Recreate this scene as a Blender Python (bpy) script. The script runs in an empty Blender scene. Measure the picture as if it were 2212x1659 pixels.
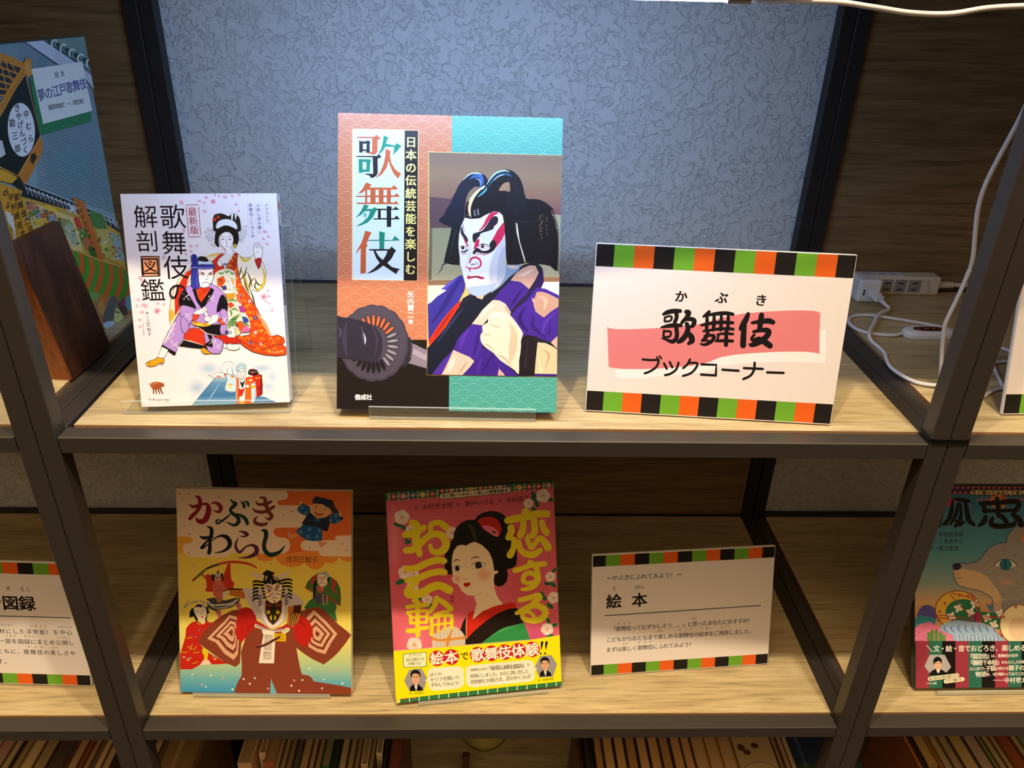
import bpy, math, random
from mathutils import Vector, Matrix
from mathutils.geometry import tessellate_polygon
random.seed(7)
SC = bpy.context.scene
COL = SC.collection
# ------------------------------------------------------------------ camera, world, lights, exposure
F_PX = 1679.894                                   # focal length in pixels of the 2212 px wide frame
CAM = Vector((0.433563, -0.647834, 0.404889))
def cam_axes(p, y, r):
    f = Vector((math.sin(y)*math.cos(p), math.cos(y)*math.cos(p), -math.sin(p)))
    r0 = Vector((math.cos(y), -math.sin(y), 0)); u0 = r0.cross(f)
    return math.cos(r)*r0+math.sin(r)*u0, -math.sin(r)*r0+math.cos(r)*u0, f
RT, UP, FW = cam_axes(0.4850408, 0.0366145, 0.0270550)
cd = bpy.data.cameras.new('camera'); co = bpy.data.objects.new('camera', cd); COL.objects.link(co)
cd.sensor_width = 36; cd.lens = F_PX/2212*36; cd.clip_start = .01
co.matrix_world = Matrix(((RT.x, UP.x, -FW.x, CAM.x), (RT.y, UP.y, -FW.y, CAM.y), (RT.z, UP.z, -FW.z, CAM.z), (0, 0, 0, 1)))
SC.camera = co
SC.view_settings.view_transform = 'Standard'; SC.view_settings.look = 'None'
SC.view_settings.exposure = 0.0; SC.view_settings.gamma = 1.0; SC.view_settings.use_curve_mapping = False
w = bpy.data.worlds.new('world'); SC.world = w; w.use_nodes = True
wt = w.node_tree; tcw = wt.nodes.new('ShaderNodeTexCoord'); sx = wt.nodes.new('ShaderNodeSeparateXYZ'); mr = wt.nodes.new('ShaderNodeMapRange')   # dim warm room: pale ceiling above, dark floor below
wt.links.new(tcw.outputs['Generated'], sx.inputs[0]); wt.links.new(sx.outputs[2], mr.inputs[0]); mr.inputs[1].default_value = .30; mr.inputs[2].default_value = .88; mr.inputs[3].default_value = .04; mr.inputs[4].default_value = 2.1
wt.nodes['Background'].inputs[0].default_value = (1.0, .66, .36, 1); wt.links.new(mr.outputs[0], wt.nodes['Background'].inputs[1])
def spot(name, loc, target, watts, col, ang=60, rad=.05, blend=.5):
    l = bpy.data.lights.new(name, 'SPOT'); l.energy = watts; l.color = col; l.spot_size = math.radians(ang); l.shadow_soft_size = rad; l.spot_blend = blend
    o = bpy.data.objects.new(name, l); COL.objects.link(o); o.location = loc
    o.rotation_euler = (Vector(target)-Vector(loc)).to_track_quat('-Z', 'Y').to_euler(); return o
WARM = (1.0, .80, .53)
spot('ceiling_spotlight', (1.00, -.74, 2.6), (.55, 0, -.2), 205, WARM)
spot('ceiling_spotlight', (-.10, -.74, 2.6), (.35, 0, -.2), 160, WARM)
spot('ceiling_spotlight', (.45, -.72, 2.6), (.45, 0, -.2), 65, WARM)

# ------------------------------------------------------------------ scene measures (metres)
T = .020; W = .85543; H = .41643; D = .42344; BT = .002        # tube, bay width, shelf pitch, depth, board proud of the rail
def ray(x, y): return FW+RT*((x-1106)/F_PX)-UP*((y-829.5)/F_PX)
def at(x, y, z=None, Y=None, X=None):
    d = ray(x, y)
    s = (z-CAM.z)/d.z if z is not None else ((Y-CAM.y)/d.y if Y is not None else (X-CAM.x)/d.x)
    return CAM+d*s

# ------------------------------------------------------------------ colours and materials
def lin(h):
    if not isinstance(h, str): return tuple(h)
    h = h.lstrip('#'); o = []
    for i in (0, 2, 4):
        c = int(h[i:i+2], 16)/255; o.append(c/12.92 if c <= .04045 else ((c+.055)/1.055)**2.4)
    return tuple(o)
def newmat(name):
    m = bpy.data.materials.new(name); m.use_nodes = True; nt = m.node_tree
    return m, nt, nt.nodes['Principled BSDF']
def N(nt, t, **k):
    n = nt.nodes.new(t)
    for a, v in k.items():
        if a[0] == 'i' and a[1:].isdigit(): n.inputs[int(a[1:])].default_value = v
        else: setattr(n, a, v)
    return n
def mth(nt, op, a, b=None, c=None):
    n = nt.nodes.new('ShaderNodeMath'); n.operation = op
    for i, v in enumerate((a, b, c)):
        if v is None: continue
        if isinstance(v, (int, float)): n.inputs[i].default_value = v
        else: nt.links.new(v, n.inputs[i])
    return n.outputs[0]
def plain(name, col, rough=.5, metal=0, spec=.5, bump=0, bscale=300, coat=0):
    m, nt, b = newmat(name); b.inputs['Base Color'].default_value = (*lin(col), 1)
    b.inputs['Roughness'].default_value = rough; b.inputs['Metallic'].default_value = metal; b.inputs['Specular IOR Level'].default_value = spec
    b.inputs['Coat Weight'].default_value = coat
    tc = N(nt, 'ShaderNodeTexCoord'); nz = N(nt, 'ShaderNodeTexNoise'); nz.inputs['Scale'].default_value = bscale
    nt.links.new(tc.outputs['Object'], nz.inputs['Vector'])
    if bump:
        bp = N(nt, 'ShaderNodeBump'); bp.inputs['Strength'].default_value = bump; bp.inputs['Distance'].default_value = .001
        nt.links.new(nz.outputs[0], bp.inputs['Height']); nt.links.new(bp.outputs[0], b.inputs['Normal'])
    else:
        r = N(nt, 'ShaderNodeMapRange'); r.inputs[3].default_value = max(.02, rough-.06); r.inputs[4].default_value = rough+.06
        nt.links.new(nz.outputs[0], r.inputs[0]); nt.links.new(r.outputs[0], b.inputs['Roughness'])
    return m
def wood(name, c1, c2, c3, rough=.45, sc=1.0, axis='X', bump=.25, crack=1.0):
    m, nt, b = newmat(name); L = nt.links.new
    tc = N(nt, 'ShaderNodeTexCoord'); mp = N(nt, 'ShaderNodeMapping'); L(tc.outputs['Object'], mp.inputs[0])
    s = {'X': (3.2, 26, 26), 'Y': (26, 3.2, 26), 'Z': (26, 26, 3.2)}[axis]
    mp.inputs['Scale'].default_value = tuple(v*sc for v in s)
    n1 = N(nt, 'ShaderNodeTexNoise'); n1.inputs['Scale'].default_value = 1.2; n1.inputs['Detail'].default_value = 8; n1.inputs['Roughness'].default_value = .62; n1.inputs['Distortion'].default_value = 1.8; L(mp.outputs[0], n1.inputs[0])
    mp2 = N(nt, 'ShaderNodeMapping'); L(tc.outputs['Object'], mp2.inputs[0]); mp2.inputs['Scale'].default_value = tuple(v*sc*k for v, k in zip(s, ((3, 9, 9) if axis == 'X' else (9, 3, 9) if axis == 'Y' else (9, 9, 3))))
    n2 = N(nt, 'ShaderNodeTexNoise'); n2.inputs['Scale'].default_value = 1.6; n2.inputs['Detail'].default_value = 3; n2.inputs['Distortion'].default_value = .6; L(mp2.outputs[0], n2.inputs[0])
    n3 = N(nt, 'ShaderNodeTexNoise'); n3.inputs['Scale'].default_value = .35; n3.inputs['Detail'].default_value = 2; L(mp.outputs[0], n3.inputs[0])
    cr = N(nt, 'ShaderNodeValToRGB'); e = cr.color_ramp.elements; e[0].position = .32; e[0].color = (*lin(c3), 1); e[1].position = .66; e[1].color = (*lin(c1), 1)
    x = e.new(.5); x.color = (*lin(c2), 1)
    a = mth(nt, 'MULTIPLY', n1.outputs[0], .55); bb = mth(nt, 'MULTIPLY_ADD', n2.outputs[0], .45, a); L(bb, cr.inputs[0])
    g = mth(nt, 'POWER', n2.outputs[0], 1.0); dk = N(nt, 'ShaderNodeMapRange'); dk.inputs[1].default_value = .33; dk.inputs[2].default_value = .40; dk.inputs[3].default_value = 1-.42*crack; dk.inputs[4].default_value = 1; L(g, dk.inputs[0])
    lt = N(nt, 'ShaderNodeMapRange'); lt.inputs[1].default_value = .3; lt.inputs[2].default_value = .7; lt.inputs[3].default_value = .82; lt.inputs[4].default_value = 1.14; L(n3.outputs[0], lt.inputs[0])
    mm = mth(nt, 'MULTIPLY', dk.outputs[0], lt.outputs[0])
    mx = N(nt, 'ShaderNodeMix', data_type='RGBA', blend_type='MULTIPLY'); mx.inputs[0].default_value = 1; L(cr.outputs[0], mx.inputs[6]); L(mm, mx.inputs[7])
    L(mx.outputs[2], b.inputs['Base Color']); b.inputs['Roughness'].default_value = rough; b.inputs['Specular IOR Level'].default_value = .35
    bp = N(nt, 'ShaderNodeBump'); bp.inputs['Strength'].default_value = bump; bp.inputs['Distance'].default_value = .0006; L(dk.outputs[0], bp.inputs['Height']); L(bp.outputs[0], b.inputs['Normal'])
    return m
def stucco():
    m, nt, b = newmat('textured_wall_paint'); L = nt.links.new
    tc = N(nt, 'ShaderNodeTexCoord')
    d = N(nt, 'ShaderNodeTexNoise'); d.inputs['Scale'].default_value = 38; d.inputs['Detail'].default_value = 2; L(tc.outputs['Object'], d.inputs[0])
    mv = N(nt, 'ShaderNodeVectorMath', operation='MULTIPLY_ADD'); L(d.outputs['Color'], mv.inputs[0]); mv.inputs[1].default_value = (.035,)*3; L(tc.outputs['Object'], mv.inputs[2])
    a = N(nt, 'ShaderNodeTexNoise'); a.inputs['Scale'].default_value = 72; a.inputs['Detail'].default_value = 3.0; a.inputs['Roughness'].default_value = .62; a.inputs['Distortion'].default_value = .5; L(mv.outputs[0], a.inputs[0])
    r = N(nt, 'ShaderNodeMapRange', interpolation_type='SMOOTHSTEP'); r.inputs[1].default_value = .46; r.inputs[2].default_value = .52; L(a.outputs[0], r.inputs[0])
    f = N(nt, 'ShaderNodeTexNoise'); f.inputs['Scale'].default_value = 150; f.inputs['Detail'].default_value = 3; f.inputs['Distortion'].default_value = .8; L(tc.outputs['Object'], f.inputs[0])
    low = mth(nt, 'MULTIPLY', mth(nt, 'SUBTRACT', 1.0, r.outputs[0]), mth(nt, 'MULTIPLY', f.outputs[0], .9))
    h = mth(nt, 'ADD', r.outputs[0], low)
    bp = N(nt, 'ShaderNodeBump'); bp.inputs['Strength'].default_value = 1.0; bp.inputs['Distance'].default_value = .0021; L(h, bp.inputs['Height']); L(bp.outputs[0], b.inputs['Normal'])
    b.inputs['Base Color'].default_value = (*lin('#dee2e6'), 1); b.inputs['Roughness'].default_value = .55; b.inputs['Specular IOR Level'].default_value = .3
    return m
def printed(name, rough=.38, coat=.10):
    m, nt, b = newmat(name); a = N(nt, 'ShaderNodeVertexColor', layer_name='Col')
    nt.links.new(a.outputs[0], b.inputs['Base Color']); b.inputs['Roughness'].default_value = rough; b.inputs['Specular IOR Level'].default_value = .22
    b.inputs['Coat Weight'].default_value = coat; b.inputs['Coat Roughness'].default_value = .1
    tc = N(nt, 'ShaderNodeTexCoord'); nz = N(nt, 'ShaderNodeTexNoise'); nz.inputs['Scale'].default_value = 900
    nt.links.new(tc.outputs['Object'], nz.inputs[0]); bp = N(nt, 'ShaderNodeBump'); bp.inputs['Strength'].default_value = .05; bp.inputs['Distance'].default_value = .0003
    nt.links.new(nz.outputs[0], bp.inputs['Height']); nt.links.new(bp.outputs[0], b.inputs['Normal'])
    return m
def seigaiha(name, ink, line, P=.01845, RS=.0059):
    """overlapping wave scales, worked out analytically from the object's own x and z"""
    m, nt, b = newmat(name); L = nt.links.new
    tc = N(nt, 'ShaderNodeTexCoord'); sp = N(nt, 'ShaderNodeSeparateXYZ'); L(tc.outputs['Object'], sp.inputs[0])
    x = mth(nt, 'DIVIDE', sp.outputs[0], P); y = mth(nt, 'DIVIDE', sp.outputs[2], RS); fl = mth(nt, 'FLOOR', y)
    res = None; k = (P*.557/RS)
    for dj in (2, 1, 0, -1):
        j = mth(nt, 'ADD', fl, dj); odd = mth(nt, 'MULTIPLY', mth(nt, 'MODULO', mth(nt, 'ADD', j, 1000), 2), .5)
        xx = mth(nt, 'SUBTRACT', x, odd); dx = mth(nt, 'MULTIPLY', mth(nt, 'SUBTRACT', xx, mth(nt, 'ROUND', xx)), 1/.557)
        dy = mth(nt, 'DIVIDE', mth(nt, 'SUBTRACT', y, j), k)
        d = mth(nt, 'SQRT', mth(nt, 'ADD', mth(nt, 'MULTIPLY', dx, dx), mth(nt, 'MULTIPLY', dy, dy)))
        if res is None: res = d; continue
        ins = mth(nt, 'LESS_THAN', d, 1.0)
        res = mth(nt, 'ADD', mth(nt, 'MULTIPLY', res, mth(nt, 'SUBTRACT', 1, ins)), mth(nt, 'MULTIPLY', d, ins))
    fr = mth(nt, 'FRACT', mth(nt, 'MULTIPLY', res, 7.0)); ln = mth(nt, 'GREATER_THAN', fr, .70); ln = mth(nt, 'MULTIPLY', ln, mth(nt, 'GREATER_THAN', res, .05))
    mx = N(nt, 'ShaderNodeMix', data_type='RGBA'); mx.inputs[6].default_value = (*lin(ink), 1); mx.inputs[7].default_value = (*lin(line), 1)
    L(ln, mx.inputs[0]); L(mx.outputs[2], b.inputs['Base Color']); b.inputs['Roughness'].default_value = .35; b.inputs['Specular IOR Level'].default_value = .25; b.inputs['Coat Weight'].default_value = .1; b.inputs['Coat Roughness'].default_value = .1
    return m
def acrylic(name, tint, mixf, rough=.05):
    m, nt, b = newmat(name); L = nt.links.new; out = nt.nodes['Material Output']
    t = N(nt, 'ShaderNodeBsdfTransparent'); t.inputs[0].default_value = (*tint, 1)
    lw = N(nt, 'ShaderNodeLayerWeight'); s = mth(nt, 'MULTIPLY_ADD', mth(nt, 'POWER', lw.outputs['Facing'], 5.0), .8, mixf+.045)
    b.inputs['Base Color'].default_value = (.8, .85, .85, 1); b.inputs['Roughness'].default_value = rough
    if mixf < .1:
        b = N(nt, 'ShaderNodeBsdfGlossy'); b.inputs['Roughness'].default_value = rough; b.inputs['Color'].default_value = (1, 1, 1, 1)
    mx = N(nt, 'ShaderNodeMixShader'); L(s, mx.inputs[0]); L(t.outputs[0], mx.inputs[1]); L(b.outputs[0], mx.inputs[2]); L(mx.outputs[0], out.inputs[0])
    return m
def emit(name, col, st):
    m, nt, b = newmat(name); b.inputs['Emission Color'].default_value = (*lin(col), 1); b.inputs['Emission Strength'].default_value = st; b.inputs['Base Color'].default_value = (*lin(col), 1); return m
M = dict(
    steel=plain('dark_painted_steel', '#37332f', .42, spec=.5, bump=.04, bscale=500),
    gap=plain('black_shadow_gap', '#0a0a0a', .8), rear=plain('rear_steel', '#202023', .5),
    board=wood('oak_laminate', '#c6b692', '#b2a078', '#8e7c5a', crack=.55), edge=plain('particle_board_edge', '#9a7350', .8, bump=.5, bscale=900),
    panel=wood('oak_back_panel', '#97805c', '#816a47', '#625036', .5, .8, crack=.5), pstrip=plain('pale_strip', '#c9b08a', .6),
    wall=stucco(), walnut=wood('walnut', '#6a3f22', '#4d2b17', '#2c180c', .4, 1.3, 'Z', .1, .4), walnut_lit=wood('walnut_lit_face', '#a8642c', '#8d4f22', '#653516', .4, 1.2, 'Z', .1, .4),  # second walnut is brighter and oranger: warm light put into the wedge's end faces
    ink=printed('printed_cover'), paper=printed('matt_print', .6, 0.0), pages=plain('book_pages', '#d9ccb0', .8, bump=.3, bscale=1400),
    white=plain('white_card', '#ece8e6', .6), foam=plain('foam_board_edge', '#e4e2e0', .6),
    acr=acrylic('clear_acrylic', (.97, .985, .985), .0), acre=acrylic('acrylic_edge', (.86, .88, .86), .22, .2),
    plastic=plain('white_plastic', '#dfe2e6', .35), ivory=plain('ivory_plastic', '#cfc9b4', .4), grey=plain('grey_socket', '#8b8b8d', .45),
    black=plain('black_plastic', '#0c0b0c', .3), cable=plain('white_cable', '#e2e3e8', .35), led=emit('led_strip', '#b0d0ff', 118), dred=plain('dark_red_window', '#3a1214', .2),
    lime=plain('lime_plastic', '#8c8420', .4), rust=seigaiha('terracotta_waves', '#b9502a', '#dcb48c'), teal=seigaiha('teal_waves', '#12857a', '#8accc0'))

# ------------------------------------------------------------------ mesh helpers
class MB:
    def __init__(s): s.v = []; s.f = []; s.m = []
    def quad(s, a, b, c, d, mi=0):
        n = len(s.v); s.v += [tuple(a), tuple(b), tuple(c), tuple(d)]; s.f.append((n, n+1, n+2, n+3)); s.m.append(mi)
    def box(s, x0, y0, z0, x1, y1, z1, mi=0, bev=0, mis=None):
        x0, x1 = sorted((x0, x1)); y0, y1 = sorted((y0, y1)); z0, z1 = sorted((z0, z1))
        n = len(s.v)
        if not bev:
            s.v += [(x, y, z) for z in (z0, z1) for y in (y0, y1) for x in (x0, x1)]
            fs = [(0, 1, 5, 4), (2, 6, 7, 3), (0, 4, 6, 2), (1, 3, 7, 5), (0, 2, 3, 1), (4, 5, 7, 6)]      # -y +y -x +x -z +z
            for i, f in enumerate(fs): s.f.append(tuple(n+k for k in f)); s.m.append(mis[i] if mis else mi)
            return
        b = bev; c = ((x0+x1)/2, (y0+y1)/2, (z0+z1)/2); hs = ((x1-x0)/2, (y1-y0)/2, (z1-z0)/2); idx = {}
        for sx in (-1, 1):
            for sy in (-1, 1):
                for sz in (-1, 1):
                    for a in range(3):
                        p = [hs[0]-b, hs[1]-b, hs[2]-b]; p[a] = hs[a]
                        idx[(sx, sy, sz, a)] = len(s.v); s.v.append((c[0]+sx*p[0], c[1]+sy*p[1], c[2]+sz*p[2]))
        def add(*k): s.f.append(tuple(idx[i] for i in k)); s.m.append(mi)
        for a in range(3):
            o = [i for i in range(3) if i != a]
            for sa in (-1, 1):
                def key(p, q):
                    t = [0, 0, 0]; t[a] = sa; t[o[0]] = p; t[o[1]] = q; return (*t, a)
                add(key(-1, -1), key(1, -1), key(1, 1), key(-1, 1))
            for p in (-1, 1):
                for q in (-1, 1):
                    def k2(sa, ax):
                        t = [0, 0, 0]; t[a] = sa; t[o[0]] = p; t[o[1]] = q; return (*t, ax)
                    add(k2(-1, o[0]), k2(1, o[0]), k2(1, o[1]), k2(-1, o[1]))
        for sx in (-1, 1):
            for sy in (-1, 1):
                for sz in (-1, 1): add((sx, sy, sz, 0), (sx, sy, sz, 1), (sx, sy, sz, 2))
    def tube(s, pts, r, n=10, mi=0):
        pts = [Vector(p) for p in pts]; b = len(s.v); up = Vector((0, 0, 1)); m = len(pts)
        for i, p in enumerate(pts):
            t = (pts[min(i+1, m-1)]-pts[max(i-1, 0)]).normalized(); a = t.cross(up)
            if a.length < .05: a = t.cross(Vector((0, 1, 0)))
            a.normalize(); c = a.cross(t)
            rr = r[i] if isinstance(r, (list, tuple)) else r
            for k in range(n): th = 2*math.pi*k/n; s.v.append(tuple(p+a*math.cos(th)*rr+c*math.sin(th)*rr))
        for i in range(m-1):
            for k in range(n): s.f.append((b+i*n+k, b+i*n+(k+1) % n, b+(i+1)*n+(k+1) % n, b+(i+1)*n+k)); s.m.append(mi)
        s.f.append(tuple(b+k for k in range(n))[::-1]); s.m.append(mi); s.f.append(tuple(b+(m-1)*n+k for k in range(n))); s.m.append(mi)
    def prism(s, poly, axis_from, axis_to, mi=0):
        """poly: list of 3-D points of one end; swept by the vector axis_to-axis_from"""
        d = Vector(axis_to)-Vector(axis_from); b = len(s.v); n = len(poly)
        s.v += [tuple(p) for p in poly]+[tuple(Vector(p)+d) for p in poly]
        for k in range(n): s.f.append((b+k, b+(k+1) % n, b+n+(k+1) % n, b+n+k)); s.m.append(mi)
        s.f.append(tuple(b+k for k in range(n))[::-1]); s.m.append(mi); s.f.append(tuple(b+n+k for k in range(n))); s.m.append(mi)
    def lathe(s, prof, c, n=40, mi=0):
        b = len(s.v)
        for r, z in prof:
            for k in range(n): th = 2*math.pi*k/n; s.v.append((c[0]+r*math.cos(th), c[1]+r*math.sin(th), c[2]+z))
        for i in range(len(prof)-1):
            for k in range(n): s.f.append((b+i*n+k, b+i*n+(k+1) % n, b+(i+1)*n+(k+1) % n, b+(i+1)*n+k)); s.m.append(mi)
    def build(s, name, mats, parent=None, smooth=False):
        me = bpy.data.meshes.new(name); me.from_pydata(s.v, [], s.f); me.update()
        if not isinstance(mats, (list, tuple)): mats = [mats]
        for m in mats: me.materials.append(m)
        for p, i in zip(me.polygons, s.m): p.material_index = i; p.use_smooth = smooth
        o = bpy.data.objects.new(name, me); COL.objects.link(o)
        if parent is not None: o.parent = parent
        return o
def tag(o, label=None, cat=None, group=None, kind=None):
    for k, v in (('label', label), ('category', cat), ('group', group), ('kind', kind)):
        if v: o[k] = v
    return o
def empty(name, mat=None, **k):
    o = bpy.data.objects.new(name, None); COL.objects.link(o); o.empty_display_size = .05
    if mat is not None: o.matrix_world = mat
    tag(o, **k); return o
def spline(pts, n=6, closed=False):
    P = [Vector(p) for p in pts]; m = len(P); out = []
    rng = range(m) if closed else range(m-1)
    for i in rng:
        p0 = P[(i-1) % m] if closed or i > 0 else P[0]; p1 = P[i]; p2 = P[(i+1) % m]; p3 = P[(i+2) % m] if closed or i+2 < m else P[-1]
        for k in range(n):
            t = k/n; out.append(.5*((2*p1)+(p2-p0)*t+(2*p0-5*p1+4*p2-p3)*t*t+(3*p1-p0-3*p2+p3)*t*t*t))
    if not closed: out.append(P[-1])
    return out

# ------------------------------------------------------------------ flat print: filled outlines, brush strokes and lettering on a plane
GL = {}
def glyph(ch, off):
    k = (ch, round(off, 4))
    if k not in GL:
        c = bpy.data.curves.new('g', 'FONT'); c.body = ch; c.size = 1; c.resolution_u = 3 if off < .03 else 4; c.offset = off; c.fill_mode = 'FRONT'
        o = bpy.data.objects.new('g', c); COL.objects.link(o)
        me = bpy.data.meshes.new_from_object(o.evaluated_get(bpy.context.evaluated_depsgraph_get()))
        vs = [(v.co.x, v.co.y) for v in me.vertices]; fs = [tuple(p.vertices) for p in me.polygons]
        bpy.data.objects.remove(o); bpy.data.curves.remove(c); bpy.data.meshes.remove(me)
        xs = [v[0] for v in vs] or [0]
        GL[k] = (vs, fs, min(xs), max(xs))
    return GL[k]
class Art:
    STEP = 1.4e-5
    def __init__(s, root, org, u, v, wid, hei, mat=None):
        s.root, s.o, s.u, s.v, s.w, s.h = root, Vector(org), Vector(u), Vector(v), wid, hei
        s.n = s.u.cross(s.v); s.boxes = []; s.parts = {}; s.cur = ('illustration', ''); s.c = (0, 0, 1, 0); s.mat = mat or M['ink']; s.base = 0; s.dx = s.dy = 0
    def crop(s, ox, oy, sc, dy=0): s.c = (ox, oy, sc, dy); return s
    def part(s, n, k=''): s.cur = (n, k); return s
    def pt(s, p):
        ox, oy, sc, dy = s.c; d = ray(ox+p[0]/sc, oy+(p[1]-dy)/sc)
        t = (s.o-CAM).dot(s.n)/d.dot(s.n); q = CAM+d*t-s.o
        return Vector((q.dot(s.u), q.dot(s.v)))
    def clamp(s, q): return (min(max(q[0], 0), s.w), min(max(q[1], 0), s.h))
    def add(s, vs, fs, col, layer=None, off=None):
        vs = [s.clamp(q) for q in vs]; xs = [q[0] for q in vs]; ys = [q[1] for q in vs]; b = (min(xs), min(ys), max(xs), max(ys))
        if layer is None:
            layer = 1
            for L, c in s.boxes:
                if L >= layer and c[0] < b[2] and c[2] > b[0] and c[1] < b[3] and c[3] > b[1]: layer = L+1
        s.boxes.append((layer, b))
        P = s.parts.setdefault(s.cur, [[], [], []]); n = len(P[0]); y = -(s.base+layer*s.STEP)
        P[0] += [(q[0], y-(off[i]*s.STEP if off else 0), q[1]) for i, q in enumerate(vs)]; P[1] += [tuple(n+i for i in f) for f in fs]
        if isinstance(col, list): P[2] += [lin(c) for c in col]
        else: P[2] += [lin(col)]*len(vs)
        return layer
    def P(s, pts, col, smooth=0, hole=None, uv=False):
        if smooth: pts = [tuple(q) for q in spline([Vector((a, b, 0)) for a, b in pts], smooth, True)]
        q = [s.pt(p) if not uv else Vector(p) for p in pts]; loops = [[Vector((a.x, a.y, 0)) for a in q]]
        if hole: q2 = [s.pt(p) for p in hole]; loops.append([Vector((a.x, a.y, 0)) for a in q2]); q = q+q2
        s.add(q, [tuple(t) for t in tessellate_polygon(loops)], col)
        return s
    def G(s, quad, stops, horiz=False):
        """quad TL,TR,BR,BL in crop pixels; colour stops down (or across) the quad"""
        a, b, c, d = [s.pt(p) for p in quad]; vs = []; cs = []; fs = []
        for t, col in stops:
            l, r = (a.lerp(d, t), b.lerp(c, t)) if not horiz else (a.lerp(b, t), d.lerp(c, t)); vs += [l, r]; cs += [col, col]
        for i in range(len(stops)-1): fs.append((2*i, 2*i+1, 2*i+3, 2*i+2))
        s.add(vs, fs, cs); return s
    def S(s, pts, wd, col, sm=4, butt=False):
        """brush stroke with round ends; wd in crop pixels, one number or one per point"""
        m = len(pts); W_ = [q*getattr(s, 'wk', 1) for q in (list(wd) if isinstance(wd, (list, tuple)) else [wd]*m)]
        P3 = [Vector((p[0], p[1], W_[i])) for i, p in enumerate(pts)]
        if sm and m > 2: P3 = spline(P3, sm)
        vs = []; fs = []; k = len(P3); off = []
        for i, p in enumerate(P3):
            t = P3[min(i+1, k-1)]-P3[max(i-1, 0)]; t = Vector((t.x, t.y)); t = t.normalized() if t.length > 1e-6 else Vector((1, 0)); nn = Vector((-t.y, t.x))*max(p.z, .1)/2
            vs += [(p.x+nn.x, p.y+nn.y), (p.x-nn.x, p.y-nn.y)]; off += [.5*i/max(k-1, 1)]*2
            if i: fs.append((2*i-2, 2*i-1, 2*i+1, 2*i))
        if not butt:
            for p, zo in ((P3[0], -.2), (P3[-1], .7)):
                if p.z < 1.5: continue
                n = len(vs); K = 12; off += [zo]*K; vs += [(p.x+p.z/2*math.cos(2*math.pi*j/K), p.y+p.z/2*math.sin(2*math.pi*j/K)) for j in range(K)]; fs.append(tuple(range(n, n+K)))
        s.add([s.pt(v) for v in vs], fs, col, None, off); return s
    def R(s, c, rx, ry, ci, co, n=24):
        v = [s.pt(c)]+[s.pt((c[0]+rx*math.cos(2*math.pi*j/n), c[1]+ry*math.sin(2*math.pi*j/n))) for j in range(n)]
        s.add(v, [(0, j+1, (j+1) % n+1) for j in range(n)], [ci]+[co]*n); return s
    def E(s, c, rx, ry, col, n=20, rot=0, a0=0, a1=2*math.pi):
        cr, sr = math.cos(rot), math.sin(rot); v = []
        for j in range(n):
            th = a0+(a1-a0)*j/(n if a1-a0 > 6.2 else n-1); x, y = rx*math.cos(th), ry*math.sin(th); v.append((c[0]+x*cr-y*sr, c[1]+x*sr+y*cr))
        s.add([s.pt(q) for q in v], [tuple(range(n))], col); return s
    def T(s, txt, p0, p1, size, col, bold=0.0, vert=False, sx=1.0, sy=1.0, skew=0, rot=None):
        """lettering: p0 and p1 are the centres of the first and last character"""
        a, b = s.pt(p0), s.pt(p1); e = s.pt((p0[0]+size, p0[1]) if not getattr(s, 'tall', 0) else (p0[0], p0[1]+size)); sz = (e-s.pt(p0)).length
        d = b-a; n = len(txt); ang = rot if rot is not None else (0 if (vert or n == 1) else math.atan2(d.y, d.x)); ca, sa = math.cos(ang), math.sin(ang)
        V = []; Fs = []; off = []
        for i, ch in enumerate(txt):
            if ch in ' 　': continue
            gv, gf, x0, x1 = glyph(ch, 0); c = a if n == 1 else a.lerp(b, i/(n-1)); cx = .5 if ord(ch) > 0x2000 else (x0+x1)/2; cy = .38 if ord(ch) > 0x2000 else .34
            for ci, (ox, oy) in enumerate([(0, 0)] if not bold else [(-bold*.8, 0), (bold*.8, 0)] if bold < .012 else [(-bold, -bold*.6), (bold, -bold*.6), (-bold, bold*.6), (bold, bold*.6)]):
                k = len(V); off += [ci*.2]*len(gv)
                for gx, gy in gv:
                    x = (gx-cx+ox)*sz*sx; y = (gy-cy+oy)*sz*sy; x += skew*y; V.append((c.x+x*ca-y*sa, c.y+x*sa+y*ca))
                Fs += [tuple(k+j for j in f) for f in gf]
        if V: s.add(V, Fs, col, None, off)
        return s
    def dots(s, pts, r, cols):
        for i, p in enumerate(pts):
            s.P([(p[0]-r, p[1]), (p[0], p[1]-r), (p[0]+r, p[1]), (p[0], p[1]+r)], cols[i % len(cols)])
        return s
    def done(s):
        for (name, _), (v, f, c) in s.parts.items():
            me = bpy.data.meshes.new(name); me.from_pydata(v, [], f); me.update(); me.materials.append(s.mats.get(name, s.mat) if hasattr(s, 'mats') else s.mat)
            at_ = me.color_attributes.new('Col', 'FLOAT_COLOR', 'POINT')
            buf = []
            for q in c: buf += [q[0], q[1], q[2], 1.0]
            at_.data.foreach_set('color', buf)
            o = bpy.data.objects.new(name, me); COL.objects.link(o); o.parent = s.root
def frame(x, y, z, yaw, tilt):
    """matrix of a panel standing at (x,y,z): local X along its foot, Z up its face, Y into its back"""
    u = Vector((math.cos(yaw), math.sin(yaw), 0)); b = Vector((-math.sin(yaw), math.cos(yaw), 0)); v = Vector((0, 0, 1))*math.cos(tilt)+b*math.sin(tilt); n = u.cross(v)
    m = Matrix(((u.x, -n.x, v.x, x), (u.y, -n.y, v.y, y), (u.z, -n.z, v.z, z), (0, 0, 0, 1)))
    return m, u, v
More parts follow.
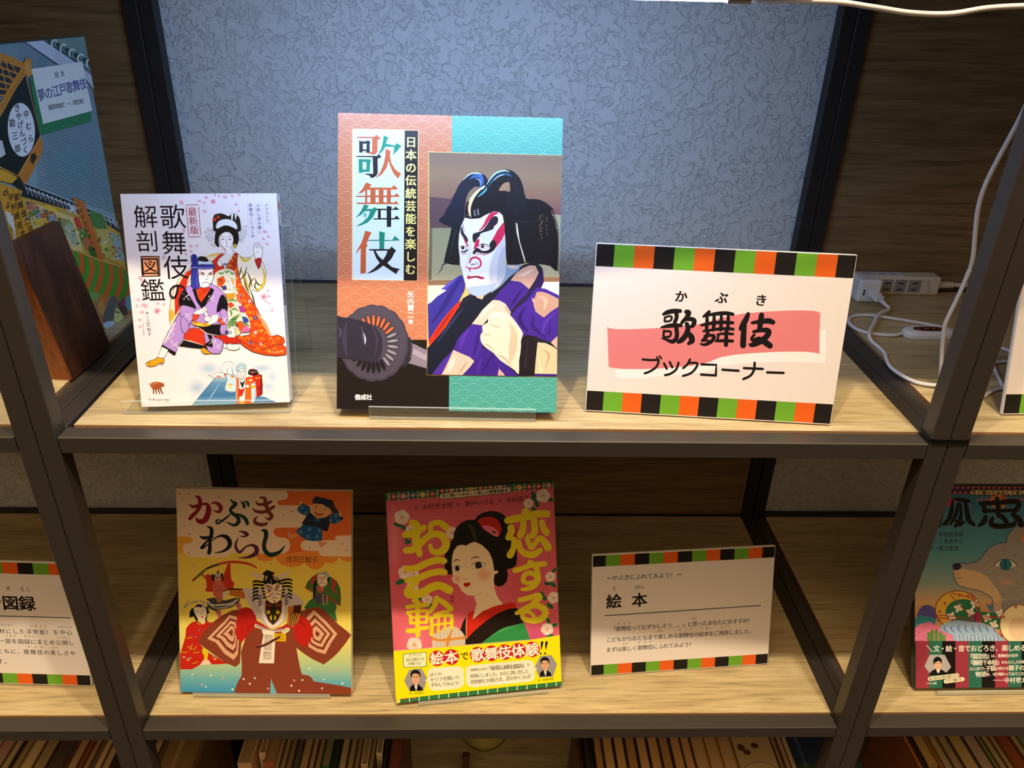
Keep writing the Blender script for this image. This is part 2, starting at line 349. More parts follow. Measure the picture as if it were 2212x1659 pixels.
# ------------------------------------------------------------------ the wall, the floor and the three steel shelving units
def solid(name, x0, y0, z0, x1, y1, z1, mats, parent=None, bev=0, mis=None, kind=None, label=None):
    b = MB(); b.box(x0, y0, z0, x1, y1, z1, 0, bev, mis); o = b.build(name, mats, parent); tag(o, label, None, None, kind); return o
solid('wall_back', -1.6, D+T+.006, -1.32, 2.6, D+T+.10, 1.6, M['wall'], kind='structure', label='grey textured stucco wall behind the shelving')
solid('floor', -1.6, -2.2, -1.36, 2.6, D+T+.10, -1.32, plain('dark_floor', '#3a3028', .6), kind='structure', label='floor under the shelving')
RH = .0182
def unit(x0, label, panels, gap):
    """x0: outer left face of the unit; its tubes are T wide and the bay between them W"""
    u = empty('shelving_unit', Matrix.Translation((x0, 0, -1.32)), label=label, cat='shelving', group='steel shelving units standing side by side'); e = .0004
    def S(n, a, b, c, d, f, g, m, bev=0, mis=None, lab=None): return solid(n, a-x0, b, c+1.32, d-x0, f, g+1.32, m, u, bev, mis, None, lab)
    xa, xb = x0+T, x0+T+W
    for xx in (x0, xb):
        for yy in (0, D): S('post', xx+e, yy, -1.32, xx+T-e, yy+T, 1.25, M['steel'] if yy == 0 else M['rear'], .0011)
    for z in (2*H, H, 0, -H, -2*H):
        S('front_rail', xa+.0004, 0, z-RH, xb-.0004, T, z, M['steel'], .0009)
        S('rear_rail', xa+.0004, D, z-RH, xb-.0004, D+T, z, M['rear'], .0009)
        for xx in (x0, xb): S('side_rail', xx+e, T+.0004, z-RH, xx+T-e, D-.0004, z, M['steel'], .0009)
        g = gap if abs(z) < .01 else .0015
        S('shelf_board', xa+g, T+.0006, z+BT-.016, xb-.0012, D-.0006, z+BT, [M['board'], M['edge']], 0, [1, 1, 1, 1, 0, 0])
    for lv in panels:
        z = lv*H
        S('back_panel', xa+.0016, D+.009, z+.0004, xb-.0016, D+.016, z+H-RH-.0003, M['panel'], 0, None, 'oak-look back panel')
        for xx in (xa+.0003, xb-.0015): S('side_strip', xx, D+.0075, z+.0004, xx+.0012, D+.016, z+H-RH-.0003, M['pstrip'], 0, None, 'pale strip beside the panel')  # thin pale strip added along each side of the panel
    return u
unit(-2*T-W, 'left steel shelving unit with the leaning roof-picture book, cut off by the frame', (0, -2), .0015)
unit(0, 'middle steel shelving unit, the widest in view, with four facing books', (-1, -3, 1), .0075)
unit(2*T+W, 'right steel shelving unit holding the power strip and the blue fox-like animal book', (0, -2), .0015)

# black cable tie round the double post on the right
b = MB(); xl, xr, yf, yb = 2*T+W-T-.0018, 3*T+W+.0018, -.0016, T+.0004
ring = []
rr = .006
for cx, cy, a0 in ((xr-rr, yf+rr, -90), (xr-rr*.3, yb-rr*.3, 0), (xl+rr*.3, yb-rr*.3, 90), (xl+rr, yf+rr, 180)):
    q = rr if cy < .01 else rr*.3
    for k in range(6): a = math.radians(a0+k*18); ring.append((cx+q*math.cos(a), cy+q*math.sin(a)))
n = len(ring)
for i in range(n):
    (x1, y1), (x2, y2) = ring[i], ring[(i+1) % n]; z1 = .0022; z2 = .0062; c = Vector(((xl+xr)/2, (yf+yb)/2, 0))
    def inn(x, y): q = Vector((x, y, 0)); q = c+(q-c)*.965; return q.x, q.y
    a1, b1 = inn(x1, y1); a2, b2 = inn(x2, y2)
    b.quad((x1, y1, z1), (x2, y2, z1), (x2, y2, z2), (x1, y1, z2)); b.quad((a2, b2, z1), (a1, b1, z1), (a1, b1, z2), (a2, b2, z2))
    b.quad((x1, y1, z2), (x2, y2, z2), (a2, b2, z2), (a1, b1, z2)); b.quad((x2, y2, z1), (x1, y1, z1), (a1, b1, z1), (a2, b2, z1))
tie = b.build('cable_tie', M['black']); tag(tie, 'shiny black cable tie around the right double post', 'cable tie')

# ------------------------------------------------------------------ LED bar and the cables
led = empty('led_light_bar', Matrix.Translation((.35, .03, .3935)) @ Matrix.Rotation(math.radians(22), 4, 'X'), label='white glowing LED light bar under the top shelf edge', cat='light')
b = MB(); b.box(-.175, -.007, 0, .285, .007, .0055, 0, .001); b.build('housing', M['plastic'], led)
b = MB(); b.box(-.17, -.0055, -.0022, .268, .0055, -.0002); b.build('diffuser', M['led'], led)
b = MB(); b.box(.268, -.0065, -.0034, .288, .0065, -.0002, 0, .0008); b.build('end_cap', M['plastic'], led)
b = MB()
pts = [(.636, .02, .3915), (.69, .0, .3922), (.72, -.004, .3895), (.75, -.006, .3862), (.78, -.006, .3862), (.81, -.006, .391), (.85, -.006, .3935), (.90, -.006, .3945), (1.05, -.006, .398), (1.2, -.004, .405)]
b.tube([tuple(p) for p in spline(pts, 8)], .0021, 10)
c = b.build('power_cable', M['cable'], None, True); tag(c, 'thin white cable running from the LED bar along the top edge', 'cable', 'white cables')

def stand(name_label, x, y, yaw, z, wid, th, tilt, hgt=.16, leg=.055, lip=.015, off=0):
    m = Matrix.Translation((x, y, z+.0002)) @ Matrix.Rotation(yaw, 4, 'Z')
    r = empty('acrylic_book_stand', m, label=name_label, cat='book stand', group=None); g = .002; hw = wid/2
    def plate(name, p, q, w0=0):
        d = Vector((q[0]-p[0], q[1]-p[1])).normalized(); nn = Vector((-d.y, d.x))*g/2; x0, x1 = -hw+off, hw+off
        b = MB(); A = [(p[0]+nn.x, p[1]+nn.y), (q[0]+nn.x, q[1]+nn.y), (q[0]-nn.x, q[1]-nn.y), (p[0]-nn.x, p[1]-nn.y)]
        V = [[(xx, a[0], a[1]) for a in A] for xx in (x0, x1)]
        b.quad(V[0][0], V[0][1], V[1][1], V[1][0], 0); b.quad(V[0][3], V[1][3], V[1][2], V[0][2], 0)
        b.quad(V[0][1], V[0][2], V[1][2], V[1][1], 1); b.quad(V[0][0], V[1][0], V[1][3], V[0][3], 1)
        b.quad(*V[0], 1); b.quad(*V[1][::-1], 1)
        return b.build(name, [M['acr'], M['acre']], r)
    yb = th/math.cos(tilt)+.0015; top = (yb+hgt*math.tan(tilt), hgt)
    plate('front_lip', (-.0045, lip), (-.0022, .0022)); plate('base_plate', (-.003, .001), (yb+.001, .001)); plate('back_plate', (yb, .0022), top); plate('prop_leg', (top[0]+.0015, top[1]), (top[0]+leg, .0012))
    return r

def book(name, label, pose, z0, th, spine, ccol, pcol='pages', soft=False, inset=.003, cat='book', group=None):
    """pose x,y,yaw,tilt,w,h of the front cover. spine -1 left, +1 right"""
    x, y, yaw, tilt, w_, h_ = pose; m, u, v = frame(x, y, z0, math.radians(yaw), math.radians(tilt))
    root = empty(name, m, label=label, cat=cat, group=group)
    cm = plain(name+'_cover', ccol, .35, coat=.2); c = .0007 if soft else .0024; b = MB(); f = 0 if soft else inset
    b.box(0, 0, 0, w_, c, h_); b.box(0, th-c, 0, w_, th, h_)
    if spine < 0: b.box(0, c, 0, c, th-c, h_)
    else: b.box(w_-c, c, 0, w_, th-c, h_)
    b.build('cover', cm, root)
    b = MB(); x0, x1 = (c, w_-f-.0004) if spine < 0 else (f+.0004, w_-c)
    b.box(x0, c+.0001, f+.0003, x1, th-c-.0001, h_-f-.0003); b.build('page_block', M[pcol], root)
    return root, Art(root, (x, y, z0), u, v, w_, h_)
# ------------------------------------------------------------------ signs
def sign(label, pose, z0, nstripe=13, th=.005, hb=.131, hb2=.128):
    x, y, yaw, tilt, w_, h_ = pose; m, u, v = frame(x, y, z0, math.radians(yaw), math.radians(tilt))
    r = empty('sign_board', m, label=label, cat='sign'); b = MB(); b.box(0, .0004, 0, w_, th, h_, 0, .0006); b.build('foam_board', M['foam'], r)
    b = MB(); q = th; ti = math.radians(tilt); zf = ((q+.047)*math.sin(ti)-.0005)/math.cos(ti)
    b.quad((w_*.35, q, h_*.75), (w_*.65, q, h_*.75), (w_*.65, q+.045, zf), (w_*.35, q+.045, zf)); b.quad((w_*.65, q+.001, h_*.75), (w_*.35, q+.001, h_*.75), (w_*.35, q+.046, zf), (w_*.65, q+.046, zf)); b.build('easel_flap', M['foam'], r)
    a = Art(r, (x, y, z0), u, v, w_, h_, M['paper']); a.part('printed_face'); e = .0004
    a.P([(e, e), (w_-e, e), (w_-e, h_-e), (e, h_-e)], '#e4dedd', uv=True)
    cs = ['#1a1716', '#68a52e', '#dc5f1c']; xs = [e*2]+[w_*(.072+i*(1-.144)/(nstripe-2)) for i in range(nstripe-1)]+[w_-e*2]
    for i in range(nstripe):
        for kk, (z1, z2) in enumerate(((h_*(1-hb), h_-e*2), (e*3, h_*hb2))):
            a.part('striped_border', kk); a.add([(xs[i], z1), (xs[i+1], z1), (xs[i+1], z2), (xs[i], z2)], [(0, 1, 2, 3)], cs[i % 3], 2)
    a.part('lettering'); return a
BK = '#181213'
a = sign('large kabuki book corner sign with pink brush band and black title', (.5363, .0547, -5.65, 11.91, .2513, .1735), .0035)
a.crop(1240, 500, 3.456)
a.P([(310, 1080), (306, 900), (420, 880), (800, 860), (1100, 800), (1300, 765), (1600, 735), (1880, 735), (1882, 760), (1874, 985), (1800, 977), (1600, 973), (1400, 978), (1200, 990), (1080, 1012), (1010, 1042), (880, 1064), (700, 1080), (500, 1095), (350, 1095)], '#f2eff2')
a.P([(248, 712), (262, 722), (320, 729), (420, 730), (600, 722), (760, 712), (900, 698), (1000, 675), (1100, 645), (1250, 615), (1400, 600), (1560, 592), (1700, 589), (1790, 593), (1825, 600), (1839, 610), (1833, 760), (1832, 915), (1800, 905), (1740, 899), (1650, 897), (1500, 899), (1350, 907), (1200, 920), (1100, 938), (1050, 955), (1020, 972), (920, 996), (800, 1010), (650, 1022), (500, 1028), (350, 1026), (285, 1020), (258, 1010)], '#dc8084')
for ch, p in (('か', (800, 485)), ('ぶ', (1102, 495)), ('き', (1397, 513))): a.T(ch, p, p, 96, BK, .03, rot=-.05)
# heavy sign-painter lettering, stroke by stroke
K = '#151012'; a.wk = 1.26
a.S([(668, 618), (700, 603), (745, 594), (792, 594)], [18, 28, 28, 24], K); a.S([(680, 640), (676, 668), (690, 672), (722, 664), (728, 636), (700, 634), (682, 642)], 13, K); a.S([(762, 600), (766, 640), (752, 676), (742, 690)], [26, 24, 22, 10], K)
a.S([(652, 716), (700, 706), (752, 700), (800, 702)], [12, 24, 26, 20], K); a.S([(760, 700), (768, 760), (762, 800), (735, 822), (700, 812), (655, 796)], [26, 26, 26, 26, 18, 8], K); a.S([(672, 740), (668, 778), (680, 788), (716, 782), (722, 750), (696, 744), (676, 746)], 14, K)
a.S([(838, 600), (856, 606), (842, 640), (812, 672), (796, 690)], [26, 32, 26, 22, 12], K); a.S([(846, 655), (880, 655), (898, 668), (888, 700), (862, 716)], [22, 26, 28, 26, 14], K)
a.S([(842, 690), (850, 730), (830, 780), (800, 812), (778, 826)], [26, 30, 32, 30, 20], K); a.S([(846, 752), (872, 780), (880, 815), (856, 836)], [22, 34, 34, 20], K)
a.S([(1008, 600), (986, 622), (966, 636)], [20, 22, 14], K); a.S([(988, 628), (1050, 616), (1130, 610), (1186, 618)], [12, 22, 24, 20], K); a.S([(952, 700), (1010, 688), (1100, 678), (1184, 682)], [16, 20, 22, 20], K); a.S([(966, 745), (1060, 730), (1140, 725), (1188, 730)], [14, 18, 20, 18], K)
for x0 in (992, 1044, 1098, 1150): a.S([(x0+2, 630), (x0, 690), (x0-4, 735)], [18, 22, 20], K)
a.S([(1000, 752), (985, 790), (958, 815)], [20, 24, 18], K); a.S([(975, 780), (1030, 775), (1046, 790), (1020, 825), (975, 845), (944, 838)], [14, 20, 22, 22, 18, 10], K); a.S([(975, 815), (1005, 815)], 12, K)
a.S([(1070, 768), (1130, 762), (1186, 766)], [12, 18, 16], K); a.S([(1078, 775), (1070, 812)], [14, 16], K); a.S([(1058, 818), (1120, 815), (1184, 818)], [14, 20, 18], K); a.S([(1136, 748), (1136, 800), (1134, 846)], [22, 24, 26], K)
a.S([(1300, 616), (1282, 660), (1256, 700), (1242, 728)], [24, 34, 30, 22], K); a.S([(1274, 690), (1266, 760), (1262, 850)], [26, 34, 36], K)
a.S([(1330, 682), (1400, 672), (1452, 668), (1484, 678)], [18, 28, 34, 30], K); a.S([(1400, 625), (1392, 680), (1384, 735)], [32, 34, 28], K)
a.S([(1340, 748), (1410, 736), (1452, 744), (1440, 780), (1390, 822), (1330, 846), (1312, 842)], [18, 28, 34, 34, 34, 30, 16], K); a.S([(1346, 770), (1326, 800), (1340, 812), (1380, 800), (1420, 822), (1462, 852)], [16, 20, 20, 26, 38, 36], K)
a.wk = 1.05; a.S([(512, 955), (570, 960), (622, 960), (630, 975), (610, 1015), (560, 1048), (528, 1058)], 17, K, 5); a.S([(618, 938), (632, 956)], 13, K); a.S([(638, 930), (652, 948)], 13, K)
a.S([(672, 985), (692, 1025)], 17, K); a.S([(714, 975), (734, 1015)], 17, K); a.S([(780, 980), (762, 1030), (720, 1062), (680, 1072)], 17, K)
a.S([(866, 955), (848, 990), (815, 1020)], 17, K); a.S([(858, 982), (920, 984), (906, 1024), (868, 1060), (814, 1078)], 17, K)
a.S([(952, 992), (1062, 996), (1058, 1075)], 18, K, 0); a.S([(948, 1068), (1058, 1075)], 18, K)
a.S([(1108, 1032), (1228, 1040)], 18, K); a.S([(1268, 1020), (1408, 1026)], 18, K); a.S([(1348, 980), (1344, 1030), (1318, 1075), (1264, 1102)], 18, K); a.S([(1442, 1052), (1564, 1056)], 18, K)
a.done()

a = sign('picture book sign between the pink woman book and the right post', (.5743, .0776, 4.65, 16.20, .2440, .1709), -H+.0035, hb=.094, hb2=.092)
a.crop(1260, 1160, 5.027)
a.T('かぶきにふれてみよう！', (345, 443), (975, 412), 66, BK, .011); a.S([(262, 449), (310, 447)], 7, BK); a.S([(1022, 406), (1070, 404)], 7, BK)
a.T('え', (335, 558), (335, 558), 56, BK, .008, rot=.05); a.T('ほん', (586, 543), (640, 540), 56, BK, .008)
a.T('絵', (332, 697), (332, 697), 172, BK, .022, rot=.05); a.T('本', (610, 682), (610, 682), 172, BK, .022, rot=.05)
a.S([(228, 855), (1928, 744)], 9, BK, 0, True)
a.T('「歌舞伎ってむずかしそう…。」と思ったあなたにおすすめ！', (326, 1000), (1812, 905), 62, BK, .011)
a.T('こどもからおとなまで楽しめる歌舞伎の絵本をご用意しました。', (278, 1116), (1828, 1022), 62, BK, .011)
a.T('まずは楽しく歌舞伎にふれてみよう！', (274, 1225), (1178, 1164), 62, BK, .011)
for t, p, q in (('かぶき', (385, 940), (508, 932)), ('おも', (1190, 888), (1216, 886)), ('たの', (820, 1022), (848, 1020)), ('かぶき', (1050, 1005), (1172, 998)), ('え', (1288, 990), (1288, 990)), ('ほん', (1336, 987), (1362, 986)), ('ようい', (1505, 975), (1580, 970)), ('たの', (440, 1157), (468, 1155)), ('かぶき', (608, 1145), (730, 1138))): a.T(t, p, q, 28, BK, .008)
a.done()

a = sign('printed catalogue sign with green and orange stripes, cut by the left frame', (-.3110, .0724, -2.189, 14.067, .2441, .171), -H+.0037, hb=.094, hb2=.092)
a.crop(0, 1200, 5.53)
a.T('ず', (96, 398), (96, 398), 66, BK, .008); a.T('ろく', (264, 402), (334, 404), 66, BK, .008)
a.T('図録', (124, 566), (322, 572), 205, BK, .024); a.S([(-60, 566), (4, 545)], 18, BK); a.S([(-700, 704), (846, 744)], 10, BK, 0, True)
a.T('作品などを題材にした浮世絵）を中心', (-460, 892), (828, 920), 72, BK, .011); a.T('に、所蔵する資料の一部を図録にまとめ公開し', (-660, 1000), (852, 1044), 72, BK, .011); a.T('役者の姿絵とともに、歌舞伎の美しさや', (-470, 1125), (870, 1168), 72, BK, .011); a.T('紹介します。', (-330, 1255), (86, 1265), 72, BK, .011)
for t, p, q in (('だいざい', (26, 828), (142, 832)), ('うきよえ', (376, 842), (540, 848)), ('ちゅうしん', (704, 852), (842, 856)), ('いちぶ', (80, 958), (172, 962)), ('ずろく', (304, 966), (396, 970)), ('こうかい', (690, 976), (804, 980)), ('かぶき', (348, 1088), (498, 1094)), ('うつく', (622, 1098), (682, 1100))): a.T(t, p, q, 34, BK, .008)
a.done()

a = sign('cream sign with black and green border, cut off at the right picture edge', (.9805, .0541, 1.81, 14.63, .2516, .1737), .0038)
a.done()
# ------------------------------------------------------------------ the tall kabuki book in the middle
poseB = (.2823, .0389, -1.03, 24.14, .2220, .2929); zB = .0125
rB, a = book('photo_book', 'tall kabuki book with terracotta and teal waves and an actor photo', poseB, zB, .020, -1, '#1d1816')
stand('clear acrylic stand holding the tall terracotta and teal kabuki book', poseB[0]+.117, poseB[1]-.001, math.radians(-1.03), BT, .168, .020, math.radians(24.14), .2, .05, .0155)
a.crop(700, 560, 4.096)
B2 = 1351.7                       # lower crop starts this many crop pixels below the upper one
def up(): a.crop(700, 230, 4.096)
def dn(): a.crop(700, 560, 4.096)
up()
a.mats = {'terracotta_waves': M['rust'], 'teal_waves': M['teal']}
a.part('cover_ground'); e = .0002; wB, hB = poseB[4], poseB[5]
a.P([(e, e), (wB-e, e), (wB-e, hB-e), (e, hB-e)], '#1d1816', uv=True)
a.part('terracotta_waves'); a.P([(120, 50), (1132, 74), (1130, 440), (926, 440), (912, B2+713), (100, B2+713)], '#c0572f')
a.part('teal_waves'); a.P([(1132, 66), (2125, 98), (2112, 470), (1130, 440)], '#12857a'); a.part('teal_waves', 1); a.P([(1108, B2+1000), (2062, B2+1000), (2062, B2+1372), (1104, B2+1358)], '#12857a')
a.part('actor_photo')
a.P([(922, 400), (2111, 431), (2066, B2+1044), (908, B2+1026)], '#c9b06a')
a.G([(928, 406), (2105, 435), (2103, 640), (930, 600)], [(0, '#7b6250'), (1, '#8d7158')])
a.G([(930, 600), (2103, 640), (2097, 960), (932, 1000)], [(0, '#8d7158'), (.6, '#8a6556'), (1, '#7d5158')])
a.P([(932, 800), (1250, 830), (1240, 1075), (934, 1080)], '#5b454a')
a.G([(933, 1075), (1300, 1075), (1300, B2+190), (920, B2+190)], [(0, '#8b8c70'), (1, '#a5a07e')]); a.P([(933, 1075), (960, 1075), (950, B2+180), (922, B2+190)], '#6e6452')
a.P([(1900, 940), (2097, 960), (2085, B2+165), (1900, B2+165)], '#a9a486')
a.P([(920, B2+190), (1250, B2+180), (1250, B2+225), (918, B2+232)], '#8e6a4e'); a.P([(1920, B2+160), (2085, B2+160), (2083, B2+200), (1920, B2+200)], '#a0704e')
a.P([(918, B2+232), (1230, B2+225), (1150, B2+300), (915, B2+420)], '#d8d8b8'); a.P([(1920, B2+200), (2083, B2+200), (2078, B2+330), (1900, B2+260)], '#d6e4e0')
# hair
HK = '#12151c'
a.P([(1130, 1060), (1240, 1000), (1235, 1060), (1205, 1130), (1193, 1220), (1196, 1300), (1200, 1405), (1130, 1400), (1058, 1382), (1078, 1290), (1112, 1150)], '#171c22')
a.S([(1085, 1388), (1050, 1402), (1040, 1440), (1005, 1480)], [14, 12, 10, 4], '#3a4350'); a.S([(1170, 1090), (1140, 1200), (1120, 1300)], 8, '#2c3844')
a.P([(1350, 585), (1410, 600), (1445, 640), (1450, 690), (1400, 712), (1350, 712), (1310, 742), (1275, 800), (1250, 860), (1242, 920), (1232, 1000), (1215, 1045), (1190, 1075), (1150, 1072), (1100, 1058), (1018, 1018), (1035, 985), (1060, 960), (1085, 905), (1115, 865), (1140, 800), (1165, 755), (1185, 710), (1205, 680), (1250, 630), (1300, 595)], '#151d2c', 3)
a.P([(1430, 690), (1465, 640), (1500, 605), (1540, 575), (1600, 558), (1655, 565), (1700, 595), (1735, 640), (1762, 710), (1785, 810), (1840, 818), (1890, 822), (1940, 838), (1985, 868), (2025, 915), (2000, 925), (2040, 1000), (2050, 1060), (2068, 1120), (2072, 1250), (2066, 1400), (2055, 1460), (2000, 1412), (1900, 1395), (1800, 1385), (1700, 1405), (1620, 1402), (1604, 1200), (1590, 1020), (1575, 970), (1550, 938), (1500, 930), (1430, 960), (1380, 990), (1300, 997), (1248, 988), (1250, 900), (1268, 840), (1320, 790), (1380, 730)], HK, 2)
a.P([(1548, 745), (1562, 712), (1585, 685), (1615, 670), (1638, 672), (1643, 700), (1645, 755), (1600, 745)], '#a07c60', 2)
a.P([(1255, 850), (1262, 800), (1285, 755), (1315, 725), (1345, 708), (1350, 730), (1310, 800), (1275, 840)], '#8a6e58', 2)
for k in range(26):                                           # fringe of stiff hair at the back of the wig
    y = 870+k*22; a.S([(1960+min(k, 8)*8, y), (2010+min(k, 8)*7, y+22), (2040+min(k, 9)*4.5, y+58)], [10, 7, 1.6], HK, 2)
for k in range(9): a.S([(1620+k*17, 700+abs(k-4)*4), (1628+k*18, 820), (1618+k*20, 960)], 2.2, '#2a3242', 3)
for k in range(8): a.S([(1225+k*14, 660+k*4), (1150+k*15, 800), (1070+k*18, 1005+k*5)], 2.4, '#25324a', 3)
a.S([(1230, 650), (1290, 600), (1350, 590), (1400, 604)], [4, 10, 12, 3], '#b8d4e4'); a.S([(1290, 640), (1340, 615), (1390, 625), (1395, 680), (1380, 710)], [6, 26, 30, 30, 6], '#3c62a0'); a.S([(1340, 640), (1375, 650), (1385, 690)], [3, 9, 5], '#8fb2e0')
a.S([(1440, 690), (1480, 630), (1530, 585), (1600, 568), (1640, 580)], [5, 12, 14, 12, 3], '#a8d4e2'); a.S([(1450, 712), (1500, 650), (1560, 604), (1620, 600), (1660, 620)], [4, 14, 16, 18, 6], '#2f5c80'); a.S([(1500, 655), (1545, 618), (1590, 605)], [2, 6, 3], '#d8f0f8')
a.S([(1400, 730), (1420, 705)], 12, '#c8ecf2'); a.S([(1360, 800), (1400, 770), (1430, 740), (1440, 715)], [5, 16, 14, 5], '#4fa6bc')
a.S([(1424, 702), (1380, 738), (1330, 792), (1298, 850), (1286, 900), (1290, 950), (1301, 986)], [5, 12, 20, 26, 25, 18, 3], '#e6cc94'); a.S([(1410, 705), (1350, 752), (1300, 812), (1283, 845)], [3, 9, 10, 3], '#cfe8e6')
a.S([(1330, 920), (1335, 960)], [16, 24], '#5c6470'); a.S([(1360, 910), (1366, 955)], [12, 16], '#767e88'); a.S([(1265, 960), (1300, 978)], 6, '#6c7684')
a.S([(1700, 1035), (1710, 1110), (1722, 1180), (1745, 1260), (1768, 1330), (1782, 1380)], [20, 22, 12, 14, 16, 14], '#6e6a54'); a.S([(1706, 1040), (1714, 1120), (1730, 1200), (1752, 1280), (1776, 1372)], [8, 12, 6, 8, 6], '#f2ecd4')
for k in range(40): a.E((1905+random.random()*30, 950+random.random()*220), 2.5, 4, '#a08c5a', 5)
for k in range(24): a.E((1965+random.random()*16, 970+random.random()*190), 2.2, 4, '#8c7a50', 5)
a.S([(1640, 1000), (1760, 1018), (1900, 1010)], [2, 7, 2], '#2c3442')
# kimono layers
dn()
a.P([(915, 785), (1050, 640), (1180, 500), (1200, 400), (1230, 345), (1290, 310), (1400, 340), (1550, 240), (1640, 150), (1760, 50), (1870, 18), (1930, 75), (1945, 200), (1900, 300), (2078, 330), (2060, 1035), (910, 1020)], '#1a2030')
a.P([(1222, 140), (1250, 220), (1245, 270), (1180, 395), (1120, 480), (1050, 570), (985, 650), (926, 728), (918, 400), (960, 360), (1005, 300), (1040, 262), (1120, 195), (1190, 150)], '#36308a')
a.S([(1210, 180), (1150, 260), (1070, 400), (960, 560)], [10, 44, 46, 16], '#2a2470'); a.S([(1180, 165), (1100, 225), (1040, 285)], [6, 26, 12], '#5550b8'); a.P([(1030, 265), (1085, 275), (1000, 330), (935, 395), (960, 345)], '#cfc8c0')
a.P([(1212, 358), (1190, 440), (1125, 530), (1060, 620), (1000, 690), (932, 772), (930, 712), (985, 625), (1030, 560), (1100, 470), (1150, 415)], '#c9301e'); a.S([(1150, 430), (1075, 540), (980, 680)], [3, 16, 6], '#8e1c18')
a.P([(1180, 440), (1330, 330), (1430, 330), (1560, 250), (1680, 180), (1600, 300), (1480, 380), (1380, 500), (1280, 620), (1150, 760), (1040, 930), (965, 1020), (915, 1020), (922, 790), (1080, 600)], '#151b2b'); a.S([(1240, 420), (1130, 560), (1000, 740)], [3, 24, 6], '#25345a')
a.P([(1820, 55), (1870, 58), (1900, 120), (1868, 185), (1815, 264), (1740, 202), (1650, 188), (1700, 122), (1760, 78)], '#c29a86'); a.S([(1720, 150), (1780, 130), (1850, 90)], [4, 30, 6], '#d8b6a0')
a.P([(1648, 188), (1740, 202), (1815, 264), (1795, 310), (1740, 360), (1700, 400), (1652, 470), (1600, 392), (1545, 365), (1495, 360), (1560, 280)], '#3d2380')
a.S([(1770, 250), (1700, 340), (1650, 430)], [4, 26, 6], '#2c1762')
a.P([(1495, 360), (1555, 366), (1605, 395), (1652, 470), (1635, 535), (1570, 480), (1490, 470), (1455, 520), (1402, 585), (1308, 572), (1350, 520), (1400, 450), (1450, 400)], '#e0bfaa'); a.S([(1380, 520), (1440, 440), (1510, 400)], [4, 34, 8], '#f0d6c4'); a.S([(1600, 420), (1640, 475)], [8, 16], '#b88e7a')
a.P([(1900, 130), (1935, 90), (1945, 200), (1890, 290), (1850, 330), (1800, 420), (1720, 520), (1690, 500), (1700, 430), (1790, 330), (1850, 250)], '#27184e')
a.P([(1650, 495), (1700, 440), (1790, 370), (1850, 290), (1890, 250), (1960, 262), (2076, 318), (2074, 430), (2064, 690), (2000, 732), (1880, 690), (1760, 690), (1740, 620), (1690, 540)], '#40248a')
a.S([(1780, 420), (1730, 530), (1800, 640)], [6, 40, 18], '#2c1866'); a.S([(1850, 500), (1850, 600), (1960, 690)], [8, 34, 16], '#301a6c'); a.S([(2050, 470), (1960, 560), (1930, 660)], [6, 34, 12], '#51309e'); a.S([(2000, 520), (1990, 660)], [4, 16], '#2c1866')
a.P([(1882, 290), (1930, 288), (1985, 305), (2076, 352), (2074, 420), (2010, 460), (1945, 516), (1905, 490), (1870, 462), (1852, 400), (1860, 350)], '#b8917e'); a.S([(1900, 330), (1960, 360), (1950, 440)], [6, 40, 14], '#cba890')
a.P([(1840, 340), (1866, 360), (1862, 395), (1842, 372)], '#c4a08c')
a.P([(1308, 572), (1402, 588), (1392, 690), (1402, 790), (1330, 900), (1285, 860), (1215, 832), (1145, 800), (1185, 700), (1250, 630)], '#43268c'); a.S([(1290, 610), (1230, 700), (1200, 800)], [4, 36, 10], '#5232a2'); a.S([(1370, 620), (1350, 740), (1320, 860)], [8, 30, 10], '#321b70')
a.P([(1330, 900), (1402, 790), (1440, 790), (1500, 825), (1560, 895), (1650, 965), (1722, 1034), (1225, 1024), (1290, 950)], '#3a2080'); a.S([(1490, 840), (1440, 930), (1390, 1020)], 7, '#1a0e3c'); a.S([(1400, 860), (1370, 940), (1360, 1020)], [4, 20, 10], '#4c2c98'); a.S([(1560, 920), (1540, 1020)], [6, 20], '#4c2c98')
a.P([(1536, 1028), (1548, 968), (1580, 1000), (1600, 1030)], '#c9a49a')
a.P([(1145, 800), (1100, 845), (1040, 905), (1000, 960), (955, 1018), (1045, 1021), (1095, 910)], '#4a2c96')
a.P([(1145, 802), (1215, 834), (1285, 862), (1330, 902), (1290, 955), (1225, 1024), (1040, 1021), (1075, 955), (1110, 880)], '#e0b9a4'); a.S([(1160, 850), (1130, 930), (1090, 1000)], [6, 40, 14], '#f0d2be'); a.S([(1270, 900), (1230, 960), (1190, 1015)], [4, 14, 5], '#b88a78')
a.P([(1488, 466), (1545, 462), (1600, 475), (1650, 500), (1700, 560), (1740, 620), (1760, 660), (1742, 720), (1742, 800), (1725, 900), (1724, 1016), (1690, 985), (1650, 955), (1560, 895), (1500, 830), (1450, 795), (1408, 760), (1386, 720), (1384, 670), (1404, 640), (1398, 600), (1420, 575), (1452, 555), (1450, 510)], '#e8d0b8', 2)
a.S([(1640, 560), (1680, 660), (1670, 780), (1650, 900)], [10, 60, 70, 24], '#d4b294'); a.S([(1460, 560), (1500, 590), (1570, 600)], [3, 12, 3], '#c8a68c'); a.S([(1400, 650), (1440, 670), (1480, 660)], [3, 9, 3], '#c09c84'); a.S([(1410, 750), (1450, 760), (1500, 810)], [3, 9, 4], '#b88e74'); a.S([(1480, 500), (1540, 490), (1600, 510)], [8, 26, 8], '#f6ecd8'); a.S([(1530, 840), (1600, 880), (1660, 950)], [3, 12, 4], '#bd9478')
a.P([(1772, 668), (1820, 672), (1888, 690), (1880, 800), (1868, 900), (1860, 1032), (1722, 1032), (1732, 880), (1745, 740)], '#1d181e'); a.S([(1800, 720), (1780, 960)], [4, 14], '#352c34')
